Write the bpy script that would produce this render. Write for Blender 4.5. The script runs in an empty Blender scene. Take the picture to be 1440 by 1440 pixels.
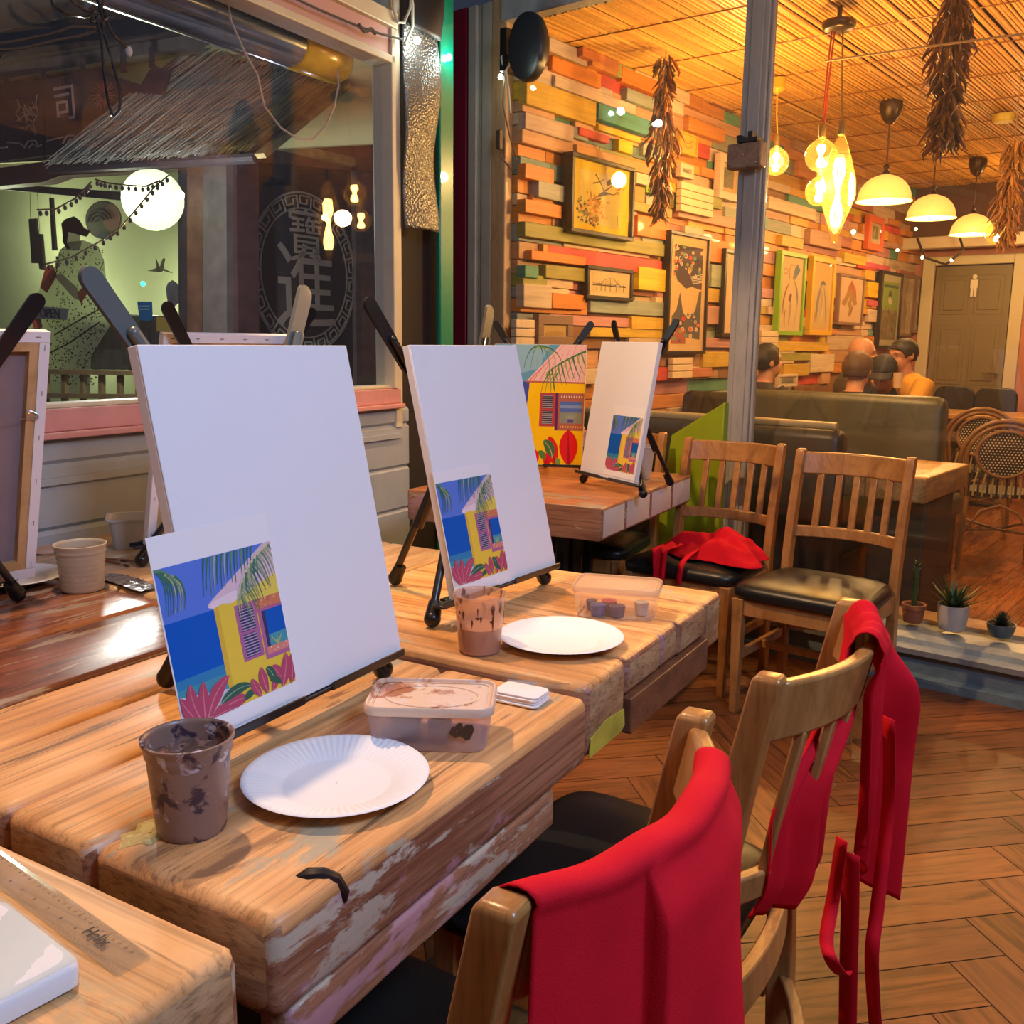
import bpy, bmesh, math, random
from mathutils import Vector, Matrix, Euler, noise
C = bpy.context.scene.collection
R = math.radians
rnd = random.Random(7)
# ---------------------------------------------------------------- camera
CAMZ = 1.32; F = 1340.0; PITCH = R(10.1); ROLL = R(0.67)
cam = bpy.data.cameras.new('camera'); camo = bpy.data.objects.new('camera', cam); C.objects.link(camo)
_f = Vector((0, math.cos(PITCH), -math.sin(PITCH))); _u0 = Vector((0, math.sin(PITCH), math.cos(PITCH)))
_r = Vector((1, 0, 0)) * math.cos(ROLL) + _u0 * math.sin(ROLL)
_u = Vector((-1, 0, 0)) * math.sin(ROLL) + _u0 * math.cos(ROLL)
m = Matrix((_r, _u, -_f)).transposed().to_4x4(); m.translation = (0, 0, CAMZ)
camo.matrix_world = m
cam.sensor_width = 36; cam.lens = 36 * F / 1440; cam.clip_start = 0.02; cam.clip_end = 100
bpy.context.scene.camera = camo
CO = Vector((0, 0, CAMZ))
def ray(x, y): return _f + _r * ((x - 720) / F) + _u * ((720 - y) / F)
def dv(a): return Vector((math.sin(R(a)), math.cos(R(a)), 0))
UD = dv(30); VD = Vector((-UD.y, UD.x, 0)); WD = dv(39); ND = Vector((-WD.y, WD.x, 0))
Z = Vector((0, 0, 1))
def U(u, v, z=0): return UD * u + VD * v + Z * z
def W(w, n, z=0): return WD * w + ND * n + Z * z
def hit(x, y, nrm, d):
    q = ray(x, y); t = (d - CO.dot(nrm)) / q.dot(nrm); return CO + q * t
def onz(x, y, z): return hit(x, y, Z, z)
def onw(x, y, w): return hit(x, y, WD, w)
def onn(x, y, n): return hit(x, y, ND, n)
def onu(x, y, u): return hit(x, y, UD, u)
def onv(x, y, v): return hit(x, y, VD, v)
RU = R(60); RW = R(51)
# ---------------------------------------------------------------- materials
MATS = {}
def newmat(name):
    m = bpy.data.materials.new(name); m.use_nodes = True
    return m, m.node_tree.nodes, m.node_tree.links, m.node_tree.nodes['Principled BSDF']
def ramp(N, stops):
    r = N.new('ShaderNodeValToRGB'); e = r.color_ramp.elements
    while len(e) < len(stops): e.new(0.5)
    for i, (p, c) in enumerate(stops):
        e[i].position = p; e[i].color = (*c, 1)
    return r
def coords(N, L, scale=(1, 1, 1), rot=(0, 0, 0), kind='Object'):
    t = N.new('ShaderNodeTexCoord'); mp = N.new('ShaderNodeMapping')
    mp.inputs['Scale'].default_value = scale; mp.inputs['Rotation'].default_value = rot
    L.new(t.outputs[kind], mp.inputs['Vector']); return mp.outputs['Vector']
def nz(N, L, vec, scale, detail=4, rough=0.55, dist=0.0):
    n = N.new('ShaderNodeTexNoise'); n.inputs['Scale'].default_value = scale; n.inputs['Detail'].default_value = detail
    n.inputs['Roughness'].default_value = rough; n.inputs['Distortion'].default_value = dist
    L.new(vec, n.inputs['Vector']); return n.outputs['Fac']
def mix(N, L, fac, a, b, mode='MIX'):
    x = N.new('ShaderNodeMix'); x.data_type = 'RGBA'; x.blend_type = mode
    for s, v in ((x.inputs[0], fac), (x.inputs[6], a), (x.inputs[7], b)):
        if hasattr(v, 'is_linked') or hasattr(v, 'links'): L.new(v, s)
        elif isinstance(v, (int, float)): s.default_value = v
        else: s.default_value = (*v, 1)
    return x.outputs[2]
def bump(N, L, B, h, strength=0.3, dist=0.002):
    b = N.new('ShaderNodeBump'); b.inputs['Strength'].default_value = strength; b.inputs['Distance'].default_value = dist
    L.new(h, b.inputs['Height']); L.new(b.outputs['Normal'], B.inputs['Normal'])
def plain(name, col, rough=0.5, metal=0, coat=0, vary=0.0, spec=0.5, sheen=0, bumps=0):
    if name in MATS: return MATS[name]
    m, N, L, B = newmat(name)
    B.inputs['Base Color'].default_value = (*col, 1); B.inputs['Roughness'].default_value = rough
    B.inputs['Metallic'].default_value = metal; B.inputs['Coat Weight'].default_value = coat
    B.inputs['Specular IOR Level'].default_value = spec
    if sheen: B.inputs['Sheen Weight'].default_value = sheen
    v = coords(N, L)
    f = nz(N, L, v, 9, 4)
    if vary:
        r = ramp(N, [(0.3, tuple(c * (1 - vary) for c in col)), (0.7, tuple(min(1, c * (1 + vary)) for c in col))])
        L.new(f, r.inputs[0]); L.new(r.outputs[0], B.inputs['Base Color'])
    if bumps: bump(N, L, B, nz(N, L, v, bumps, 2), 0.35, 0.001)
    MATS[name] = m; return m
def emis(name, col, st):
    if name in MATS: return MATS[name]
    m, N, L, B = newmat(name)
    B.inputs['Base Color'].default_value = (*col, 1); B.inputs['Emission Color'].default_value = (*col, 1)
    B.inputs['Emission Strength'].default_value = st; MATS[name] = m; return m
def woodmat(name, a, b, scale=(2, 30, 30), rough=0.45, coat=0.1, fine=0.35, patches=None, kind='Object', dark=(0.10, 0.055, 0.03), crack=0.0):
    """grain runs along local x; patches = [(colour, scale, threshold, seed)] of old paint"""
    if name in MATS: return MATS[name]
    m, N, L, B = newmat(name)
    v = coords(N, L, scale, kind=kind); big = nz(N, L, v, 1.0, 8, 0.68, 0.5)
    r = ramp(N, [(0.38, b), (0.5, tuple(p * .55 + q * .45 for p, q in zip(a, b))), (0.60, a)]); L.new(big, r.inputs[0]); col = r.outputs[0]
    v2 = coords(N, L, (scale[0] * .9, scale[1] * 7, scale[2] * 7), kind=kind); fi = nz(N, L, v2, 1.0, 4, 0.7, 0.25)
    r2 = ramp(N, [(0.36, (1 - fine,) * 3), (0.46, (1 - fine * .3,) * 3), (0.52, (1, 1, 1))]); L.new(fi, r2.inputs[0])
    col = mix(N, L, 1.0, col, r2.outputs[0], 'MULTIPLY')
    if crack:
        v3 = coords(N, L, (scale[0] * 0.8, scale[1] * 1.2, scale[2] * 1.2), (0, 0, 0.05), kind=kind); c3 = nz(N, L, v3, 1.3, 8, 0.7, 1.2)
        r3 = ramp(N, [(0.0, (1, 1, 1)), (0.34, (1, 1, 1)), (0.39, (0, 0, 0))]); L.new(c3, r3.inputs[0])
        mm = N.new('ShaderNodeMath'); mm.operation = 'MULTIPLY'; mm.inputs[1].default_value = crack
        L.new(r3.outputs[0], mm.inputs[0]); col = mix(N, L, mm.outputs[0], col, dark)
    for i, (pc, ps, th, seed) in enumerate(patches or []):
        mp = coords(N, L, ps, kind=kind)
        ad = N.new('ShaderNodeVectorMath'); ad.operation = 'ADD'; ad.inputs[1].default_value = (seed, seed * 1.7, seed * .3); L.new(mp, ad.inputs[0])
        f = nz(N, L, ad.outputs[0], 1.0, 9, 0.68, 0.4)
        rr = ramp(N, [(th, (0, 0, 0)), (th + 0.035, (1, 1, 1))]); L.new(f, rr.inputs[0])
        mm = N.new('ShaderNodeMath'); mm.operation = 'MULTIPLY'; mm.inputs[1].default_value = 0.85; L.new(rr.outputs[0], mm.inputs[0])
        col = mix(N, L, mm.outputs[0], col, pc)
    L.new(col, B.inputs['Base Color']); B.inputs['Roughness'].default_value = rough; B.inputs['Coat Weight'].default_value = coat
    B.inputs['Coat Roughness'].default_value = 0.25
    bump(N, L, B, fi, 0.35, 0.0015)
    MATS[name] = m; return m
def vcol(name, rough=0.6, grain=(3, 40, 40), amt=0.35, coat=0.0, kind='Object', bumpd=0.001, spec=0.5):
    if name in MATS: return MATS[name]
    m, N, L, B = newmat(name)
    a = N.new('ShaderNodeAttribute'); a.attribute_name = 'Col'
    col = a.outputs['Color']
    if amt:
        v = coords(N, L, grain, kind=kind); f = nz(N, L, v, 1.0, 6, 0.65, 0.5)
        r = ramp(N, [(0.3, (1 - amt,) * 3), (0.62, (1, 1, 1))]); L.new(f, r.inputs[0])
        col = mix(N, L, 1.0, col, r.outputs[0], 'MULTIPLY')
        bump(N, L, B, f, 0.4, bumpd)
    L.new(col, B.inputs['Base Color']); B.inputs['Roughness'].default_value = rough; B.inputs['Coat Weight'].default_value = coat
    B.inputs['Specular IOR Level'].default_value = spec
    MATS[name] = m; return m
def glassmat(name, tint=(1, 1, 1), refl=1.0, rough=0.0, haze=0.0, ior=1.5, hazecol=(.8, .8, .8)):
    if name in MATS: return MATS[name]
    m = bpy.data.materials.new(name); m.use_nodes = True; N = m.node_tree.nodes; L = m.node_tree.links; N.clear()
    out = N.new('ShaderNodeOutputMaterial'); t = N.new('ShaderNodeBsdfTransparent'); t.inputs[0].default_value = (*tint, 1)
    g = N.new('ShaderNodeBsdfGlossy'); g.inputs['Roughness'].default_value = rough
    fr = N.new('ShaderNodeFresnel'); ge = N.new('ShaderNodeNewGeometry'); iv = N.new('ShaderNodeMapRange')
    iv.inputs['To Min'].default_value = ior; iv.inputs['To Max'].default_value = 1 / ior; L.new(ge.outputs['Backfacing'], iv.inputs['Value']); L.new(iv.outputs[0], fr.inputs[0])
    mm = N.new('ShaderNodeMath'); mm.operation = 'MULTIPLY'; mm.inputs[1].default_value = refl; L.new(fr.outputs[0], mm.inputs[0])
    x = N.new('ShaderNodeMixShader'); L.new(mm.outputs[0], x.inputs[0]); L.new(t.outputs[0], x.inputs[1]); L.new(g.outputs[0], x.inputs[2])
    last = x.outputs[0]
    if haze:
        d = N.new('ShaderNodeBsdfDiffuse'); d.inputs[0].default_value = (*hazecol, 1)
        tr = N.new('ShaderNodeBsdfTranslucent'); tr.inputs[0].default_value = (*hazecol, 1)
        a = N.new('ShaderNodeMixShader'); a.inputs[0].default_value = 0.5; L.new(d.outputs[0], a.inputs[1]); L.new(tr.outputs[0], a.inputs[2])
        y = N.new('ShaderNodeMixShader'); y.inputs[0].default_value = haze; L.new(last, y.inputs[1]); L.new(a.outputs[0], y.inputs[2]); last = y.outputs[0]
    L.new(last, out.inputs[0]); MATS[name] = m; return m
def spotted(name, base, spots, rough=0.5, haze=None):
    """base colour with irregular blotches: spots = [(col, scale, thr, seed)]"""
    if name in MATS: return MATS[name]
    m, N, L, B = newmat(name); col = None
    v = coords(N, L); col = mix(N, L, 0.0, base, base)
    for (pc, sc, th, seed) in spots:
        ad = N.new('ShaderNodeVectorMath'); ad.operation = 'ADD'; ad.inputs[1].default_value = (seed, seed * 2, seed * 3); L.new(v, ad.inputs[0])
        f = nz(N, L, ad.outputs[0], sc, 6, 0.6, 0.5); rr = ramp(N, [(th, (0, 0, 0)), (th + 0.06, (1, 1, 1))]); L.new(f, rr.inputs[0])
        col = mix(N, L, rr.outputs[0], col, pc)
    L.new(col, B.inputs['Base Color']); B.inputs['Roughness'].default_value = rough
    MATS[name] = m; return m
# ---------------------------------------------------------------- mesh builder
class MB:
    def __init__(s): s.v = []; s.f = []; s.mi = []; s.c = []; s.M = None; s.hascol = False
    def add(s, vs, fs, mi=0, col=None):
        b = len(s.v)
        for p in vs:
            p = Vector(p); s.v.append(s.M @ p if s.M else p)
        for f in fs: s.f.append([i + b for i in f]); s.mi.append(mi); s.c.append(col or (1, 1, 1))
        if col: s.hascol = True
    def box(s, x0, x1, y0, y1, z0, z1, mi=0, col=None, X=None):
        vs = [Vector((x, y, z)) for z in (z0, z1) for y in (y0, y1) for x in (x0, x1)]
        if X: vs = [X @ p for p in vs]
        s.add(vs, [(0, 2, 3, 1), (4, 5, 7, 6), (0, 1, 5, 4), (2, 6, 7, 3), (0, 4, 6, 2), (1, 3, 7, 5)], mi, col)
    def hexa(s, p, mi=0, col=None):   # p: 4 bottom then 4 top, same winding
        s.add(p, [(3, 2, 1, 0), (4, 5, 6, 7), (0, 1, 5, 4), (1, 2, 6, 5), (2, 3, 7, 6), (3, 0, 4, 7)], mi, col)
    def tube(s, pts, r, n=8, mi=0, col=None, cap=True):
        pts = [Vector(p) for p in pts]; k = len(pts); vs = []; up = None
        for i, p in enumerate(pts):
            d = (pts[min(i + 1, k - 1)] - pts[max(i - 1, 0)]).normalized()
            if up is None: up = d.orthogonal().normalized()
            up = (up - d * up.dot(d)); up = up.normalized() if up.length > 1e-6 else d.orthogonal().normalized()
            sd = d.cross(up); rr = r[i] if isinstance(r, (list, tuple)) else r
            for j in range(n):
                a = 2 * math.pi * j / n; vs.append(p + (up * math.cos(a) + sd * math.sin(a)) * rr)
        fs = [(i * n + j, i * n + (j + 1) % n, (i + 1) * n + (j + 1) % n, (i + 1) * n + j) for i in range(k - 1) for j in range(n)]
        if cap: fs += [tuple(range(n - 1, -1, -1)), tuple((k - 1) * n + j for j in range(n))]
        s.add(vs, fs, mi, col)
    def lathe(s, prof, n=32, mi=0, col=None, o=(0, 0, 0), X=None, fl=None, cap=False):
        vs = []; o = Vector(o)
        for i, (r, z) in enumerate(prof):
            for j in range(n):
                a = 2 * math.pi * j / n; zz = z; rr = r
                if fl: rr, zz = fl(i, j, r, z)
                p = Vector((rr * math.cos(a), rr * math.sin(a), zz)) 
                if X: p = X @ p
                vs.append(p + o)
        k = len(prof)
        fs = [(i * n + j, i * n + (j + 1) % n, (i + 1) * n + (j + 1) % n, (i + 1) * n + j) for i in range(k - 1) for j in range(n)]
        if cap: fs += [tuple(range(n - 1, -1, -1)), tuple((k - 1) * n + j for j in range(n))]
        s.add(vs, fs, mi, col)
    def loft(s, secs, mi=0, col=None, cap=True):
        n = len(secs[0]); k = len(secs); vs = [p for q in secs for p in q]
        fs = [(i * n + j, i * n + (j + 1) % n, (i + 1) * n + (j + 1) % n, (i + 1) * n + j) for i in range(k - 1) for j in range(n)]
        if cap: fs += [tuple(range(n - 1, -1, -1)), tuple((k - 1) * n + j for j in range(n))]
        s.add(vs, fs, mi, col)
    def grid(s, fn, nu, nv, mi=0, col=None):
        vs = [fn(i / nu, j / nv) for i in range(nu + 1) for j in range(nv + 1)]
        fs = [(i * (nv + 1) + j, (i + 1) * (nv + 1) + j, (i + 1) * (nv + 1) + j + 1, i * (nv + 1) + j + 1) for i in range(nu) for j in range(nv)]
        s.add(vs, fs, mi, col)
    def prism(s, poly, off, mi=0, col=None):
        n = len(poly); poly = [Vector(p) for p in poly]; off = Vector(off)
        s.add(poly + [p + off for p in poly], [tuple(range(n)), tuple(range(2 * n - 1, n - 1, -1))] + [(j, n + j, n + (j + 1) % n, (j + 1) % n) for j in range(n)], mi, col)
    def ball(s, c, r, n=12, mi=0, col=None, sc=(1, 1, 1)):
        k = max(4, n // 2 + 1)
        vs = []; c = Vector(c)
        prof = [(math.sin(math.pi * i / k), -math.cos(math.pi * i / k)) for i in range(k + 1)]
        prof[0] = (0.02, -1); prof[-1] = (0.02, 1)
        for (q, z) in prof:
            for j in range(n):
                a = 2 * math.pi * j / n; vs.append(c + Vector((q * math.cos(a) * r * sc[0], q * math.sin(a) * r * sc[1], z * r * sc[2])))
        fs = [(i * n + j, i * n + (j + 1) % n, (i + 1) * n + (j + 1) % n, (i + 1) * n + j) for i in range(k) for j in range(n)]
        fs += [tuple(range(n - 1, -1, -1)), tuple(k * n + j for j in range(n))]
        s.add(vs, fs, mi, col)
    def build(s, name, mats, parent=None, smooth=False, bevel=0, sub=0, solid=0, seg=2, ang=35, solidoff=0, rec=True):
        me = bpy.data.meshes.new(name); me.from_pydata([tuple(p) for p in s.v], [], s.f)
        if not isinstance(mats, (list, tuple)): mats = [mats]
        for mt in mats: me.materials.append(mt)
        me.polygons.foreach_set('material_index', s.mi)
        if s.hascol:
            ca = me.color_attributes.new('Col', 'FLOAT_COLOR', 'CORNER')
            buf = []
            for p, c in zip(me.polygons, s.c): buf += [*c, 1.0] * p.loop_total
            ca.data.foreach_set('color', buf)
        me.validate(); me.update()
        if rec:
            bm = bmesh.new(); bm.from_mesh(me); bmesh.ops.recalc_face_normals(bm, faces=bm.faces); bm.to_mesh(me); bm.free()
        if smooth:
            me.polygons.foreach_set('use_smooth', [True] * len(me.polygons))
        o = bpy.data.objects.new(name, me); C.objects.link(o)
        if parent: o.parent = parent
        if smooth and not sub:
            try: me.set_sharp_from_angle(angle=R(ang))
            except Exception: pass
        if solid:
            md = o.modifiers.new('s', 'SOLIDIFY'); md.thickness = solid; md.offset = solidoff
        if bevel:
            md = o.modifiers.new('b', 'BEVEL'); md.width = bevel; md.segments = seg; md.limit_method = 'ANGLE'; md.angle_limit = R(40)
            for p in me.polygons: p.use_smooth = True
            try: me.set_sharp_from_angle(angle=R(50))
            except Exception: pass
        if sub:
            md = o.modifiers.new('u', 'SUBSURF'); md.levels = sub; md.render_levels = sub
        return o
def thing(name, label, cat, loc=(0, 0, 0), rz=0, group=None, rot=None):
    o = bpy.data.objects.new(name, None); C.objects.link(o); o.location = loc
    o.rotation_euler = rot if rot else (0, 0, rz); o['label'] = label; o['category'] = cat
    if group: o['group'] = group
    return o
def tag(o, label, cat, group=None, loc=None, rz=None):
    o['label'] = label; o['category'] = cat
    if group: o['group'] = group
    if loc is not None: o.location = loc
    if rz is not None: o.rotation_euler = (0, 0, rz)
    return o
def struct(name, mb, mat, **k):
    o = mb.build(name, mat, **k); o['kind'] = 'structure'; return o
def dup(root, loc, rot, label, group=None):
    r = root.copy(); C.objects.link(r); r.location = loc; r.rotation_euler = rot; r['label'] = label
    if group: r['group'] = group
    for ch in list(root.children):
        c = ch.copy(); C.objects.link(c); c.parent = r
        for g in list(ch.children):
            d = g.copy(); C.objects.link(d); d.parent = c
    return r
def textmesh(body, size, ext, M, name, mat, parent=None, align='CENTER', bold=0):
    cu = bpy.data.curves.new(name, 'FONT'); cu.body = body; cu.size = size; cu.extrude = ext; cu.offset = bold; cu.align_x = align; cu.align_y = 'CENTER'
    to = bpy.data.objects.new('t', cu); C.objects.link(to)
    dg = bpy.context.evaluated_depsgraph_get(); dg.update()
    me = bpy.data.meshes.new_from_object(to.evaluated_get(dg)); me.name = name
    bpy.data.objects.remove(to)
    me.transform(M); me.materials.clear(); me.materials.append(mat)
    o = bpy.data.objects.new(name, me); C.objects.link(o)
    if parent: o.parent = parent
    return o
def rrect(w, d, r, k=4):
    pts = []
    for cx, cy, a0 in ((w / 2 - r, d / 2 - r, 0), (-w / 2 + r, d / 2 - r, 90), (-w / 2 + r, -d / 2 + r, 180), (w / 2 - r, -d / 2 + r, 270)):
        for i in range(k + 1):
            a = R(a0 + 90 * i / k); pts.append((cx + r * math.cos(a), cy + r * math.sin(a)))
    return pts
# palette
oak = woodmat('oak_varnish', (0.52, 0.25, 0.075), (0.37, 0.155, 0.04), (16, 16, 1.8), rough=0.32, coat=0.35, fine=0.25)
leather = plain('black_leather', (0.012, 0.014, 0.014), 0.36, spec=0.6, bumps=260)
blackmetal = plain('black_metal', (0.012, 0.012, 0.014), 0.3, coat=0.3)
rubber = plain('black_rubber', (0.01, 0.01, 0.01), 0.28)
greymetal = plain('grey_satin', (0.10, 0.115, 0.115), 0.35, coat=0.2)
redcloth = plain('red_cotton', (0.66, 0.008, 0.02), 0.85, vary=0.10, spec=0.15, sheen=0.0, bumps=500)
canvasm = plain('canvas_white', (0.80, 0.81, 0.86), 0.85, spec=0.15, bumps=700)
paperm = plain('paper_white', (0.84, 0.83, 0.86), 0.7, spec=0.2)
platem = plain('plate_white', (0.80, 0.82, 0.84), 0.6, spec=0.3)
paint = vcol('painted_colours', 0.75, amt=0.0, spec=0.2)
skinm = plain('skin', (0.50, 0.24, 0.14), 0.5)
# ================================================================= SETTING
# ---- floor of the front room: herringbone parquet
def vmix_floor(name, grain, rough, base_gain=1.0):
    m, N, L, B = newmat(name)
    a = N.new('ShaderNodeAttribute'); a.attribute_name = 'Col'
    t = N.new('ShaderNodeTexCoord'); sc = N.new('ShaderNodeVectorMath'); sc.operation = 'SCALE'; sc.inputs['Scale'].default_value = 37
    L.new(a.outputs['Color'], sc.inputs[0])
    ad = N.new('ShaderNodeVectorMath'); ad.operation = 'ADD'; L.new(t.outputs['Object'], ad.inputs[0]); L.new(sc.outputs[0], ad.inputs[1])
    mp = N.new('ShaderNodeMapping'); mp.inputs['Scale'].default_value = grain; L.new(ad.outputs[0], mp.inputs[0])
    f = nz(N, L, mp.outputs[0], 1.0, 7, 0.62, 1.6); r = ramp(N, [(0.34, (0.36, 0.33, 0.3)), (0.5, (0.85, 0.85, 0.85)), (0.7, (1.15, 1.1, 1.0))]); L.new(f, r.inputs[0])
    col = mix(N, L, 1.0, a.outputs['Color'], r.outputs[0], 'MULTIPLY')
    big = nz(N, L, t.outputs['Object'], 1.7, 4); r2 = ramp(N, [(0.3, (0.65, 0.62, 0.6)), (0.6, (1, 1, 1))]); L.new(big, r2.inputs[0])
    col = mix(N, L, 1.0, col, r2.outputs[0], 'MULTIPLY')
    L.new(col, B.inputs['Base Color']); B.inputs['Roughness'].default_value = rough; bump(N, L, B, f, 0.25, 0.001)
    return m
fm1 = vmix_floor('floor_oak_a', (2.2, 26, 5), 0.42); fm2 = vmix_floor('floor_oak_b', (26, 2.2, 5), 0.42)
darkgap = plain('floor_gap', (0.03, 0.012, 0.006), 0.8)
mb = MB(); LL = 0.70; WW = 0.14
fo = Vector((1.9, 2.2, 0)); e1 = dv(79); e2 = dv(-11)
for k in range(-60, 61):
    for j in range(-9, 10):
        ox = k * WW + j * LL; oy = k * WW - j * LL
        if abs(ox) > 5.5 or abs(oy) > 5.5: continue
        for (x0, x1, y0, y1, mi) in ((ox, ox + LL, oy, oy + WW, 0), (ox + LL, ox + LL + WW, oy + WW - LL, oy + WW, 1)):
            cpt = fo + e1 * (x0 + x1) / 2 + e2 * (y0 + y1) / 2
            if cpt.dot(WD) > 4.1: continue
            g = 0.0016; b = rnd.uniform(0.75, 1.2); t = rnd.uniform(-0.03, 0.05)
            col = (0.25 * b + t, 0.09 * b + t * .35, 0.030 * b)
            mb.add([(x0 + g, y0 + g, 0), (x1 - g, y0 + g, 0), (x1 - g, y1 - g, 0), (x0 + g, y1 - g, 0)], [(0, 1, 2, 3)], mi, col)
mb.box(-7, 7, -7, 7, -0.06, -0.002, 2, (0.03, 0.012, 0.006))
fl = struct('floor', mb, [fm1, fm2, darkgap]); fl.location = fo; fl.rotation_euler = (0, 0, R(11))
# ---- floor of the bar behind the glass
mb = MB(); r2 = random.Random(3)
for i in range(48):
    for j in range(9):
        n0 = -1.2 + i * 0.095; w0 = 4.12 + j * 0.9 + (i % 3) * 0.3 - 0.6; b = r2.uniform(0.7, 1.15)
        a, c = max(w0, 4.12), min(w0 + 0.9, 10.7)
        if c > a: mb.add([(a + .001, n0 + .001, 0), (c - .001, n0 + .001, 0), (c - .001, n0 + .094, 0), (a + .001, n0 + .094, 0)], [(0, 1, 2, 3)], 0, (0.42 * b, 0.15 * b, 0.04 * b))
mb.box(4.1, 10.75, -1.2, 3.4, -0.05, -0.002, 0, (0.04, 0.015, 0.01))
fb = struct('floor_bar', mb, vmix_floor('bar_floor', (2.2, 26, 5), 0.25)); fb.rotation_euler = (0, 0, RW); fb.name = 'floor'
# ---- plank wall of the bar (n = 3.2), boards of reclaimed wood standing out by different amounts
WN = 3.2
PAL = [(.62, .24, .05)] * 5 + [(.70, .36, .05)] * 4 + [(.62, .46, .30)] * 3 + [(.55, .30, .16)] * 3 + [(.68, .47, .02), (.10, .30, .22), (.58, .07, .05), (.32, .30, .06), (.34, .36, .26), (.52, .24, .24), (.30, .33, .30), (.64, .52, .40), (.45, .16, .10), (.16, .26, .22), (.27, .12, .05)]
PG = (.32, .30, .06); PT = (.07, .27, .20); PR = (.60, .06, .05); PO = (.70, .23, .03); PY = (.78, .52, .01); PW = (.66, .52, .36); PS = (.32, .36, .30); PP = (.55, .26, .24); PB = (.62, .38, .04)
mb = MB(); r3 = random.Random(11); z = 0.0
while z < 2.95:
    h = r3.choice([.06, .075, .09, .09, .11, .13]); x = 3.95 - r3.random() * .5
    while x < 10.7:
        l = r3.choice([.18, .25, .35, .5, .65, .9]); dep = r3.choice([0.0, .008, .016, .028, .045]) + r3.random() * .004
        c = r3.choice(PAL); k = r3.uniform(.8, 1.15)
        x1 = min(x + l, 10.7)
        if x1 - max(x, 3.96) > .02: mb.box(max(x, 3.96) + .0015, x1 - .0015, WN - dep, WN + .05, z + .0015, min(z + h, 2.95) - .0015, 0, tuple(q * k for q in c))
        x += l
    z += h
# boards copied from the photograph near the front (pixel quad corners -> place on the wall)
SP = [(760, 345, 922, 24, PR), (715, 372, 745, 18, PT), (755, 372, 815, 20, PG), (735, 352, 812, 14, PO), (715, 398, 765, 34, PW), (765, 412, 812, 22, PO),
      (820, 418, 925, 22, PS), (887, 375, 925, 33, PY), (715, 310, 925, 22, PG), (887, 302, 932, 30, PO), (880, 283, 935, 14, PG), (883, 262, 897, 22, PO), (898, 262, 915, 10, (.2, .42, .02)), (898, 276, 930, 16, PS),
      (715, 278, 778, 20, PO), (745, 255, 783, 24, PS), (717, 228, 768, 22, PO), (803, 180, 846, 12, PR), (830, 146, 908, 24, PT), (830, 176, 890, 9, PY), (725, 110, 828, 38, PB), (770, 108, 885, 16, PW), (718, 155, 797, 25, (.5, .38, .28)), (765, 80, 835, 22, PO),
      (865, 95, 920, 22, PO), (870, 125, 918, 18, PS), (808, 68, 860, 14, (.6, .2, .05)), (800, 204, 915, 16, (.6, .28, .10)), (885, 243, 922, 16, PW), (858, 196, 878, 18, PY), (895, 200, 925, 20, PS),
      (985, 335, 1030, 33, PO), (990, 372, 1018, 32, PS), (985, 405, 1012, 20, PB), (985, 430, 1010, 26, (.5, .28, .2)), (980, 475, 1030, 14, PP), (980, 495, 1030, 22, PB), (940, 518, 992, 14, (.6, .2, .12)),
      (958, 165, 1010, 20, PO), (948, 265, 1005, 18, PG), (945, 290, 1030, 16, (.6, .3, .2)), (820, 460, 930, 14, PB), (700, 455, 745, 18, PW), (878, 445, 928, 18, PB), (1162, 395, 1172, 24, PB), (1214, 396, 1230, 22, PY), (1214, 422, 1230, 8, (.6, .1, .15)), (1214, 435, 1228, 18, PW),
      (1070, 480, 1158, 14, PB), (1080, 496, 1140, 12, PG), (1095, 512, 1130, 18, PB), (1132, 498, 1165, 26, PW), (1090, 330, 1120, 16, PB), (1180, 355, 1212, 14, PB), (1210, 368, 1245, 8, (.6, .1, .15)), (1130, 322, 1175, 22, (.5, .25, .15))]
for (x0, y0, x1, h, c) in SP:
    a = onn(x0, y0, WN); b = onn(x1, y0, WN); c2 = onn(x0, y0 + h, WN)
    w0, w1, zt, zb = a.dot(WD), b.dot(WD), a.z, c2.z
    if w0 < 3.96: w0 = 3.96
    mb.box(w0, w1, WN - r3.uniform(.05, .062), WN, zb + .002, min(zt, 2.93), 0, tuple(q * r3.uniform(.92, 1.08) for q in c))
plankm = vcol('reclaimed_boards', 0.55, (3, 3, 45), 0.32, coat=0.05)
wl = struct('wall_left', mb, plankm, bevel=0.003, seg=1); wl.rotation_euler = (0, 0, RW)
# ---- far wall with the lavatory door (w = 10.6)
WB = 10.6
pinkm = plain('salmon_wall_paint', (0.50, 0.20, 0.13), 0.6, vary=.1)
def wb(x, y, w=WB): p = onw(x, y, w); return p.dot(ND), p.z
dn0, dz1 = wb(1316, 374); dn1, _ = wb(1427, 374)
mb = MB(); mb.M = Matrix.Rotation(RW, 4, 'Z')
mb.box(WB, WB + .1, dn0, 3.25, 0, 3.1, 0); mb.box(WB, WB + .1, -1.2, dn1, 0, 3.1, 0); mb.box(WB, WB + .1, dn1, dn0, dz1, 3.1, 0)
struct('wall_back', mb, pinkm)
mb = MB(); mb.M = Matrix.Rotation(RW, 4, 'Z'); t = .09
mb.box(WB - .04, WB, dn0, dn0 + t * 1.3, 0, dz1 + t); mb.box(WB - .04, WB, dn1 - t * 1.3, dn1, 0, dz1 + t); mb.box(WB - .04, WB, dn1, dn0, dz1, dz1 + t)
struct('trim_1', mb, plain('door_frame_cream', (0.62, 0.55, 0.36), 0.5), bevel=.008)
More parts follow.
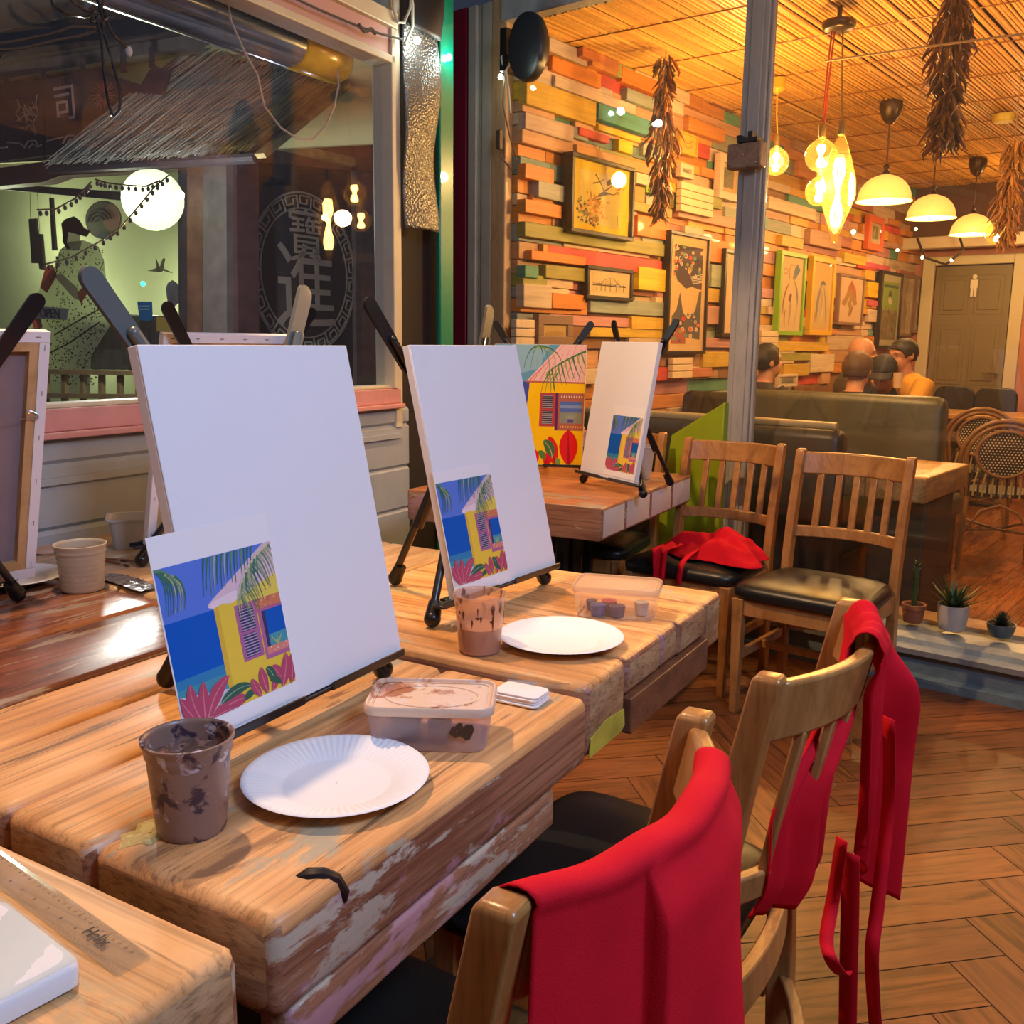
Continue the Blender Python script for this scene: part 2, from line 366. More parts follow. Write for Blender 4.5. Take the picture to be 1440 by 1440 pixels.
# door with six panels
mb = MB(); mb.M = Matrix.Rotation(RW, 4, 'Z'); dw = dn0 - dn1
mb.box(WB - .005, WB + .04, dn1 + .01, dn0 - .01, 0.01, dz1 - .01)
for (a, b) in ((.10, .46), (.54, .90)):
    for (z0, z1) in ((.06, .36), (.44, .72), (.77, .95)):
        mb.box(WB - .012, WB - .004, dn1 + dw * a, dn1 + dw * b, dz1 * z0, dz1 * z1); mb.box(WB - .022, WB - .011, dn1 + dw * (a + .05), dn1 + dw * (b - .05), dz1 * (z0 + .02), dz1 * (z1 - .02))
dr = struct('door_1', mb, plain('door_olive_grey', (0.20, 0.16, 0.085), 0.5), bevel=.004)
mb = MB(); hh = onw(1403, 524, WB - .03); mb.tube([hh, hh - WD * .06], .012); mb.tube([hh - WD * .06, hh - WD * .06 + ND * .13], .011)
h = mb.build('door_handle', plain('steel', (.6, .6, .6), .25, 1), dr)
mb = MB(); p = onw(1370, 400, WB - .03)
mb.M = Matrix.Translation(p) @ Matrix.Rotation(RW, 4, 'Z')
mb.ball((0, 0, .075), .024, 12, sc=(.3, 1, 1)); mb.box(-.006, .006, -.034, .034, -.035, .046); mb.box(-.006, .006, -.028, -.004, -.12, -.035); mb.box(-.006, .006, .004, .028, -.12, -.035)
tag(mb.build('door_sign', plain('sign_white', (.8, .75, .6), .4)), 'small white figure of a man fixed to the lavatory door', 'sign')
# beam and dark bulkhead above the door
mb = MB(); mb.M = Matrix.Rotation(RW, 4, 'Z')
a = onw(1288, 352, 10.2); b = onw(1288, 338, 10.2)
mb.box(10.1, 10.25, -1.2, 3.2, a.z, b.z + .02); struct('trim_2', mb, plain('beam_cream', (.55, .47, .33), .5), bevel=.01)
mb = MB(); mb.M = Matrix.Rotation(RW, 4, 'Z'); mb.box(10.26, 10.6, -1.2, 3.2, b.z, 3.1); struct('trim_3', mb, plain('bulkhead_brown', (.10, .05, .03), .7))
mb = MB(); mb.M = Matrix.Rotation(RW, 4, 'Z'); mb.box(3.95, 10.7, -1.3, -1.2, 0, 3.1); struct('wall_right', mb, plain('bar_wall', (.06, .03, .02), .7))
# ---- bamboo ceiling over the bar: thin canes running away from the glass
mb = MB(); mb.M = Matrix.Rotation(RW, 4, 'Z'); r4 = random.Random(5); CZ = 2.885
n = -1.2
while n < 3.22:
    d = r4.uniform(.016, .026); w = 3.9 + r4.uniform(-.4, 0)
    while w < 10.7:
        l = r4.uniform(1.6, 3.2); a = max(w, 3.96); b = min(w + l, 10.7); k = r4.uniform(.65, 1.2); zz = CZ + r4.uniform(-.004, .004)
        if b > a: mb.tube([(a, n + r4.uniform(-.004, .004), zz), ((a + b) / 2, n + r4.uniform(-.006, .006), zz + r4.uniform(-.005, .005)), (b - .004, n + r4.uniform(-.004, .004), zz)], d * .46, 6, 0, (.80 * k, .42 * k, .09 * k))
        w += l
    n += d * 1.12
mb.box(3.96, 10.7, -1.2, 3.25, CZ + .02, CZ + .06, 0, (.03, .012, .004))
for w in [4.35 + i * .62 for i in range(10)]:
    mb.tube([(w, -1.2, CZ - .014), (w + .1, 1, CZ - .013), (w - .03, 3.2, CZ - .014)], .0035, 5, 0, (.3, .12, .03))
struct('ceiling', mb, vcol('bamboo_canes', .4, (4, 60, 60), .25), smooth=True)
# ---- glazed partition (w = 3.93) with a painted post, base sill and pine jamb
GW = 3.93
postm = woodmat('post_grey_paint', (.40, .41, .40), (.34, .35, .34), (10, 10, 1.2), .5, .1, .12, patches=[((.55, .56, .55), (6, 6, 1), .66, 3)])
mb = MB(); mb.M = Matrix.Rotation(RW, 4, 'Z')
n1 = onw(1043, 240, GW).dot(ND); n2 = onw(1080, 240, GW).dot(ND)
mb.box(GW - .035, GW + .02, n2 + .014, n1, .2, 2.88); mb.box(GW - .02, GW + .01, n2, n2 + .014, .2, 2.88)
mb.box(GW - .042, GW - .035, n2 + .035, n1 - .03, .2, 2.88)
win2 = struct('window_2', mb, postm, bevel=.004)
gl = glassmat('partition_glass', (.97, .98, .97), 0.75, haze=.012, hazecol=(.9, .85, .75))
for i, (a, b) in enumerate(((3.25, n1), (n2, -1.2))):
    mb = MB(); mb.M = Matrix.Rotation(RW, 4, 'Z'); mb.box(GW - .003, GW + .003, b, a, .22, 2.88)
    mb.build('window_pane', gl, win2)
mb = MB(); mb.M = Matrix.Rotation(RW, 4, 'Z')      # head rail
mb.box(GW - .05, GW + .05, -1.2, 3.25, 2.88, 3.0)
mb.build('window_head', postm, win2, bevel=.005)
# base wall and moulded sill
bluem = woodmat('sill_blue_grey', (.17, .25, .27), (.13, .19, .21), (4, 18, 18), .4, .2, .15)
lightsill = woodmat('sill_pale', (.40, .47, .44), (.32, .38, .36), (4, 22, 22), .35, .3, .15, patches=[((.12, .12, .12), (14, 14, 14), .70, 5)])
prof = [(3.80, 0), (3.80, .035), (3.83, .045), (3.83, .115), (3.80, .125), (3.79, .15), (3.815, .165), (3.82, .185), (3.85, .20), (4.12, .21), (4.12, 0)]
mb = MB(); mb.M = Matrix.Rotation(RW, 4, 'Z')
mb.prism([(w, -1.2, z) for w, z in prof[:4]] + [(4.12, -1.2, .115), (4.12, -1.2, 0)], (0, 4.7, 0)); struct('baseboard_front', mb, bluem)
mb = MB(); mb.M = Matrix.Rotation(RW, 4, 'Z')
mb.prism([(w, -1.2, z) for w, z in [(3.83, .116)] + prof[4:10] + [(4.12, .116)]], (0, 4.7, 0)); struct('trim_4', mb, lightsill)
mb = MB(); mb.M = Matrix.Rotation(RW, 4, 'Z'); mb.box(4.0, 4.14, -1.2, 3.2, .205, .222); struct('trim_5', mb, plain('sill_bare_wood', (.62, .42, .24), .6, vary=.3))
# pine jamb, white frames, maroon door frame, green post
mb = MB(); mb.M = Matrix.Rotation(RW, 4, 'Z')
ja = onw(715, 300, GW).dot(ND); jb = onw(695, 300, GW).dot(ND); jc = onw(662, 300, GW).dot(ND)
mb.box(GW - .03, GW + .03, ja, jb, 0, 3.0); struct('trim_6', mb, woodmat('pine_jamb', (.62, .42, .22), (.50, .32, .15), (12, 12, 1.5), .5, .1, .15), bevel=.006)
mb = MB(); mb.M = Matrix.Rotation(RW, 4, 'Z')
mb.box(GW - .025, GW + .04, jb, jb + (jc - jb) * .45, 0, 3.0); mb.box(GW - .012, GW + .04, jb + (jc - jb) * .45, jb + (jc - jb) * .62, 0, 3.0); mb.box(GW - .03, GW + .04, jb + (jc - jb) * .62, jc, 0, 3.0)
struct('trim_7', mb, plain('frame_ivory', (.55, .52, .40), .45, vary=.08), bevel=.008)
mb = MB(); mb.M = Matrix.Rotation(RW, 4, 'Z')
jd = onw(638, 300, GW).dot(ND)
mb.box(GW - .03, GW + .04, jc + .008, jd + .06, 0, 3.0); struct('trim_8', mb, plain('maroon_paint', (.26, .015, .035), .4), bevel=.006)
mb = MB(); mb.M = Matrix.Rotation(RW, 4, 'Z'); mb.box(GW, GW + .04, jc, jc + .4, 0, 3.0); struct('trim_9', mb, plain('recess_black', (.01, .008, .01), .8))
# lime panel low beside the post
limem = plain('lime_paint', (.30, .42, .012), .5, vary=.1)
mb = MB()
q = [onw(944, 612, GW - .075), onw(1019, 566, GW - .075), onw(1019, 566, GW - .075), onw(944, 612, GW - .075)]
q[2] = Vector((q[1].x, q[1].y, .12)); q[3] = Vector((q[0].x, q[0].y, .12))
e = (q[3] - q[2]); q[3] = q[3] + ND * .12; q.insert(4, q[3]); q[3] = q[2] + ND * .38; 
mb.prism([q[0], q[1], q[2], q[4]], WD * .06); struct('trim_10', mb, limem, bevel=.004)
# ---- window wall on the left
LD = dv(29); LN = Vector((-LD.y, LD.x, 0)); P0 = U(1.7, 2.475); RL = R(61); dL = P0.dot(LN)
def onL(x, y, off=0): p = hit(x, y, LN, dL + off); return (p - P0).dot(LD), p.z
ML = Matrix.Translation(P0) @ Matrix.Rotation(RL, 4, 'Z')   # local x along the wall, y outwards
sR = onL(553, 300)[0]; sE = onL(616, 300)[0]; sG = onL(637, 300)[0]
sidem = plain('siding_white', (.37, .43, .49), .5, vary=.06); pinkp = plain('sill_pink', (.64, .31, .31), .45, vary=.08)
mb = MB(); mb.M = ML; z = 0.02
while z < 1.035:
    z1 = min(z + .1885, 1.036)
    if z1 > .98: z1 = 1.036
    mb.prism([(-2.6, .012, z), (-2.6, 0, z + .012), (-2.6, 0, z1 - .012), (-2.6, .012, z1), (-2.6, .08, z1), (-2.6, .08, z)], (2.6 + sR + .1, 0, 0)); z = z1
struct('wall_window', mb, sidem)
mb = MB(); mb.M = ML
mb.box(-2.6, sR + .03, -.012, .08, .905, .925); mb.build('rail', sidem); bpy.data.objects['rail'].name = 'trim_11'; bpy.data.objects['trim_11']['kind'] = 'structure'
mb = MB(); mb.M = ML
mb.box(-2.6, sR + .03, -.035, .08, 1.036, 1.055); mb.box(-2.6, sR + .03, -.012, .08, 1.055, 1.120); struct('trim_12', mb, pinkp, bevel=.004)
creamm = plain('frame_cream', (.66, .62, .46), .5, vary=.06)
mb = MB(); mb.M = ML; ZT = onL(500, 58)[1]
mb.box(-2.6, sR, -.004, .08, 1.120, 1.134)
mb.box(sR - .028, sR, -.02, .08, 1.12, ZT + .5); mb.box(sR, sR + .05, -.006, .08, .95, ZT + .5)
mb.box(-2.6, sR, -.02, .08, ZT - .03, ZT); mb.box(-2.6, sR, -.035, .08, ZT + .10, ZT + .16)
for s in (-2.0, 1.0): mb.box(s, s + .05, -.02, .06, ZT + .16, ZT + .5)
win1 = struct('window_1', mb, creamm, bevel=.004)
mb = MB(); mb.M = ML; mb.box(-2.6, sR, -.01, .08, ZT, ZT + .10); mb.build('window_rail', plain('rail_pink', (.60, .36, .34), .5), win1)
gl1 = glassmat('front_glass', (.96, .97, .98), .75, haze=.012, hazecol=(.7, .8, 1))
mb = MB(); mb.M = ML; mb.box(-2.6, sR - .01, .030, .036, 1.14, ZT - .02); mb.build('window_pane', gl1, win1)
mb = MB(); mb.M = ML; mb.box(-2.6, sR - .01, .030, .036, ZT + .16, ZT + .5); mb.build('window_pane', gl1, win1)
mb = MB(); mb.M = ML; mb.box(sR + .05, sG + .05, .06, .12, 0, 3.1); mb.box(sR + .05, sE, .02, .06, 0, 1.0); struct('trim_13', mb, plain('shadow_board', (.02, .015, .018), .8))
mb = MB(); mb.M = ML; mb.box(sE + .012, sG, -.004, .02, 0, 3.1); struct('trim_14', mb, plain('green_gloss', (.0, .26, .15), .3, coat=.4), bevel=.006)
# step between the window wall and the glazed partition
mb = MB(); pa = P0 + LD * (sG + .02) + LN * .06; pb = WD * (GW + .02) + ND * (jd + .25)
dd = (pb - pa).normalized(); nn = Vector((-dd.y, dd.x, 0)) * .05
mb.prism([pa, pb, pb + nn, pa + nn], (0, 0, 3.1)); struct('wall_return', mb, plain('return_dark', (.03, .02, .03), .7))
# roof over the front room (out of the picture, bounces the light)
mb = MB(); mb.M = Matrix.Rotation(RW, 4, 'Z'); mb.box(-3, 3.9, -2.5, 2.62, 3.1, 3.16); co = struct('ceiling_front', mb, plain('front_ceiling', (.6, .55, .5), .8)); co.name = 'ceiling.001'
# ================================================================= TABLES (frame: x = u, y = v)
TZ = .77
topm = woodmat('old_pine_top', (.82, .46, .19), (.58, .27, .09), (1.6, 15, 15), .5, .08, .38, patches=[((.38, .37, .27), (1.6, 7, 7), .565, 2.2), ((.30, .15, .07), (1.6, 10, 10), .62, 9.1), ((.55, .42, .32), (2.4, 14, 14), .63, 4.4)], crack=.8)
sidem2 = woodmat('old_pine_side', (.46, .23, .12), (.28, .11, .055), (2.0, 14, 20), .55, .05, .5, patches=[((.50, .27, .30), (2.2, 7, 7), .56, 4.0), ((.56, .50, .38), (3.5, 12, 12), .60, 8.0)], crack=.8)
endm = woodmat('end_grain', (.56, .36, .18), (.36, .20, .09), (30, 6, 22), .6, 0, .45, crack=.5)
redtop = woodmat('red_stained_top', (.26, .085, .04), (.10, .035, .02), (2.0, 10, 10), .27, .3, .3, patches=[((.34, .15, .08), (1.5, 6, 6), .55, 3.0), ((.38, .34, .30), (3, 26, 26), .57, 6.0), ((.42, .36, .28), (5, 9, 9), .64, 1.0)], crack=.7)
greytop = woodmat('washed_top', (.70, .50, .30), (.48, .30, .16), (2.2, 12, 12), .4, .2, .35, patches=[((.50, .47, .40), (2, 10, 10), .54, 1.0)], crack=.7)
whiteside = woodmat('whitewashed_side', (.34, .21, .11), (.22, .12, .06), (3, 12, 12), .6, 0, .4, patches=[((.78, .76, .75), (2.6, 12, 16), .33, 2.0)], crack=.5)
orangetop = woodmat('orange_top', (.70, .28, .10), (.52, .17, .06), (2.0, 20, 20), .4, .2, .3, patches=[((.46, .38, .24), (1.2, 5, 5), .55, 3.3)], crack=.5)
yellowp = plain('yellow_paint_patch', (.55, .50, .06), .6, vary=.4)
def beam(mb, x0, x1, y0, y1, z0, z1, rad=.014, seed=0, nseg=26, rough=.0022, mi=(0, 1, 2)):
    """a hand-worn beam along x: rounded rectangle section that wobbles along its length"""
    w, h = y1 - y0, z1 - z0; base = rrect(w, h, rad, 3); n = len(base)
    cx, cz = (y0 + y1) / 2, (z0 + z1) / 2; secs = []
    xs = [x0, x0 + .004, x0 + .012] + [x0 + .012 + (x1 - x0 - .024) * i / nseg for i in range(1, nseg)] + [x1 - .012, x1 - .004, x1]
    for i, x in enumerate(xs):
        sh = {0: .90, 1: .965, 2: 1}.get(i, {0: .90, 1: .965, 2: 1}.get(len(xs) - 1 - i, 1)); q = []
        inset = (1 - sh) * .12
        for (a, b) in base:
            ka = 1 - inset / (w / 2); kb = 1 - inset / (h / 2)
            d = noise.noise(Vector((x * 3.1 + seed * 9, a * 30, b * 30))) * rough + noise.noise(Vector((x * 12 + seed * 5, a * 60, b * 60))) * rough * .4
            q.append(Vector((x, cx + a * ka + math.copysign(d, a) * (1 if abs(a) > w / 2 - rad * 1.1 else 0), cz + b * kb + (math.copysign(d, b) if b < h / 2 - 1e-4 else 0))))
        secs.append(q)
    b0 = len(mb.f); mb.loft(secs, mi[0])
    for k in range(b0, len(mb.f)):
        f = mb.f[k]
        if len(f) > 4: mb.mi[k] = mi[2]; continue
        zc = sum(mb.v[i].z for i in f) / 4
        if zc < z1 - rad * .8: mb.mi[k] = mi[1]
def pedestal(t, x, y, h=.62):
    mb = MB(); mb.box(x - .045, x + .045, y - .045, y + .045, .012, h)
    mb.build('leg', blackmetal, t, bevel=.004)
    mb = MB(); mb.box(x - .24, x + .24, y - .035, y + .035, 0, .025); mb.box(x - .035, x + .035, y - .24, y + .24, 0, .025); mb.build('foot', blackmetal, t, bevel=.005)
def table(label, u0, u1, v0, v1, cuts, mats, th=.11, seed=0, apron=None, leg=None, rz=RU, gap=.004, frame=None):
    if frame: o, rz, L, D = frame
    else: o = U(u0, v0); L, D = u1 - u0, v1 - v0
    t = thing('wooden_table', label, 'table', o, rz, 'reclaimed timber tables')
    mb = MB(); ys = [0] + cuts + [D]
    for i in range(len(ys) - 1):
        beam(mb, 0, L + (rnd.uniform(-.006, .004) if i else 0), ys[i] + (gap / 2 if i else 0), ys[i + 1] - (gap / 2), TZ - th, TZ, .013 if th < .1 else .018, seed + i, mi=(0, 1, 2))
    mb.build('tabletop', mats, t, smooth=True, ang=50)
    for x in (.1, L - .1): mb = MB(); mb.box(x - .04, x + .04, .08, D - .06, TZ - th - .035, TZ - th - .001); mb.build('batten', sidem2, t, bevel=.004)
    lx, ly = leg or (L / 2, D / 2); pedestal(t, lx, ly, TZ - th - .036)
    return t
T1 = table('thick pine table with pink flaking paint on its long edge, under the largest canvas', .604, 1.300, .607, 1.352, [.272, .43, .60], [topm, sidem2, endm], .112, 1, leg=(.35, .45))
mb = MB(); beam(mb, .02, .60, .004, .05, TZ - .172, TZ - .112, .008, 31, mi=(1, 1, 1)); mb.build('lower_rail', [topm, sidem2], T1, smooth=True, ang=50)
# dark knot hole with wire on the long edge
mb = MB(); mb.tube([(.075, .040, TZ - .004), (.082, .030, TZ - .0015), (.092, .018, TZ - .002), (.100, .008, TZ - .008), (.104, .0, TZ - .022), (.104, .0, TZ - .032)], [.004, .009, .0085, .008, .006, .003], 9); mb.build('knot', plain('knot_black', (.015, .012, .012), .35), T1, smooth=True)
mb = MB()
for (cx, cy, r) in ((.055, .24, .03), (.09, .22, .018)):
    mb.lathe([(.001, .0006), (r * .6, .0007), (r, .0003)], 14, o=(cx, cy, TZ), fl=lambda i, j, r, z: (r * (1 + .45 * math.sin(j * 2.1) * math.cos(j * .9)), z))
mb.build('paint_splash', spotted('dried_yellow_paint', (.40, .30, .10), [((.52, .48, .22), 60, .48, 2)], .7), T1)
T2 = thing('wooden_table', 'pine block table behind the first, with end grain blocks and yellow paint under its corner', 'table', U(2.04, .627), R(150), 'reclaimed timber tables')
mb = MB(); ys = [0, .11, .275, .365, .535, .698]
for i in range(5): beam(mb, rnd.uniform(0, .004), .725, ys[i] + .0012, ys[i + 1] - .0012, TZ - (.13 if i == 4 else .115 if i == 0 else .072), TZ, .006 if i < 4 else .014, 5 + i, rough=.0016, mi=(0, 1, 2))
mb.build('tabletop', [topm, sidem2, endm], T2, smooth=True, ang=50)
for x in (.12, .62): mb = MB(); mb.box(x - .04, x + .04, .12, .52, TZ - .115, TZ - .073); mb.build('batten', sidem2, T2, bevel=.004)
pedestal(T2, .40, .35, TZ - .117)
mb = MB(); mb.box(-.008, .016, .113, .532, TZ - .142, TZ - .074); mb.build('apron_board', woodmat('apron_brown', (.24, .10, .045), (.15, .06, .03), (3, 20, 30), .45, .2, .35, crack=.4), T2, bevel=.003)
mb = MB(); mb.prism([(-.0012, .545, TZ - .12), (-.0012, .56, TZ - .127), (-.0012, .69, TZ - .127), (-.0012, .685, TZ - .095), (-.0012, .62, TZ - .082), (-.0012, .55, TZ - .088)], (.002, 0, 0)); mb.build('paint_patch', yellowp, T2)

T0 = table('nearest timber table at the bottom left corner, ruler and tissue pack on it', None, None, None, None, [.42], [woodmat('near_top', (.78, .46, .20), (.56, .30, .11), (1.6, 11, 11), .5, .05, .35, patches=[((.44, .33, .17), (3, 5, 5), .54, 5.5)], crack=.5), sidem2, endm], .145, 9, frame=(U(.566, .612), R(150), .72, .82))
T4 = table('dark red stained table by the window with a glossy worn surface', .45, 1.335, 1.358, 2.36, [.26, .5, .76], [redtop, sidem2, endm], .09, 13)
T5 = table('pale washed timber table by the window behind the two nearest canvases', 1.342, 2.075, 1.358, 2.34, [.22, .44, .7], [greytop, endm, endm], .09, 17)
o3 = U(2.908, 1.325)
T3 = thing('wooden_table', 'whitewashed edge timber table in the middle distance with two small easels on it', 'table', o3 + dv(28) * .98, R(152), 'reclaimed timber tables')
mb = MB(); x = 0
for i, (a, b) in enumerate(((0, .25), (.2515, .5), (.5015, .76), (.7615, .98))): beam(mb, 0, .80, a, b, TZ - .118, TZ, .004, 21 + i, nseg=16, rough=.001, mi=(0, 1, 2))
mb.build('tabletop', [orangetop, sidem2, whiteside], T3, smooth=True, ang=50)
for (x, y) in ((.22, .82), (.22, .74), (.24, .66), (.5, .82), (.3, .4)):
    mb = MB(); mb.box(x - .018, x + .018, y - .018, y + .018, 0, TZ - .12); mb.build('leg', blackmetal, T3, bevel=.003)
# ================================================================= CHAIRS (x to the sitter's left seen from behind, y = forward)
def ypost(z): return -.005 + .02 * (z / .45) - .02 if z < .45 else -.005 - .078 * ((z - .45) / .48) ** 1.3
SAG = .07
def ybow(x, sag=SAG): return -sag * (1 - (x / .205) ** 2)
def rail(mb, x0, x1, z0, z1, th, sag=SAG, n=14, yoff=0, arch=0):
    secs = []
    for i in range(n + 1):
        x = x0 + (x1 - x0) * i / n; y = ybow(x, sag) + yoff; q = []
        for z, s in ((z0, -1), (z0, 1), (z1 + arch * (1 - (x / .2) ** 2), 1), (z1 + arch * (1 - (x / .2) ** 2), -1)): q.append(Vector((x, y + ypost(z) + s * th / 2, z)))
        secs.append(q)
    mb.loft(secs)
def make_chair(label, loc, rz, group):
    t = thing('dining_chair', label, 'chair', loc, rz, group)
    for sx in (-1, 1):
        x = .205 * sx; secs = []
        for z in [0, .12, .25, .38, .45, .52, .60, .68, .76, .84, .90, .925, .93]:
            wx = .016 if z > .2 else .0145; wy = .022 if z < .6 else .022 - (z - .6) * .012
            if z == .93: wx *= .7; wy *= .7
            secs.append([Vector((x + a * wx, ypost(z) + b * wy, z)) for a, b in ((-1, -1), (1, -1), (1, 1), (-1, 1))])
        mb = MB(); mb.loft(secs); mb.build('back_post', oak, t, bevel=.006, seg=3)
    mb = MB(); rail(mb, -.192, .192, .835, .918, .022); mb.build('crest_rail', oak, t, bevel=.006, seg=3)
    mb = MB(); rail(mb, -.192, .192, .595, .637, .022); mb.build('lower_back_rail', oak, t, bevel=.004)
    for k in range(5):
        x = -.13 + k * .065; mb = MB(); secs = []
        for z in (.63, .70, .77, .84): secs.append([Vector((x + a * .013, ypost(z) + ybow(x) + b * .007, z)) for a, b in ((-1, -1), (1, -1), (1, 1), (-1, 1))])
        mb.loft(secs); mb.build('slat', oak, t, bevel=.003)
    # seat pad
    mb = MB(); secs = []
    def seatring(z, ins, dome=0):
        q = []
        for k in range(40):
            a = 2 * math.pi * k / 40; ca, sa = math.cos(a), math.sin(a); e = .32
            px = math.copysign(abs(ca) ** e, ca); py = math.copysign(abs(sa) ** e, sa)
            y = .205 + py * (.215 - ins); wid = (.215 + (y) * .08) - ins; q.append(Vector((px * wid, y, z)))
        return q
    for z, ins in ((.432, .02), (.434, .006), (.445, 0), (.462, 0), (.474, .006), (.484, .025), (.493, .06), (.500, .11), (.503, .16)): secs.append(seatring(z, ins))
    mb.loft(secs); mb.build('seat', leather, t, smooth=True, ang=70)
    mb = MB(); rail(mb, -.19, .19, .375, .435, .022, .03)
    mb.hexa([Vector(p) for p in ((-.19, .38, .37), (.19, .38, .37), (.19, .40, .37), (-.19, .40, .37), (-.19, .38, .43), (.19, .38, .43), (.19, .40, .43), (-.19, .40, .43))])
    for s in (-1, 1): mb.box(s * .205 - .01, s * .205 + .01, .01, .39, .372, .431)
    mb.build('seat_frame', oak, t, bevel=.003)
    for s in (-1, 1):
        mb = MB(); x = s * .208; mb.loft([[Vector((x + a * w, .388 + b * w, z)) for a, b in ((-1, -1), (1, -1), (1, 1), (-1, 1))] for z, w in ((0, .014), (.2, .017), (.431, .021))])
        mb.build('front_leg', oak, t, bevel=.003)
    mb = MB()
    for s in (-1, 1): mb.box(s * .205 - .009, s * .205 + .009, .01, .38, .20, .235)
    mb.box(-.198, .198, .19, .208, .203, .232); mb.build('stretcher', oak, t, bevel=.003)
    mb = MB(); rail(mb, -.19, .19, .225, .262, .024, .075, yoff=-.002); mb.build('curved_stretcher', oak, t, bevel=.004)
    return t
chA = make_chair('wooden slat back chair nearest the camera, a red apron laid flat over its back', U(.742, .395), RU, 'slat back dining chairs')
chB = dup(chA, U(1.315, .352), (0, 0, R(58)), 'wooden slat back chair with a bunched red apron on its far post and long ties', 'slat back dining chairs')
chC = dup(chA, W(3.57, 1.77), (0, 0, R(143)), 'wooden chair facing the camera with a crumpled red apron on its black seat', 'slat back dining chairs')
chD = dup(chA, W(3.47, 1.235), (0, 0, R(141)), 'wooden chair facing the camera with an empty shiny black seat, under the glass partition', 'slat back dining chairs')
chE = dup(chA, W(3.64, 2.36), (0, 0, R(150)), 'wooden chair half hidden behind the small blank canvas and the far table', 'slat back dining chairs')
# green upholstered bench between the tables
t = thing('bench', 'dark green upholstered bench between the window and the middle tables', 'bench', U(2.14, 1.62), RU)
mb = MB(); mb.loft([[Vector((x, y, z)) for x, y in [(a + .33, b + .33) for a, b in rrect(.60 - i, .66 - i, .05)]] for z, i in ((.40, .02), (.42, 0), (.50, 0), (.515, .02), (.52, .06))]); mb.build('seat_cushion', plain('green_leather', (.035, .05, .035), .4, bumps=200), t, smooth=True, ang=70)
mb = MB(); mb.box(.06, .60, .03, .63, 0, .40); mb.build('base', plain('bench_black', (.02, .02, .02), .6), t)
# ================================================================= EASELS AND CANVASES (x along the canvas, y backwards, z up)
def bar(mb, a, b, w, h, mi=0):
    a, b = Vector(a), Vector(b); d = (b - a).normalized(); s = d.cross(Vector((0, 1, 0))).normalized(); n2 = s.cross(d)
    mb.loft([[p + s * i * w / 2 + n2 * j * h / 2 for i, j in ((-1, -1), (1, -1), (1, 1), (-1, 1))] for p in (a, b)], mi)
def make_easel(label, loc, rz, lean, grey=False, cx=.2):
    """origin: table point under the canvas' lower left corner"""
    t = thing('tabletop_easel', label, 'easel', loc, rz, 'tabletop easels'); sL = math.tan(R(lean))
    yb = .046
    def P(x, z, off=0): return Vector((x, yb + off + (z - .05) * sL, z))
    hm = greymetal if grey else blackmetal
    for s in (-1, 1):
        foot = Vector((cx + s * .205, yb - .018, .018)); top = P(cx - s * .207, .595 * math.cos(R(lean)) + .05, .004)
        k = .56; mid = foot.lerp(top, k)
        mb = MB(); off = Vector((0, .010 + .009 * s, 0)); mb.tube([foot + Vector((0, .0, .01)), foot.lerp(mid, .96) + off], .0085, 10); mb.tube([foot.lerp(mid, .35), mid + off], .0105, 10)
        lg = mb.build('leg', blackmetal, t, smooth=True, ang=60)
        mb = MB(); mb.ball(foot, .017, 14, sc=(1, 1, 1)); mb.tube([foot, foot + (mid - foot).normalized() * .035], [.0165, .0135], 12); mb.build('rubber_foot', rubber, lg, smooth=True, ang=60)
        mb = MB(); d = (top - mid).normalized(); sd = d.cross(Vector((0, 1, 0))).normalized(); nn = Vector((0, 1, 0))
        a = mid - d * .03 + off; b = top; q = []
        pts = []
        for kx in range(9):
            an = math.pi * kx / 8; pts.append(b - d * .014 + sd * math.cos(an) * .0155 + d * math.sin(an) * .0155)
        poly = [a + sd * .011] + pts[0:] + [a - sd * .011]
        mb.prism([p + nn * .0035 for p in poly], nn * -.007)
        mb.tube([a - nn * .006, a.lerp(b, .74) - nn * .008], .0088, 10); mb.ball(a.lerp(b, .74) - nn * .008, .0088, 10)
        mb.build('support_arm', hm, t, smooth=True, ang=40)
    piv = P(cx, .335, .012)
    mb = MB(); mb.tube([piv - Vector((0, .016, 0)), piv + Vector((0, .02, 0))], .017, 14); mb.build('hinge', blackmetal, t, smooth=True, ang=50)
    rf = Vector((cx, .30, .018)); mb = MB(); mb.tube([rf + Vector((0, 0, .01)), piv + Vector((0, .018, 0))], .0085, 10); mb.tube([rf.lerp(piv, .4), piv + Vector((0, .018, 0))], .0105, 10)
    lg = mb.build('rear_leg', blackmetal, t, smooth=True, ang=60)
    mb = MB(); mb.ball(rf, .017, 14); mb.tube([rf, rf + (piv - rf).normalized() * .035], [.0165, .0135], 12); mb.build('rubber_foot', rubber, lg, smooth=True, ang=60)
    mb = MB(); mb.box(cx - .215, cx + .215, -.006, .020, .044, .0495); mb.box(cx - .215, cx - .03, -.009, -.006, .044, .057); mb.box(cx + .03, cx + .215, -.009, -.006, .044, .057); mb.box(cx - .17, cx + .17, .020, yb - .008, .044, .049)
    mb.build('ledge', blackmetal, t, bevel=.0015)
    return t
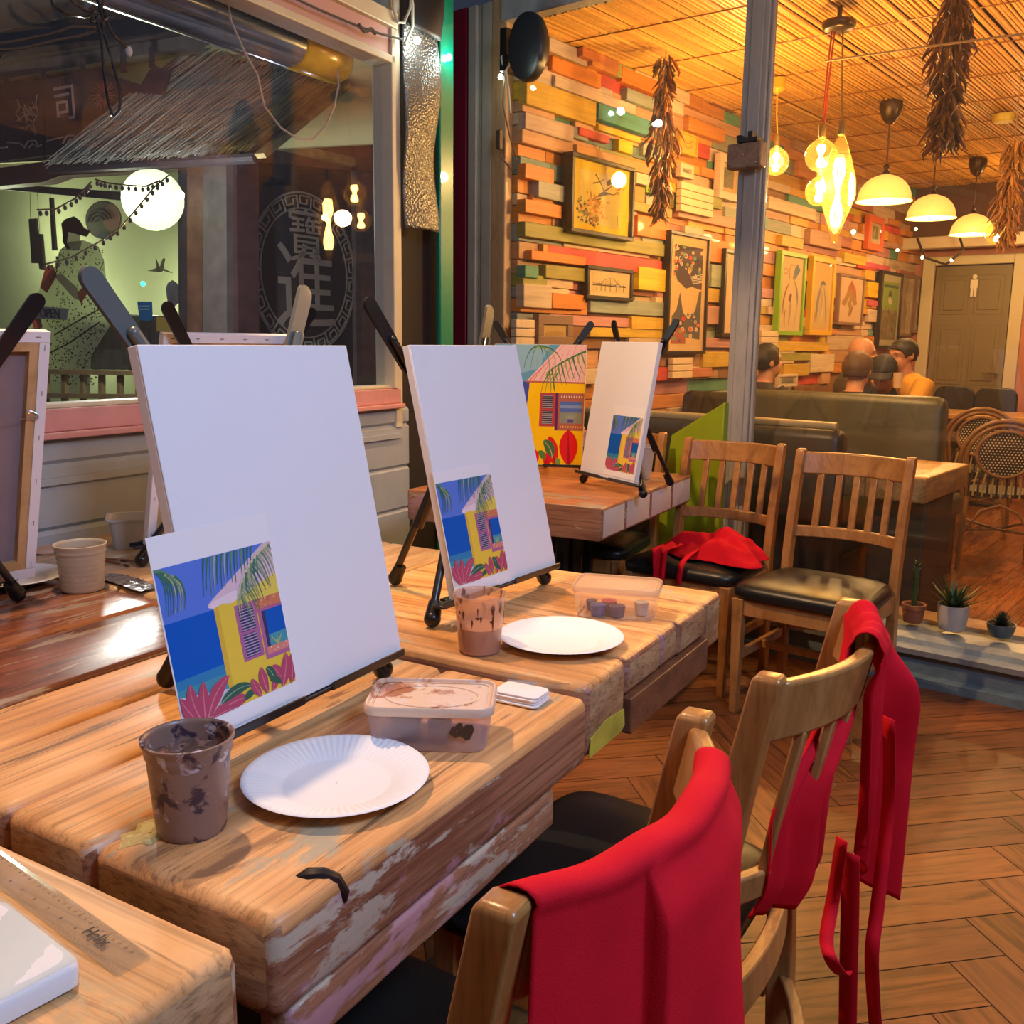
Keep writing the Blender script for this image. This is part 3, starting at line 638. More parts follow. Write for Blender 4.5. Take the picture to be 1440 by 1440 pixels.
def make_canvas(label, loc, rz, lean, w, h, back=False):
    """built upright then leant; origin lower left front corner, z 0 = lower edge"""
    t = thing('canvas', label, 'canvas', loc, rz, 'stretched canvases', rot=(R(-lean), 0, rz)); d = .019
    mb = MB(); mb.box(0, w, 0, .003, 0, h)
    mb.box(0, .0025, .003, d, 0, h); mb.box(w - .0025, w, .003, d, 0, h); mb.box(.0025, w - .0025, .003, d, 0, .0025); mb.box(.0025, w - .0025, .003, d, h - .0025, h)
    mb.build('painting_surface', canvasm, t, bevel=.0012)
    if back:
        mb = MB(); mb.box(.01, w - .01, .0035, .0045, .01, h - .01); mb.build('raw_back', plain('raw_canvas_back', (.26, .20, .21), .9, vary=.1), t)
        mb = MB(); q = .022
        for (a, b, c, e) in ((.0, w, 0, q), (.0, w, h - q, h), (0, q, q, h - q), (w - q, w, q, h - q)): mb.box(a + .0005, b - .0005, d, d + .0012, c + .0005, e - .0005)
        mb.build('folded_edge', canvasm, t)
        mb = MB(); q = .040
        for (a, b, c, e) in ((.003, w - .003, .003, q), (.003, w - .003, h - q, h - .003), (.003, q, q, h - q), (w - q, w - .003, q, h - q)): mb.box(a, b, .004, d - .0005, c, e)
        mb.build('stretcher_bars', woodmat('pine_bar', (.62, .42, .2), (.5, .3, .13), (10, 10, 2), .6, 0, .2), t)
        mb = MB()
        for k in range(6):
            f = .06 + k * .176
            for (x, z, dx, dz) in ((w * f, h - .011, .005, .0006), (.011, h * f, .0006, .005), (w - .011, h * f, .0006, .005)): mb.box(x - dx, x + dx, d + .001, d + .0022, z - dz, z + dz)
        mb.build('staples', plain('staple_steel', (.4, .4, .42), .3, 1), t)
    else:
        mb = MB(); q = .04
        for (a, b, c, e) in ((.003, w - .003, .003, q), (.003, w - .003, h - q, h - .003), (.003, q, q, h - q), (w - q, w - .003, q, h - q)): mb.box(a, b, .004, d - .0005, c, e)
        mb.build('stretcher_bars', woodmat('pine_bar', (.62, .42, .2), (.5, .3, .13), (10, 10, 2), .6, 0, .2), t)
    return t
# ---- artwork: flat coloured shapes layered on a sheet; x,y in 0..1 of the picture, mapped to the sheet plane
class Art:
    def __init__(s, w, h, ox=0, oz=0, eps=.000008): s.mb = MB(); s.w = w; s.h = h; s.ox = ox; s.oz = oz; s.k = 0; s.e = eps
    def P(s, x, y): x = min(max(x, 0), 1); y = min(max(y, 0), 1); return (s.ox + x * s.w, -s.e * s.k, s.oz + y * s.h)
    def poly(s, pts, col, dz=1): s.k += dz; s.mb.add([s.P(*p) for p in pts], [tuple(range(len(pts)))], 0, col)
    def rect(s, x0, y0, x1, y1, col): s.poly([(x0, y0), (x1, y0), (x1, y1), (x0, y1)], col)
    def stroke(s, pts, w0, w1, col, dz=1):
        s.k += dz; n = len(pts); L = []; Rr = []
        for i, p in enumerate(pts):
            a = Vector((*pts[max(i - 1, 0)], 0)); b = Vector((*pts[min(i + 1, n - 1)], 0)); d = (b - a).normalized(); q = Vector((-d.y, d.x, 0)); w = (w0 + (w1 - w0) * i / (n - 1)) / 2
            L.append(s.P(p[0] + q.x * w, p[1] + q.y * w)); Rr.append(s.P(p[0] - q.x * w, p[1] - q.y * w))
        s.mb.add(L + Rr, [(i, n + i, n + i + 1, i + 1) for i in range(n - 1)], 0, col)
    def curve(s, a, b, c, n=8): return [((1 - t) ** 2 * a[0] + 2 * t * (1 - t) * b[0] + t * t * c[0], (1 - t) ** 2 * a[1] + 2 * t * (1 - t) * b[1] + t * t * c[1]) for t in [i / n for i in range(n + 1)]]
    def leaf(s, a, c, bend, w, col, vein=None):
        m = ((a[0] + c[0]) / 2 + bend[0], (a[1] + c[1]) / 2 + bend[1]); pts = s.curve(a, m, c, 10); n = len(pts); L = []; Rr = []; s.k += 1
        for i, p in enumerate(pts):
            q0 = Vector((*pts[max(i - 1, 0)], 0)); q1 = Vector((*pts[min(i + 1, n - 1)], 0)); d = (q1 - q0).normalized(); ww = w / 2 * math.sin(math.pi * min(1, (i + .3) / (n - .6))) ** .8 if 0 < i < n - 1 else 0
            L.append((p[0] - d.y * ww, p[1] + d.x * ww)); Rr.append((p[0] + d.y * ww, p[1] - d.x * ww))
        s.mb.add([s.P(*p) for p in L] + [s.P(*p) for p in Rr], [(i, n + i, n + i + 1, i + 1) for i in range(n - 1)], 0, col)
        if vein: s.stroke(pts, w * .12, w * .03, vein)
    def build(s, name, parent): return s.mb.build(name, paint, parent, rec=False)
def beach_art(A, soft=False):
    r = random.Random(4)
    sky = (.10, .20, .68); sea = (.0, .10, .52); teal = (.06, .30, .40); yel = (.80, .57, .06); roof = (.72, .52, .60); mag = (.42, .13, .30)
    A.rect(0, .64, 1, 1, sky); A.rect(0, 0, 1, .66, sea); A.rect(0, .14, .5, .30, teal); A.rect(0, .24, .5, .30, (.03, .22, .46)); A.poly([(0, 0), (.5, 0), (.5, .12), (.2, .17), (0, .2)], (.62, .60, .68)); A.rect(0, .0, .5, .08, (.72, .66, .62))
    A.rect(.40, 0, 1, .70, yel); A.rect(.40, 0, .44, .68, (.70, .45, .05))
    A.poly([(.36, .70), (.36, .68), (.55, .70), (.75, .72), (1, .70), (1, 1), (.93, 1)], roof); A.poly([(.36, .68), (.40, .665), (.48, .68), (.56, .665), (.66, .69), (.72, .70), (.6, .74), (.4, .71)], (.80, .66, .72))
    A.poly([(.66, .60), (1, .60), (1, .78), (.66, .70)], (.75, .60, .10)); A.rect(.74, .55, 1, .64, (.62, .20, .10))
    for i in range(22): x = .755 + r.random() * .23; y = .56 + r.random() * .07; A.poly([(x, y), (x + .014, y + .004), (x + .010, y + .014), (x - .004, y + .010)], r.choice([(.8, .45, .1), (.75, .25, .15), (.3, .1, .2)]))
    A.rect(.57, .26, .76, .64, mag)
    for (y0, y1) in ((.28, .435), (.455, .61)):
        A.rect(.60, y0, .73, y1, (.06, .04, .14)); n = 8
        for i in range(n): y = y0 + (y1 - y0) * (i + .3) / n; A.rect(.60, y, .73, y + (y1 - y0) / n * .38, (.42, .36, .46))
    A.rect(.77, .22, 1, .57, mag); A.rect(.80, .30, 1, .55, (.05, .04, .12)); A.rect(.83, .30, 1, .55, (.0, .10, .50)); A.rect(.83, .30, 1, .38, teal); A.rect(.79, .25, 1, .30, (.66, .24, .18))
    for i in range(14): x = .80 + r.random() * .19; y = .255 + r.random() * .035; A.poly([(x, y), (x + .012, y), (x + .012, y + .01), (x, y + .01)], r.choice([(.8, .3, .3), (.85, .55, .5)]))
    for a in (-.05, 0, .05): A.stroke([(.90, .30), (.90 + a, .36)], .02, .005, (.35, .45, .15))
    # palm fronds
    g1, g2, g3 = (.05, .17, .12), (.12, .26, .16), (.36, .42, .22)
    for k in range(9):
        t = k / 8; A.stroke(A.curve((.01 + t * .13, .985 - t * .05), (.10 + t * .14, .92 - t * .06), (.02 + t * .15, .70 + t * .02)), .018, .003, r.choice([g1, g2, g3]))
    A.stroke(A.curve((0, .99), (.10, 1.0), (.17, .86)), .02, .006, g2)
    for k in range(15):
        t = k / 14; x = .40 + t * .42; A.stroke(A.curve((x, 1 - .0 * t), (x - .03, .93), (x - .06 + .03 * t, .76 + .08 * t + .03 * math.sin(k * 2))), .018, .004, r.choice([g1, g2, g3, g1]))
    sp = A.curve((.98, .995), (.74, .90), (.62, .70), 14); A.stroke(sp, .025, .015, (.66, .56, .42))
    for k in range(19):
        p = A.curve((1.0, .99), (.76, .90), (.63, .70), 18)[k]; dx = .13 + .05 * math.sin(k); A.stroke(A.curve(p, (p[0] + .05, p[1] - .04), (p[0] + .04 + dx * .35, p[1] - .20 + .03 * math.sin(k * 1.7))), .019, .003, r.choice([g1, g2, g3, g3]))
    for k in range(9):
        p = A.curve((.86, .93), (.72, .85), (.63, .70), 8)[k]; A.stroke(A.curve(p, (p[0] - .03, p[1] - .05), (p[0] - .02, p[1] - .16)), .016, .003, r.choice([g1, g2, g3]))
    # agave leaves
    pk, pd = (.45, .07, .14), (.62, .22, .28); gr = (.04, .12, .08)
    for (a, c, b, w) in (((.12, .0), (.0, .20), (-.03, .02), .09), ((.14, .0), (.10, .26), (-.05, .02), .09), ((.16, .0), (.20, .25), (0, .03), .08), ((.18, .0), (.42, .22), (-.04, .05), .10), ((.2, -.01), (.55, .03), (.02, .06), .10), ((.22, 0), (.45, .0), (0, .02), .06)): A.leaf(a, c, b, w, pk, pd)
    A.leaf((.30, .06), (.60, .10), (0, .06), .07, gr, (.3, .4, .3)); A.leaf((.5, .02), (.62, .05), (.0, .03), .05, gr)
    for (a, c, b, w) in (((.66, .0), (.60, .14), (-.02, .01), .07), ((.72, .0), (.70, .19), (-.02, .02), .08), ((.9, .02), (.80, .17), (-.02, .03), .09), ((.86, .0), (.95, .22), (.03, .0), .09), ((.95, .0), (1.0, .2), (.02, 0), .09), ((.76, 0), (.86, .10), (0, .02), .06)): A.leaf(a, c, b, w, pk, pd)
    A.leaf((.80, .05), (.74, .17), (.03, .03), .07, gr, (.3, .4, .3)); A.leaf((.86, .03), (.76, .08), (.0, .03), .05, gr)
def print_sheet(label, loc, rot, w, h, x0, z0, pw, ph):
    t = thing('picture_print', label, 'print', loc, 0, 'reference prints of a beach house', rot=rot)
    mb = MB(); mb.box(x0, x0 + w, -.0012, -.0006, z0, z0 + h); mb.build('paper', paperm, t)
    A = Art(pw, ph, x0 + (w - pw) * .5, z0 + .022); A.mb.M = Matrix.Translation((0, -.0014, 0)); beach_art(A); A.build('printed_picture', t)
    return t
def rotz_for(yaw): return R(90 - yaw)
def canvas_set(elabel, clabel, P, yaw, lean, w, h, zb=.0495, grey=False, back=False, cx=None):
    rz = rotz_for(yaw); base = Vector((P[0], P[1], TZ)); e = make_easel(elabel, base, rz, lean, grey, w / 2 if cx is None else cx)
    c = make_canvas(clabel, base + Z * (zb + .001), rz, lean, w, h, back); return e, c
e1_, c1_ = canvas_set('tabletop easel with grey arms holding the largest blank canvas', 'large blank white canvas at the front with a print taped to its lower left', (-.371, 1.136), 28, 11.74, .411, .502, grey=True, cx=.192)
print_sheet('beach house print stuck over the lower left corner of the large front canvas', c1_.location, c1_.rotation_euler, .206, .262, -.047, .006, .202, .200)
e2_, c2_ = canvas_set('black tabletop easel holding the second blank canvas', 'second blank canvas, narrow print at its lower left, standing on the pine block table', (-.106, 1.809), 33.87, 13.27, .373, .506, cx=.163)
print_sheet('beach house print on the second canvas above the paint stained glass', c2_.location, c2_.rotation_euler, .190, .252, -.004, .004, .185, .206)
e3_, c3_ = canvas_set('black easel at the right corner of the far table', 'small blank canvas seen at an angle, lit warm, at the right of the far table', (.266, 3.73), 152.5, 9.57, .373, .513)
p3 = print_sheet('small beach house print on the lower right of the far blank canvas', c3_.location, c3_.rotation_euler, .206, .26, .162, .012, .191, .205)
cbr = onz(818, 656, TZ + .05); d4 = dv(100); e4_, c4_ = canvas_set('black easel behind the finished painting', 'finished painting of a yellow beach house with red leaves and a shuttered window', (cbr.x - d4.x * .385, cbr.y - d4.y * .385), 100, 10, .385, .50)
# the finished painting
A = Art(.383, .498, .001, .001); A.mb.M = Matrix.Translation((0, -.0006, 0))
A.rect(0, .58, 1, 1, (.10, .30, .48)); A.poly([(.25, .75), (.5, .8), (.6, 1), (.2, 1), (.1, .9)], (.22, .42, .56)); A.rect(0, 0, 1, .69, (.05, .07, .36)); A.rect(0, 0, .3, .5, (.08, .3, .36))
A.poly([(.33, 0), (.40, .69), (1, .69), (1, 0)], (.82, .52, .0)); A.poly([(.36, .69), (.72, 1), (1, 1), (1, .69)], (.72, .46, .44))
for i in range(9): x = .44 + i * .07; A.stroke([(x, .70), (min(1, x + .10), min(1, .70 + (x - .36) * .5 + .08))], .006, .003, (.50, .10, .08))
A.stroke([(.36, .69), (1, .685)], .014, .014, (.42, .10, .06)); A.stroke([(.40, .70), (.76, 1)], .008, .004, (.55, .1, .08))
gs = [(.05, .16, .05), (.14, .26, .04), (.30, .34, .05)]; rr_ = random.Random(2)
for k in range(7): A.stroke(A.curve((.48, .99), (.36 + k * .06, .98), (.33 + k * .07, .80 - .02 * math.sin(k * 2))), .014, .004, gs[k % 3])
A.stroke(A.curve((1, .95), (.72, .86), (.58, .76)), .018, .01, gs[0])
for k in range(12):
    p = A.curve((1, .95), (.72, .86), (.58, .76), 11)[k]; A.stroke(A.curve(p, (p[0] + .03, p[1] - .1), (p[0] + .02 + .10 * (1 - k / 11), p[1] - .18)), .02, .004, gs[k % 3])
for k in range(4): A.stroke(A.curve((.62 + k * .03, .77), (.54 + k * .03, .70), (.53 + k * .05, .60)), .012, .003, gs[k % 3])
A.rect(.52, .32, .70, .60, (.42, .05, .06)); 
for (a, b) in ((.34, .45), (.47, .585)):
    A.rect(.55, a, .66, b, (.04, .03, .05))
    for i in range(7): y = a + (b - a) * (i + .2) / 7; A.rect(.55, y, .66, y + .006, (.35, .34, .36))
A.rect(.69, .29, .72, .60, (.10, .02, .10)); A.rect(.72, .29, 1, .60, (.36, .12, .07)); A.rect(.74, .35, .98, .53, (.08, .14, .42)); A.rect(.74, .35, .98, .44, (.22, .24, .20)); A.rect(.74, .475, .98, .50, (.2, .28, .5))
for k in range(9): x = .75 + k * .027; A.poly([(x, .56), (x + .014, .565), (x + .01, .58), (x, .575)], (.75, .55, .45)); A.poly([(x, .31), (x + .014, .315), (x + .01, .33), (x, .325)], (.8, .35, .1))
for a in (-.07, -.035, 0, .035, .07): A.stroke([(.86, .38), (.86 + a, .44 - abs(a) * .3)], .018, .004, (.28, .33, .22))
A.rect(.83, .355, .89, .385, (.08, .06, .28))
rl = (.62, .01, .01)
for (a, c, b, w) in (((.50, .0), (.48, .13), (0, .01), .09), ((.72, .0), (.64, .24), (-.02, .03), .13), ((.60, 0), (.66, .10), (0, .01), .10)): A.leaf(a, c, b, w, rl, (.35, .0, .02))
A.leaf((.68, .06), (.57, .20), (.04, .03), .10, (.06, .14, .05), (.4, .45, .2)); A.leaf((.60, .04), (.52, .11), (.02, .02), .06, (.08, .2, .04)); A.leaf((.76, .0), (.72, .06), (0, 0), .06, (.2, .3, .04))
A.leaf((.86, .0), (.84, .30), (-.0, .02), .20, rl, (.35, .0, .02))
A.build('beach_house_picture', c4_)
# canvases on the window side, seen from behind
e6_, c6_ = canvas_set('black easel of the back to front canvas behind the large one', 'blank canvas seen from behind, mostly hidden by the large front canvas', tuple(Vector((-.91, 2.297, 0)) + dv(39.3) * .37), 219.3, 14, .37, .53, back=True)
c6_.rotation_euler[0] = R(-14)
p5 = onz(42, 806, TZ + .05)
e5_, c5_ = canvas_set('black easel at the left edge with the canvas facing the window', 'canvas seen from behind at the left edge, pine bars and staples showing', (p5.x, p5.y), 214, 14, .42, .53, back=True, cx=.25)
# wire clip on canvas 5
mb = MB()
for k in range(3):
    mb.tube([Vector((.028 + .012 * math.cos(a) + k * .002, .0225 + .004 * math.sin(a * 2 + k), .36 + .009 * math.sin(a))) for a in [i * .5 for i in range(13)]], .0008, 5)
mb.tube([Vector((.03, .023, .358)), Vector((.07, .024, .352)), Vector((.13, .026, .345))], .0006, 5); mb.build('picture_wire', plain('wire', (.6, .6, .6), .3, 1), c5_)
# ================================================================= THINGS ON THE TABLES
def plate(label, x, y, rad, group='paper plates', rz=0):
    t = MB(); N_ = 288
    prof = [(.001, .002), (rad * .56, .002), (rad * .60, .0035), (rad * .66, .008), (rad * .80, .0125), (rad * .93, .0165), (rad * .985, .0175), (rad, .0160), (rad * .985, .0155), (rad * .92, .0145), (rad * .78, .010), (rad * .64, .005), (rad * .58, .0002), (.001, .0002)]
    def fl(i, j, r, z):
        if 3 <= i <= 5 or 8 <= i <= 11: return r, z + (.0009 if (j // 2) % 2 else -.0009) * (1 if i in (4, 5, 9, 10) else .6)
        return r, z
    t.lathe(prof, N_, fl=fl); o = t.build('paper_plate', platem, smooth=True, ang=60); tag(o, label, 'plate', group, (x, y, TZ + .0015), rz); return o
a = onz(473, 1092, TZ + .012); plate('white paper plate nearest the camera, beside the dirty paint cup', a.x, a.y, .116)
a = onz(789, 896, TZ + .012); plate('white paper plate on the pine block table beside the clear plastic box', a.x, a.y, .116)
a = onz(30, 812, TZ + .012); plate('paper plate behind the pale plastic cup at the left edge', a.x - .02, a.y, .112)
def cup(label, x, y, r0, r1, h, mat, water=None, loc_z=TZ, ridges=0, cat='cup'):
    t = thing('plastic_cup', label, cat, (x, y, loc_z + .001))
    def rr(z): return r0 + (r1 - r0) * (z / h)
    prof = [(.001, .0), (r0 * .97, 0), (r0, .003)]
    for i in range(1, 22):
        z = .003 + (h - .012) * i / 21; k = .0009 * math.sin(i * 2.4) if ridges else 0; s = .0016 if (z > h * .80) else 0
        prof.append((rr(z) + k + s, z))
    prof += [(r1 + .0035, h - .004), (r1 + .0038, h - .001), (r1 + .002, h), (r1 - .001, h - .002)]
    for i in range(12): z = h - .006 - (h - .010) * i / 11; prof.append((rr(z) - .0012, z))
    prof.append((.001, .004))
    mb = MB(); mb.lathe(prof, 48); mb.build('cup_wall', mat, t, smooth=True, ang=50)
    if water:
        mb = MB(); mb.lathe([(.0005, water[0]), (rr(water[0]) - .0018, water[0])], 32); mb.build('paint_water', water[1], t)
    return t
dirty = spotted('paint_caked_plastic', (.24, .15, .12), [((.045, .025, .045), 32, .52, 1), ((.52, .48, .54), 40, .58, 4), ((.30, .16, .10), 60, .62, 9), ((.02, .02, .03), 90, .66, 7)], .35)
murk = spotted('murky_water', (.13, .08, .06), [((.30, .16, .12), 90, .52, 3), ((.05, .03, .02), 120, .58, 6)], .12)
a = onz(268, 1168, TZ); cup('paint caked plastic cup at the front with murky brown water', a.x, a.y + .006, .0385, .0475, .112, dirty, (.088, murk))
clearish = glassmat('stained_clear_plastic', (.95, .90, .85), 1.3, .08, haze=.34, hazecol=(.80, .52, .38))
a = onz(674, 918, TZ); cup2 = cup('clear plastic cup with brown stained rim on the pine block table', a.x, a.y + .01, .0375, .0455, .108, clearish)
mb = MB(); mb.lathe([(.0005, .003), (.0362, .003), (.0395, .047), (.0005, .047)], 32); mb.build('paint_water', plain('pinkish_water', (.72, .46, .34), .25), cup2, smooth=True, ang=40)
mb = MB(); r_ = random.Random(8)
for k in range(46):
    an = r_.uniform(0, 6.28); z = r_.uniform(.055, .106); rr = .0375 + .008 * z / .108 + .0008; w = r_.uniform(.03, .12); hh = r_.uniform(.004, .022)
    mb.add([(rr * math.cos(an + q * w), rr * math.sin(an + q * w), z + p) for q, p in ((-1, 0), (0, -hh), (1, 0), (0, hh * .35))], [(0, 1, 2, 3)])
mb.build('paint_drips', plain('dark_red_drip', (.13, .035, .02), .4), cup2)
pale = spotted('cream_plastic', (.52, .47, .36), [((.16, .04, .03), 34, .72, 2), ((.62, .60, .5), 16, .55, 3)], .35)
a = onz(111, 832, TZ); cup('pale ridged plastic cup with paint specks at the left window table', a.x, a.y + .02, .044, .052, .104, pale, (.085, murk), ridges=1)
a = onz(916, 660, TZ); cup('white plastic cup behind the small blank canvas on the far table', U(3.66, 1.50).x, U(3.66, 1.50).y, .042, .055, .135, plain('white_plastic', (.62, .58, .50), .35))
# lidded plastic boxes
def pbox(label, x, y, rz, w, d, h, wall, lid, contents, lidmat=None):
    t = thing('plastic_box', label, 'box', (x, y, TZ + .001), rz, 'lidded takeaway boxes')
    mb = MB()
    def ring(s, z, r=.022): return [Vector((px, py, z)) for px, py in rrect(w * s, d * s, r, 5)]
    mb.loft([ring(.86, 0), ring(.885, .002), ring(.93, h * .5), ring(.965, h * .9), ring(.985, h * .92), ring(.985, h)], cap=False); mb.v = mb.v; n = len(rrect(w, d, .02, 5)); mb.f.append(list(range(n))); mb.mi.append(0); mb.c.append((1, 1, 1))
    mb.build('tub', wall, t, smooth=True, ang=40)
    mb = MB(); z = h
    mb.loft([ring(1.0, z - .006), ring(1.005, z - .002), ring(1.0, z + .004), ring(.975, z + .0065, .02), ring(.95, z + .006, .018), ring(.93, z + .001, .016), ring(.92, z + .001, .016)], cap=False); mb.f.append([6 * n + j for j in range(n)]); mb.mi.append(0); mb.c.append((1, 1, 1))
    mb.loft([ring(.90, z + .0012, .014), ring(.885, z + .0024, .014), ring(.87, z + .0022, .014)], cap=False)
    mb.lathe([(.9, .0016), (.92, .0024), (.94, .0016)], 40, o=(0, 0, z), X=Matrix.Diagonal((w * .40, d * .38, 1)))
    mb.build('lid', lid, t, smooth=True, ang=40)
    for (cx, cy, r, hh, mat) in contents:
        mb = MB(); mb.lathe([(.001, .002), (r * .85, .002), (r, hh), (r * .9, hh + .001), (.001, hh + .001)], 20, o=(cx, cy, 0)); o = mb.build('paint_pot', mat, t, smooth=True, ang=40)
    return t
potb = plain('pot_blue', (.02, .06, .28), .3); potr = plain('pot_red', (.42, .05, .07), .3); potn = plain('pot_navy', (.03, .03, .12), .3); potw = plain('pot_clear', (.5, .5, .5), .3)
lid1 = spotted('paint_smeared_lid', (.74, .56, .42), [((.40, .16, .08), 16, .55, 2), ((.72, .62, .56), 26, .58, 5), ((.42, .05, .04), 22, .66, 8), ((.16, .12, .03), 50, .68, 1)], .22)
wallm = glassmat('frosted_plastic', (.96, .92, .96), 1.4, .12, haze=.42, hazecol=(.92, .82, .86))
a = onz(608, 1008, TZ + .03); bx = pbox('frosted plastic box with a brown paint smeared lid, beside the front plate', a.x, a.y, R(60 - 62), .178, .118, .058, wallm, lid1, [(-.03, -.01, .016, .03, potb), (.012, -.015, .017, .03, potn), (-.05, .025, .016, .03, potw)])
mb = MB(); r_ = random.Random(3)
for k in range(9):
    x, z = .045 + r_.uniform(-.012, .012), .028 + r_.uniform(-.014, .012); w = r_.uniform(.003, .008)
    mb.add([(x + w * math.cos(q) * r_.uniform(.6, 1.2), -.0572 - .0006 - z * .02, z + w * math.sin(q) * r_.uniform(.6, 1.2)) for q in [i * .9 for i in range(7)]], [tuple(range(7))])
mb.build('dried_paint', plain('dried_dark_paint', (.06, .035, .02), .6), bx)
wall2 = glassmat('clear_plastic', (.97, .97, .99), 1.4, .06, haze=.14, hazecol=(.9, .9, .95))
lid2 = glassmat('clear_lid', (.9, .84, .76), 1.3, .15, haze=.55, hazecol=(.95, .76, .55))
a = onz(868, 843, TZ + .03); pbox('clear plastic box of little blue and red paint pots on the pine block table', a.x, a.y, R(-14), .178, .118, .060, wall2, lid2, [(-.035, -.028, .017, .024, potb), (.004, -.028, .017, .024, potn), (-.016, -.002, .016, .026, potr), (.05, .0, .015, .028, potw), (-.055, .012, .012, .02, potn)])
# open white tub behind canvas 1
t = thing('plastic_tub', 'white open plastic tub by the window beyond the pale cup', 'tub', tuple(onz(196, 767, TZ)), R(20)); mb = MB()
def rg(s, z): return [Vector((px, py, z)) for px, py in rrect(.15 * s, .12 * s, .02, 4)]
mb.loft([rg(.82, 0), rg(.96, .075), rg(1.05, .076), rg(1.05, .082), rg(.94, .081), rg(.80, .004)], cap=True); mb.build('tub_wall', spotted('used_white_plastic', (.60, .58, .54), [((.45, .3, .25), 30, .62, 2)], .4), t, smooth=True, ang=40)
t.location.z = TZ + .001
# folded kitchen paper and wooden ruler
a = onz(733, 985, TZ); mb = MB(); mb.M = None
for k in range(4):
    z = .001 + k * .0042; w = .056 - k * .001; mb.loft([[Vector((x + .0012 * math.sin(k * 3 + x * 80), y + .001 * math.sin(k * 5 + y * 90), zz + .0012 * math.sin(x * 120 + k) * math.sin(y * 90))) for x, y in rrect(w * q, (.080 - k * .0015) * q, .010, 4)] for zz, q in ((z, .96), (z + .001, 1), (z + .003, 1), (z + .0038, .95))])
mb.add([(-.02 + .008 * i, -.03, .0142) for i in range(2)] + [(-.012, .0, .0142)], [(0, 1, 2)])
tag(mb.build('kitchen_paper', plain('tissue_white', (.80, .80, .80), .9, bumps=420), smooth=True, ang=50), 'folded white kitchen paper beside the frosted paint box', 'tissue', None, (a.x, a.y, TZ + .001), R(62))
a = onz(752, 966, TZ); t = thing('ruler', 'short clear ruler lying behind the folded kitchen paper', 'ruler', (a.x + .004, a.y + .006, TZ + .001), R(-10))
rulerm = glassmat('ruler_acrylic', (.97, .98, .96), 1.8, .08, haze=.10, hazecol=(.9, .9, .85))
mb = MB(); mb.box(-.05, .052, -.011, .013, 0, .0022); mb.build('ruler_body', rulerm, t, bevel=.0006)
mb = MB()
for i in range(38): mb.box(-.046 + i * .0026, -.0457 + i * .0026, .006 if i % 5 else .003, .0125, .0023, .0024)
mb.build('ruler_marks', plain('ink_black', (.03, .02, .02), .6), t)
# front ruler with the maker's name and scale
a, b = onz(452, 0, TZ), None
pA = onz(165, 1376, TZ); pB = onz(-30, 1232, TZ); pC = onz(190, 1360, TZ)
c_end = onz(163, 1374, TZ); d_r = (onz(60, 1296, TZ) - c_end).normalized(); 
t = thing('ruler', 'clear plastic ruler with black markings on the nearest table', 'ruler', (c_end.x, c_end.y, TZ + .001), math.atan2(-d_r.y, -d_r.x))
mb = MB(); RL_, RWd = .31, .034
mb.add([(0, 0, 0), (-RL_, 0, 0), (-RL_, 0, .001), (0, 0, .001), (0, .006, .0026), (-RL_, .006, .0026), (0, RWd - .006, .0026), (-RL_, RWd - .006, .0026), (0, RWd, .001), (-RL_, RWd, .001), (0, RWd, 0), (-RL_, RWd, 0)],
       [(0, 1, 2, 3), (3, 2, 5, 4), (4, 5, 7, 6), (6, 7, 9, 8), (8, 9, 11, 10), (10, 11, 1, 0), (0, 3, 4, 6, 8, 10), (1, 11, 9, 7, 5, 2)])
mb.build('ruler_body', rulerm, t)
mb = MB(); inkm = plain('ink_black', (.03, .02, .02), .6)
for i in range(300):
    L_ = .0055 if i % 10 == 0 else (.0042 if i % 5 == 0 else .003)
    if i % 2 == 0: mb.box(-.006 - i * .001, -.0057 - i * .001, RWd - .001 - L_, RWd - .001, .00272, .00275)
mb.build('ruler_marks', inkm, t); mb = MB()
for i in range(96):
    if i % 1 == 0: mb.box(-.006 - i * .003175, -.0057 - i * .003175, .0005 + .0005, .001 + (.006 if i % 8 == 0 else .0035), .00272, .00275)
mb.build('ruler_marks', inkm, t)
Mx = Matrix.Translation((-.062, RWd * .50, .00275)) @ Matrix.Rotation(0, 4, 'Z'); textmesh('Helix', .0165, .00005, Mx, 'maker_name', inkm, t, bold=.0005)
for i in range(1, 30):
    textmesh(str(30 - i), .0042, .00003, Matrix.Translation((-.006 - (i) * .01, RWd - .0095, .00275)), 'numerals', inkm, t)
for i in range(1, 10): textmesh(str(12 - i), .0055, .00003, Matrix.Translation((-.006 - i * .0254 - .008, .0105, .00275)), 'numerals', inkm, t)
# tissue pack on the nearest table
a = onz(38, 1345, TZ); t = thing('tissue_pack', 'white folded tissue pack at the bottom left corner beside the ruler', 'tissue', (a.x - .02, a.y - .03, TZ + .001), R(-38)); mb = MB()
mb.loft([[Vector((px + .002 * math.sin(z * 900 + px * 60), py, z)) for px, py in rrect(.150 * s, .098 * s, .012, 4)] for z, s in ((0, .97), (.002, 1), (.016, 1.0), (.020, .985), (.023, .95), (.0242, .85))]); mb.build('tissue_stack', plain('tissue_blue_white', (.72, .76, .80), .8, bumps=300), t, smooth=True, ang=60)
mb = MB(); mb.grid(lambda p, q: Vector((-.074 + p * .148, -.048 + q * .096 , .0248 + .0009 * math.sin(p * 9 + q * 4))), 12, 8); mb.build('wrapper', glassmat('wrapper_film', (.95, .97, .97), .6, .35, haze=.25, hazecol=(.7, .8, .75)), t, smooth=True)
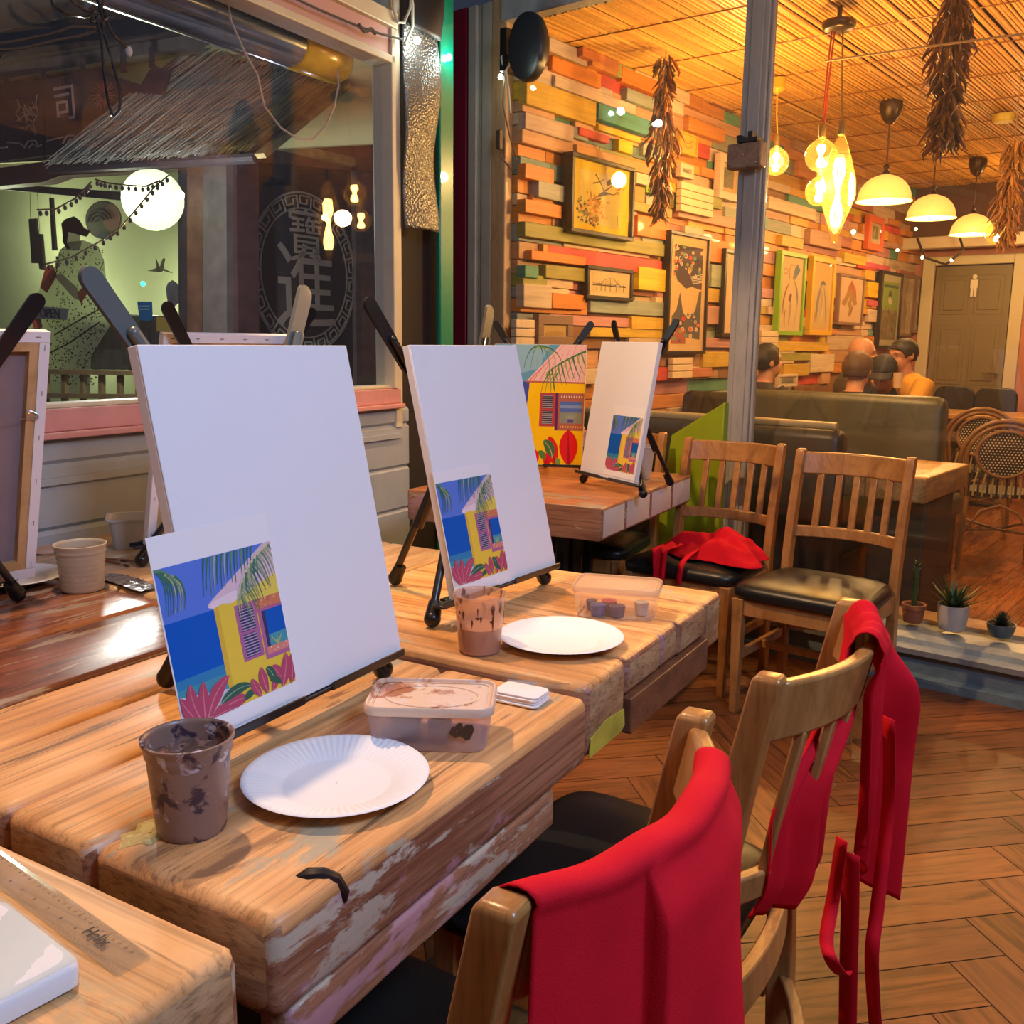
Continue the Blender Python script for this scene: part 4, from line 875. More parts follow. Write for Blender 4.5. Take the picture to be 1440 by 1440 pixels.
# window table clutter: palette sheet, crumpled foil, brushes
a = onz(85, 776, TZ); mb = MB(); mb.loft([[Vector((px, py, z)) for px, py in rrect(.12 * s, .08 * s, .03, 5)] for z, s in ((0, .9), (.004, 1), (.010, .98), (.012, .9))]); tag(mb.build('sponge', plain('pale_pink_sponge', (.66, .42, .30), .8), smooth=True, ang=60), 'flat pale pink cloth behind the cream plastic cup', 'cloth', None, (a.x, a.y, TZ + .001), R(20))
r_ = random.Random(12)
mb = MB(); mb.grid(lambda p, q: Vector(((p - .5) * .20, (q - .5) * .055 + .006 * math.sin(p * 5), .002 + .006 * abs(noise.noise(Vector((p * 9, q * 5, 1)))) + .003)), 26, 8)
a = onz(178, 822, TZ); tag(mb.build('foil_strip', plain('crumpled_foil', (.55, .58, .60), .22, .9), solid=.0006), 'crumpled silver foil tube on the dark window table', 'foil', None, (a.x, a.y, TZ + .001), R(-35))
brush_h = plain('brush_wood', (.28, .10, .04), .4); brush_b = plain('brush_bristle', (.10, .05, .03), .8); ferr = plain('ferrule', (.55, .5, .4), .3, 1)
for k, (x, y, an, lab) in enumerate(((150, 788, -20, 'thin paintbrush lying nearest the cream plastic cup'), (160, 793, -34, 'paintbrush lying across the middle of the brush pile'), (172, 790, -10, 'paintbrush of the pile nearest the easel foot'))):
    a = onz(x, y, TZ); t = thing('paintbrush', lab, 'paintbrush', (a.x, a.y, TZ + .004), R(an), 'paintbrushes on the window table')
    mb = MB(); mb.tube([(-.09, 0, 0), (-.03, 0, 0.001), (.03, 0, 0)], [.0016, .0032, .0026], 8); mb.build('handle', brush_h, t, smooth=True)
    mb = MB(); mb.tube([(.03, 0, 0), (.045, 0, 0)], .0029, 8); mb.build('ferrule', ferr, t, smooth=True)
    mb = MB(); mb.tube([(.045, 0, 0), (.055, 0, 0), (.065, 0, -.001)], [.003, .0035, .0006], 8); mb.build('bristles', brush_b, t, smooth=True)
# ================================================================= APRONS
def drape(fn, nu, nv, name, solid=.0016):
    mb = MB(); mb.grid(fn, nu, nv); return mb.build(name, redcloth, None, smooth=True, ang=180, solid=solid, rec=True)
def sm(a, b, x): t = min(max((x - a) / (b - a), 0), 1); return t * t * (3 - 2 * t)
TOPZ = .922
def apA(p, q):
    """p along the rail, q from the inside hem over the rail down the back"""
    x = -.196 + p * .308; s = -.10 + q * .85
    yt = ypost(TOPZ) + ybow(x); R_ = .0135
    if s < -.026: h = -s - .026; y = yt + R_ + .004 + h * .05; z = TOPZ - h
    elif s < .026: a = (s + .026) / .052 * math.pi; y = yt + (R_ + .004) * math.cos(a); z = TOPZ + .012 * math.sin(a)
    else:
        h = s - .026; y = yt - R_ - .004 - h * .015; z = TOPZ - h
        A_ = min(h * .16, .016); y -= A_ * (math.sin(x * 34 + .8 + h * 1.5) * .5 + math.sin(x * 15 + 2) * .6) * sm(0, .3, h) + .004 + .02 * sm(.1, .6, h)
        x = x + .02 * math.sin(h * 6) * (p - .5) + h * .03 * (p - .3)
        y -= .016 * sm(-.098, -.090, x) * sm(0, .05, h) - .008; x -= .012 * sm(-.105, -.085, x) * (1 - sm(-.085, -.05, x))
    z += .002 * math.sin(x * 60); z -= .006 * sm(.1, .17, x)
    return Vector((x, y, z))
o = drape(apA, 84, 110, 'apron'); tag(o, 'large red apron draped flat over the back of the nearest chair', 'apron', 'red aprons', chA.location, RU)
mb = MB(); mb.ball(apA(.47, (.10 + .19) / .85) - Vector((0, .003, 0)), .0035, 8, sc=(1.2, .3, .6)); mb.build('rice_grain_mark', plain('mark_cream', (.75, .55, .4), .6), o)
# bunched apron on the far post of the second chair
def apB(p, q):
    s = -.39 + q * .85; h = max(0, s - .03); g = max(0, -s - .03)
    x0, x1 = (.0, .165)
    w = (x1 - x0) * (1 + .25 * sm(0, .12, h)) * (1 - .66 * sm(.14, .46, h)) * (1 - .25 * sm(0, .3, g))
    cx = .078 + .036 * sm(0, .22, h) - .160 * sm(.0, .22, g)
    x = cx + (p - .5) * w; xx = min(max(x, -.2), .2)
    yt = ypost(TOPZ) + ybow(xx); R_ = .018; fold = math.sin(p * 22 + .6) * .010 + math.sin(p * 9) * .012
    top = TOPZ
    if s < -.03: y = yt + R_ + .006 + g * .03 + fold * sm(0, .1, g) * .8; z = top - g
    elif s < .03: a = (s + .03) / .06 * math.pi; y = yt + R_ * math.cos(a); z = top + .018 * math.sin(a) + fold * .35
    else: y = yt - R_ - .006 - .05 * sm(0, .12, h) * sm(.1, 1, p) + fold * sm(0, .08, h) * 1.5; z = top - h * (.94 + .06 * p)
    if h > .24: z += .08 * (abs(p - .5) * 2) ** 1.5 * sm(.24, .46, h)
    if s < 0: z = max(z, .506 + .012 * math.sin(p * 9)); y = y + .03 * sm(.3, .4, g)
    return Vector((x, y, z))
o = drape(apB, 60, 96, 'apron'); tag(o, 'bunched red apron over the second chair, its ties hanging almost to the floor', 'apron', 'red aprons', chB.location, chB.rotation_euler[2])
def strap(pts, w, parent, n=24, tw=0, a0=0):
    mb = MB(); P_ = [Vector(p) for p in pts]; k = len(P_) - 1; out = []
    for i in range(n + 1):
        t = i / n * k; j = min(int(t), k - 1); f = t - j; p0 = P_[max(j - 1, 0)]; p1 = P_[j]; p2 = P_[j + 1]; p3 = P_[min(j + 2, k)]
        out.append(.5 * ((2 * p1) + (p2 - p0) * f + (2 * p0 - 5 * p1 + 4 * p2 - p3) * f * f + (3 * p1 - p0 - 3 * p2 + p3) * f ** 3))
    vs = []
    for i, p in enumerate(out):
        a = a0 + tw * i / n; d = Vector((math.cos(a), math.sin(a), 0)) * w / 2; vs += [p - d, p + d]
    mb.add(vs, [(2 * i, 2 * i + 1, 2 * i + 3, 2 * i + 2) for i in range(n)]); return mb.build('apron_tie', redcloth, parent, smooth=True, ang=180, solid=.0016)
MBi = (Matrix.Translation(chB.location) @ Matrix.Rotation(chB.rotation_euler[2], 4, 'Z')).inverted()
def pB(pts, v): return [MBi @ hit(x, y, VD, v + dvv) for x, y, dvv in pts]
strap(pB([(1196, 1200, 0), (1195, 1290, .0), (1193, 1370, .0), (1192, 1440, 0), (1190, 1490, 0)], .175), .024, o, tw=.3, a0=1.3)
strap(pB([(1184, 1180, .0), (1172, 1260, .01), (1162, 1320, .01), (1170, 1352, .0), (1184, 1370, 0), (1190, 1366, 0)], .165), .016, o, tw=1.2, a0=1.0)
strap(pB([(1250, 1010, 0), (1250, 1120, .0), (1240, 1220, .0), (1232, 1290, 0), (1226, 1340, .0), (1228, 1400, 0), (1234, 1480, 0)], .15), .018, o, tw=.9, a0=1.0)
strap([(-.02, .0, .80), (-.06, .005, .75), (-.085, .01, .70), (-.075, .01, .645)], .009, o, tw=1)
# crumpled apron on chair C's seat
def apC(p, q):
    a = p * 2 * math.pi; r = q; e = 1 + .16 * math.sin(a * 3 + .7) + .10 * math.sin(a * 5 + 2); X = .215 * r * e * math.cos(a); Y = .15 * r * e * math.sin(a)
    n_ = noise.noise(Vector((X * 13, Y * 15, 2.2))) ; n2_ = noise.noise(Vector((X * 30, Y * 28, 5)))
    z = .503 + (.075 * (1 - r ** 1.6) + .055 * max(0, n_ + .25) * (1 - r ** 3) + .016 * n2_ * (1 - r * .6))
    y = .22 + Y; x = -.09 + X
    if y > .40 + 0: z = z - (y - .40) * 1.2
    return Vector((x, y, max(z, .504) if y < .40 else z))
o = drape(apC, 90, 34, 'apron', .002); tag(o, 'crumpled red apron heaped on the black seat of the chair left of the empty one', 'apron', 'red aprons', chC.location, chC.rotation_euler[2])
strap([(-.05, .30, .545), (-.045, .385, .525), (-.042, .432, .50), (-.038, .438, .46), (-.035, .438, .42)], .022, o)
def apC2(p, q): return Vector((.045 + .055 * (p - .5) * (1.6 - q), .33 + .115 * sm(0, .4, q) + .01 * math.sin(p * 9), .55 - .02 * q - .15 * sm(.35, 1, q) + .008 * math.sin(p * 12 + q * 3)))
mb = MB(); mb.grid(apC2, 16, 16); mb.build('apron_corner', redcloth, o, smooth=True, ang=180, solid=.002)
# ================================================================= PLANTS ON THE SILL
terr = plain('terracotta', (.34, .13, .06), .7, vary=.15); soil = plain('soil', (.04, .025, .015), .9)
def pot(t, r0, r1, h, mat, rim=0, n=32):
    mb = MB(); prof = [(.001, 0), (r0, 0), (r0 + .002, .004)]
    for i in range(1, 9): prof.append((r0 + (r1 - r0) * math.sin(i / 8 * math.pi / 2) ** .8, h * (i / 8) * (1 - rim)))
    if rim: prof += [(r1 + .005, h * (1 - rim)), (r1 + .006, h)]
    prof += [(r1 - .004, h), (r1 - .006, h * .86), (.001, h * .86)]
    mb.lathe(prof, n); mb.build('pot', mat, t, smooth=True, ang=40)
    mb = MB(); mb.lathe([(.001, h * .88), (r1 - .005, h * .865)], 24); mb.build('soil', soil, t)
def blade(mb, base, d, L_, w, curve=.3, th=.25, n=7, col=None):
    d = Vector(d).normalized(); sd = d.cross(Z); sd = sd.normalized() if sd.length > .01 else Vector((1, 0, 0)); up = sd.cross(d); secs = []
    for i in range(n + 1):
        t = i / n; p = Vector(base) + d * L_ * t - Z * 0 + up * (-curve * L_ * t * t); ww = w * (1 - t) ** .6 * (.75 + .5 * math.sin(math.pi * min(t * 1.4, 1))) / 2 + .0004
        secs.append([p + sd * ww, p + up * ww * th * .3, p - sd * ww, p - up * ww * th * 1.6])
    mb.loft(secs, 0, col)
aloe = plain('aloe_green', (.05, .11, .035), .4, vary=.35); drk = plain('haworthia_green', (.035, .06, .035), .5, vary=.3)
a = onz(1335, 886, .224); t = thing('potted_aloe', 'spiky aloe in a white pot on the window sill', 'plant', tuple(a + WD * .03), RW); t.location.z = .223
pot(t, .048, .058, .10, plain('pot_white', (.56, .54, .48), .5)); mb = MB(); r_ = random.Random(5)
for k in range(30):
    an = k * 2.4; el = .25 + 1.2 * (k / 30) ** .8; el = min(el, 1.45)
    blade(mb, (.008 * math.cos(an), .008 * math.sin(an), .088), (math.cos(an) * math.cos(el), math.sin(an) * math.cos(el), math.sin(el)), .10 + .05 * r_.random(), .02, .12 if el > .6 else -.05)
mb.build('leaves', aloe, t, smooth=True, ang=60)
a = onz(1404, 897, .224); t = thing('potted_haworthia', 'small spiky succulent in a low blue bowl at the right end of the sill', 'plant', tuple(a + WD * .03), RW); t.location.z = .223
pot(t, .034, .052, .052, plain('bowl_blue', (.08, .13, .16), .3, vary=.3)); mb = MB()
for k in range(90):
    an = k * 2.4; el = .1 + 1.35 * (k / 90); blade(mb, (0, 0, .046), (math.cos(an) * math.cos(el), math.sin(an) * math.cos(el), math.sin(el)), .055, .009, -.1)
mb.build('leaves', drk, t, smooth=True, ang=60)
a = onz(1280, 876, .224); t = thing('potted_cactus', 'thin upright cactus in a terracotta pot half hidden by the empty chair', 'plant', tuple(a + WD * .03), RW); t.location.z = .223
pot(t, .034, .042, .075, terr, .25); mb = MB()
mb.tube([(0, 0, .06), (.004, .002, .12), (-.003, 0, .19), (.002, 0, .24)], [.010, .013, .012, .006], 10); mb.tube([(0, 0, .14), (.02, .01, .17), (.024, .01, .21)], [.007, .008, .004], 8); mb.tube([(0, 0, .17), (-.018, 0, .19), (-.02, 0, .23)], [.006, .007, .003], 8)
for k in range(26):
    an = k * 2.4; z = .20 + .05 * (k / 26); blade(mb, (0, 0, z), (math.cos(an), math.sin(an), .5), .022, .008, 0)
mb.build('stem', plain('cactus_green', (.07, .11, .035), .5, vary=.3), t, smooth=True, ang=60)
# ================================================================= BAR: PICTURES ON THE PLANK WALL
fblack = plain('frame_black', (.02, .014, .01), .35); fgreen = plain('frame_green', (.22, .42, .01), .45); fyel = plain('frame_yellow', (.66, .38, .01), .45); fred = plain('frame_orange_red', (.62, .12, .03), .5); fgrey = plain('frame_brown_grey', (.22, .13, .09), .5); fwh = plain('frame_white', (.6, .5, .38), .5)
pane = glassmat('picture_glass', (1, 1, 1), .8)
def picture(label, x0, x1, yt, yb, fmat, fw, dep, mount, fn, glass=True, tilt=0):
    a = onn(x0, yt, WN - .06); b = onn(x1, yt, WN - .06); c = onn(x0, yb, WN - .06); w = b.dot(WD) - a.dot(WD); h = a.z - c.z
    t = thing('framed_picture', label, 'picture', c, RW, 'framed pictures on the plank wall', rot=(0, R(tilt), RW))
    t.location = c - Z * 0
    mb = MB(); d0 = .0
    for (p, q, r, s) in ((0, w, 0, fw), (0, w, h - fw, h), (0, fw, fw, h - fw), (w - fw, w, fw, h - fw)): mb.box(p, q, -dep, .02, r, s)
    mb.build('frame', fmat, t, bevel=.003)
    A = Art(w - 2 * fw, h - 2 * fw, fw, fw); A.mb.M = Matrix.Translation((0, -dep * .45, 0)); A.rect(0, 0, 1, 1, mount); fn(A); A.build('artwork', t)
    mb = MB(); mb.box(fw * .8, w - fw * .8, .0, .01, fw * .8, h - fw * .8); mb.build('backing', fblack, t)
    if glass: mb = MB(); mb.box(fw, w - fw, -dep * .8 - .001, -dep * .8, fw, h - fw); mb.build('glazing', pane, t)
    return t
def birds(A):
    A.rect(.12, .10, .88, .88, (.52, .44, .10)); br = (.13, .09, .05); r = random.Random(6)
    A.rect(.13, .11, .87, .87, (.62, .50, .13))
    for p in ([(.40, .84), (.48, .74), (.55, .62), (.50, .50)], [(.55, .62), (.66, .70), (.74, .80)], [(.36, .70), (.46, .74), (.56, .80)], [(.5, .5), (.38, .46), (.26, .44)], [(.58, .6), (.72, .60), (.82, .66)]): A.stroke(p, .022, .008, br)
    for k in range(110):
        t = r.random(); x = .14 + t * .30 + r.gauss(0, .03); y = .14 + (1 - t) * .36 * r.random() + r.gauss(0, .02); s = r.uniform(.01, .024)
        A.poly([(x + s * math.cos(a), y + s * math.sin(a)) for a in (0, 1, 2, 3, 4, 5)], r.choice([(.10, .09, .06), (.2, .18, .10), (.30, .26, .12)]), .05)
    for k in range(70):
        x = .42 + r.gauss(0, .09); y = .36 + r.gauss(0, .10); s = r.uniform(.012, .03); A.leaf((x, y), (x + r.gauss(0, .05), y + r.gauss(0, .06)), (0, 0), .03, r.choice([(.55, .22, .05), (.62, .32, .08), (.35, .2, .06), (.7, .42, .2)]))
    for k in range(14): x = .78 + r.gauss(0, .04); y = .7 + r.gauss(0, .05); A.leaf((x, y), (x + .03, y + .04), (0, 0), .02, (.4, .16, .06))
    A.leaf((.60, .72), (.66, .82), (.02, 0), .07, (.08, .07, .05)); A.leaf((.44, .52), (.64, .60), (0, .04), .06, (.12, .11, .07)); A.stroke([(.80, .3), (.80, .14)], .008, .008, (.2, .15, .05))
def bridge(A):
    A.rect(.08, .14, .92, .88, (.55, .40, .18)); A.rect(.1, .16, .9, .86, (.62, .47, .24)); k = (.06, .05, .05)
    A.stroke([(.10, .42), (.9, .42)], .05, .05, k); A.stroke([(.10, .48), (.9, .46)], .014, .014, k)
    for x in (.14, .2, .3, .4, .52, .66, .74, .84): A.stroke([(x, .2), (x, .72 if x in (.2, .52) else .5)], .014, .010, k)
    A.stroke([(.2, .46), (.5, .74), (.6, .72), (.72, .5)], .014, .014, k); A.stroke([(.26, .46), (.5, .66)], .01, .01, k)
    for i in range(10): A.stroke([(.25 + i * .05, .46), (.27 + i * .05, .50 + .02 * i)], .006, .006, k)
    A.poly([(.6, .40), (.78, .40), (.76, .50), (.64, .50)], (.10, .12, .20)); A.rect(.66, .44, .74, .48, (.5, .52, .6))
def small_land(A): A.rect(.1, .0, .9, .82, (.55, .38, .14)); A.poly([(.1, .3), (.5, .5), (.9, .36), (.9, 0), (.1, 0)], (.42, .27, .10)); A.stroke([(.1, .42), (.9, .5)], .02, .01, (.3, .2, .08))
def flowers(A):
    A.rect(.06, .04, .94, .96, (.72, .50, .24)); r = random.Random(9); pal = [(.62, .06, .06), (.70, .20, .08), (.05, .10, .14), (.10, .32, .30), (.50, .10, .22), (.78, .55, .40), (.04, .04, .06), (.28, .35, .12)]
    A.poly([(.12, .74), (.2, .62), (.45, .55), (.62, .57), (.9, .55), (.9, .92), (.12, .92)], (.09, .07, .09)); A.poly([(.10, .14), (.9, .10), (.9, .54), (.84, .54), (.74, .36), (.56, .28), (.40, .34), (.30, .52), (.22, .36), (.1, .30)], (.10, .11, .12)); A.rect(.10, .06, .5, .2, (.40, .12, .10))
    for k in range(84):
        x = r.uniform(.12, .88); y = r.choice([r.uniform(.66, .93), r.uniform(.07, .33), r.uniform(.66, .90)]); s = r.uniform(.03, .055); c = r.choice(pal); q = [(x + s * math.cos(a), y + s * .42 * math.sin(a)) for a in [i * .785 for i in range(8)]]
        A.poly(q, r.choice([(.8, .62, .42), c, c]), .12); A.poly([(x + s * .6 * math.cos(a), y + s * .26 * math.sin(a)) for a in [i * .785 for i in range(8)]], c, .12); A.poly([(x + s * .25 * math.cos(a), y + s * .1 * math.sin(a)) for a in [i * 1.05 for i in range(6)]], r.choice(pal), .12)
    for i in range(6): A.stroke([(.5, .59 + i * .012), (.9, .62 + i * .014)], .006, .006, (.75, .7, .6))
    A.leaf((.3, .74), (.66, .58), (0, -.03), .10, (.08, .07, .10))
def face(A):
    A.rect(.0, .0, 1, 1, (.72, .56, .36)); A.poly([(.5, .80), (.95, .86), (.95, .2), (.6, .28), (.45, .5)], (.45, .22, .12)); A.stroke([(.5, .8), (.42, .6), (.46, .4), (.62, .24)], .03, .02, (.25, .1, .07)); A.leaf((.2, .10), (.9, .16), (0, .05), .08, (.12, .14, .2))
def fig1(A):
    A.rect(.06, .03, .94, .97, (.66, .52, .28)); b = (.20, .22, .26); o = (.32, .14, .08)
    A.poly([(.22 + .10 * math.cos(a), .80 + .045 * math.sin(a)) for a in [i * .6 for i in range(11)]], (.50, .30, .16)); A.poly([(.22 + .07 * math.cos(a), .80 + .03 * math.sin(a)) for a in [i * .6 for i in range(11)]], (.66, .52, .28))
    for (a, c, bd, w, co) in (((.55, .70), (.80, .90), (.04, .02), .16, b), ((.62, .78), (.88, .84), (0, .02), .10, (.12, .22, .30)), ((.20, .20), (.42, .66), (-.22, .02), .06, o), ((.75, .20), (.60, .70), (.26, .04), .07, b), ((.45, .06), (.50, .55), (.06, 0), .08, (.38, .28, .22)), ((.40, .42), (.55, .50), (0, -.02), .10, (.22, .1, .1)), ((.3, .05), (.3, .3), (-.08, 0), .05, o), ((.68, .04), (.8, .45), (.1, 0), .06, (.5, .4, .25))): A.leaf(a, c, bd, w, co)
    A.stroke(A.curve((.40, .70), (.34, .95), (.60, .88)), .02, .01, o)
def fig2(A):
    A.rect(.07, .03, .93, .97, (.64, .42, .14)); A.rect(.10, .05, .90, .72, (.60, .46, .18)); b = (.24, .24, .25)
    for (a, c, bd, w, co) in (((.30, .08), (.52, .70), (-.18, .06), .12, b), ((.80, .08), (.55, .70), (.10, .08), .05, b), ((.5, .2), (.5, .62), (.05, 0), .08, (.4, .34, .22)), ((.4, .66), (.70, .66), (0, .10), .06, (.14, .15, .17)), ((.5, .12), (.6, .36), (.05, 0), .07, (.66, .6, .42)), ((.2, .05), (.25, .3), (-.03, 0), .05, (.45, .22, .05))): A.leaf(a, c, bd, w, co)
def horse(A):
    A.rect(.05, .04, .95, .96, (.70, .48, .30)); o = (.50, .13, .04)
    A.poly([(.50, .95), (.66, .78), (.72, .55), (.80, .42), (.66, .38), (.52, .50), (.60, .25), (.52, .12), (.42, .14), (.46, .3), (.36, .42), (.22, .35), (.12, .42), (.30, .62), (.36, .80)], (.42, .22, .08)); A.poly([(.50, .95), (.70, .76), (.76, .50), (.62, .66), (.50, .74), (.38, .66)], o)
    A.leaf((.3, .3), (.5, .6), (-.05, 0), .06, (.6, .45, .2)); A.leaf((.48, .15), (.62, .45), (.06, 0), .05, (.3, .15, .05)); A.stroke([(.5, .95), (.46, .86), (.54, .80)], .03, .01, o)
def tall_green(A):
    A.rect(.04, .04, .96, .96, (.50, .46, .30)); A.rect(.08, .50, .92, .90, (.25, .38, .05)); A.rect(.08, .08, .92, .5, (.20, .16, .07)); A.rect(.12, .82, .9, .86, (.05, .12, .05)); r = random.Random(1)
    A.poly([(.42, .78), (.52, .78), (.55, .72), (.62, .70), (.36, .70), (.40, .72)], (.06, .07, .05)); A.leaf((.48, .58), (.5, .69), (0, 0), .2, (.6, .56, .4))
    for k in range(40): x, y = r.uniform(.12, .85), r.uniform(.1, .5); A.leaf((x, y), (x + r.uniform(-.1, .1), y + .06), (0, 0), .06, r.choice([(.3, .22, .1), (.12, .1, .05), (.36, .16, .1), (.24, .26, .12)]))
def murky(A):
    A.rect(.12, .08, .88, .94, (.34, .24, .16)); r = random.Random(2)
    for k in range(26): x, y = r.uniform(.2, .75), r.uniform(.15, .8); A.leaf((x, y), (x + r.uniform(-.1, .1), y + .08), (0, 0), .1, r.choice([(.28, .18, .12), (.42, .32, .24), (.22, .15, .10)]))
def murky2(A):
    A.rect(.12, .10, .88, .94, (.36, .34, .28)); A.rect(.12, .10, .88, .55, (.28, .20, .13)); A.stroke([(.3, .75), (.8, .77)], .01, .01, (.2, .2, .2)); A.leaf((.4, .2), (.5, .6), (0, 0), .12, (.22, .16, .1))
def redpic(A): A.rect(.12, .1, .88, .9, (.50, .40, .24)); A.rect(.25, .25, .75, .85, (.22, .20, .10)); A.leaf((.4, .3), (.5, .8), (0, 0), .2, (.45, .3, .15))
def plainpic(A): A.rect(.15, .15, .85, .85, (.22, .22, .18))
def hook(A): A.stroke(A.curve((.2, .8), (.5, .3), (.8, .8)), .06, .06, (.3, .2, .05)); A.stroke(A.curve((.2, .5), (.5, .1), (.8, .5)), .06, .06, (.3, .2, .05))
picture('big black box framed yellow picture of birds and flowers high on the plank wall', 793, 883, 213, 326, fblack, .022, .05, (.72, .50, .04), birds)
picture('small black framed drawing of a bridge below the bird picture', 821, 886, 372, 420, fblack, .022, .025, (.66, .50, .30), bridge)
picture('brown framed landscape just above the finished beach house painting', 753, 802, 442, 486, fgrey, .05, .02, (.55, .38, .16), small_land)
picture('tall black framed poster crowded with round flowers', 932, 989, 322, 498, fblack, .022, .03, (.74, .52, .28), flowers)
picture('dark framed picture half hidden behind the grey post', 1010, 1062, 348, 474, fblack, .03, .03, (.72, .56, .36), face)
picture('lime green framed figure drawing right of the grey post', 1088, 1125, 350, 471, fgreen, .035, .03, (.66, .52, .28), fig1)
picture('yellow framed figure drawing beside the lime green one', 1133, 1166, 358, 471, fyel, .04, .03, (.64, .42, .14), fig2)
picture('dark framed rust brown animal sketch beside the yellow frame', 1174, 1210, 383, 456, fgrey, .025, .025, (.70, .48, .30), horse)
picture('long green poster in a black frame right of the animal sketch', 1230, 1260, 378, 490, fblack, .03, .03, (.5, .46, .3), tall_green)
picture('narrow brownish framed print, left one of the last two before the door', 1262, 1279, 384, 473, fgrey, .03, .02, (.42, .30, .2), murky)
picture('narrow greyish framed print, the last picture before the door frame', 1282, 1299, 386, 468, fgrey, .03, .02, (.42, .34, .26), murky2)
picture('orange red framed picture high above the rust brown sketch', 1216, 1238, 300, 350, fred, .06, .03, (.6, .4, .22), redpic)
picture('small cream framed grey picture high beside the first dried bunch', 953, 972, 228, 248, fwh, .03, .02, (.6, .45, .25), plainpic)
picture('cream framed picture with a grey centre just left of the grey post', 1006, 1036, 214, 278, fwh, .05, .03, (.62, .44, .24), plainpic)
picture('orange panel with curled hooks high beside the first dried bunch', 952, 978, 183, 214, fyel, .01, .02, (.66, .36, .05), hook, glass=False)
picture('small cream framed certificate low behind the seated person by the post', 1092, 1119, 527, 545, fwh, .02, .015, (.62, .50, .3), plainpic)
for (x, y, w, n, lab) in ((943, 503, 28, 3, 'stack of pale wood strips under the flower poster'), (722, 449, 26, 3, 'stack of pale wood strips beside the pine jamb'), (955, 255, 46, 4, 'long pale wood strips behind the first dried bunch'), (1068, 465, 24, 3, 'pale wood strips under the lime green picture')):
    a = onn(x, y, WN - .07); b = onn(x + w, y, WN - .07); L_ = b.dot(WD) - a.dot(WD); t = thing('wood_strips', lab, 'wood strips', a, RW, 'pale wood strips on the plank wall')
    for k in range(n): mb = MB(); mb.box(0, L_, -.02, .018, -.045 * (k + 1) + .003, -.045 * k); mb.build('strip', plain('strip_pale', (.66, .52, .34), .55, vary=.1), t, bevel=.003)
# ================================================================= LAMPS
def plight(name, loc, e, col, r=.04):
    l = bpy.data.lights.new(name, 'POINT'); l.energy = e; l.color = col; l.shadow_soft_size = r; o = bpy.data.objects.new(name, l); C.objects.link(o); o.location = loc; return o
WARM = (1.0, .56, .20)
bulbg = glassmat('amber_glass', (1.0, .88, .55), 1.0, haze=.05, hazecol=(1, .75, .3)); fil = emis('filament_glow', (1.0, .66, .25), 100); fil2 = emis('bulb_core_glow', (1, .72, .32), 22)
brz = plain('bronze', (.06, .035, .02), .35, .6)
cord_r = plain('cord_red', (.35, .03, .01), .7); cord_o = plain('cord_olive', (.32, .24, .05), .7)
def filament_bulb(t, p, prof, core, cordm, top, strands=7):
    """p = bottom tip; prof list of (r, z above the tip)"""
    h = prof[-1][1]
    mb = MB(); mb.lathe(prof, 28, o=p); mb.build('bulb_glass', bulbg, t, smooth=True, ang=80)
    mb = MB()
    for k in range(strands):
        a = 6.283 * k / strands; mb.tube([Vector(p) + Vector((core * math.cos(a) * (.6 + .4 * math.sin(q * 9.4)), core * math.sin(a) * (.6 + .4 * math.sin(q * 9.4)), h * (.16 + .62 * q))) for q in [i / 10 for i in range(11)]], .0034, 6)
    mb.build('filament', fil, t, smooth=True)
    mb = MB(); mb.lathe([(.012, h - .005), (.017, h), (.019, h + .055), (.013, h + .065), (.004, h + .07)], 18, o=p, cap=True); mb.build('socket', plain('socket_brass', (.30, .22, .08), .4, .7), t, smooth=True, ang=40)
    q = Vector(p) + Z * (h + .07); mb = MB(); mb.tube([q, q.lerp(Vector(top), .5) + ND * .004, top], .0042, 6); mb.build('cord', cordm, t, smooth=True)
wc = 4.66
rose = onw(1180, 32, wc)
t = thing('pendant_cluster', 'cluster of three glowing filament bulbs hanging from a bronze ceiling rose', 'pendant lamp', rose, 0)
mb = MB(); mb.tube([(0, 0, 0), (0, 0, CZ - rose.z)], .012, 8); mb.lathe([(.001, .005), (.075, .005), (.078, -.01), (.07, -.028), (.06, -.034), (.001, -.036)], 28); mb.build('ceiling_rose', brz, t, smooth=True, ang=40)
def rel(x, y, w): return onw(x, y, w) - rose
def sc(px, w, x=1150, y=250): return px * (onw(x, y, w) - CO).dot(_f) / F
globe = lambda r, nk: [(.004, 0)] + [(r * math.sin(a), r - r * math.cos(a)) for a in [i * math.pi / 12 for i in range(1, 11)]] + [(nk, 2 * r + r * .12)]
s1 = sc(1, 4.66)
filament_bulb(t, rel(1153, 242, 4.69), globe(s1 * 22, .014), .018, cord_r, Vector((-.03, 0, -.03)))
filament_bulb(t, rel(1151, 290, 4.74), globe(s1 * 20, .014), .018, cord_r, Vector((-.015, .01, -.03)))
L_ = s1 * 150
filament_bulb(t, rel(1173, 342, 4.59), [(.003, 0), (.012, .006), (.016, .022), (.02, .04), (s1 * 17, L_ * .28), (s1 * 24, L_ * .42), (s1 * 23, L_ * .55), (s1 * 15, L_ * .75), (s1 * 9, L_ * .87), (.013, L_ * .95)], .026, cord_o, Vector((.02, 0, -.03)), 10)
plight('cluster_light', onw(1165, 262, 4.65), 62, WARM, .05)
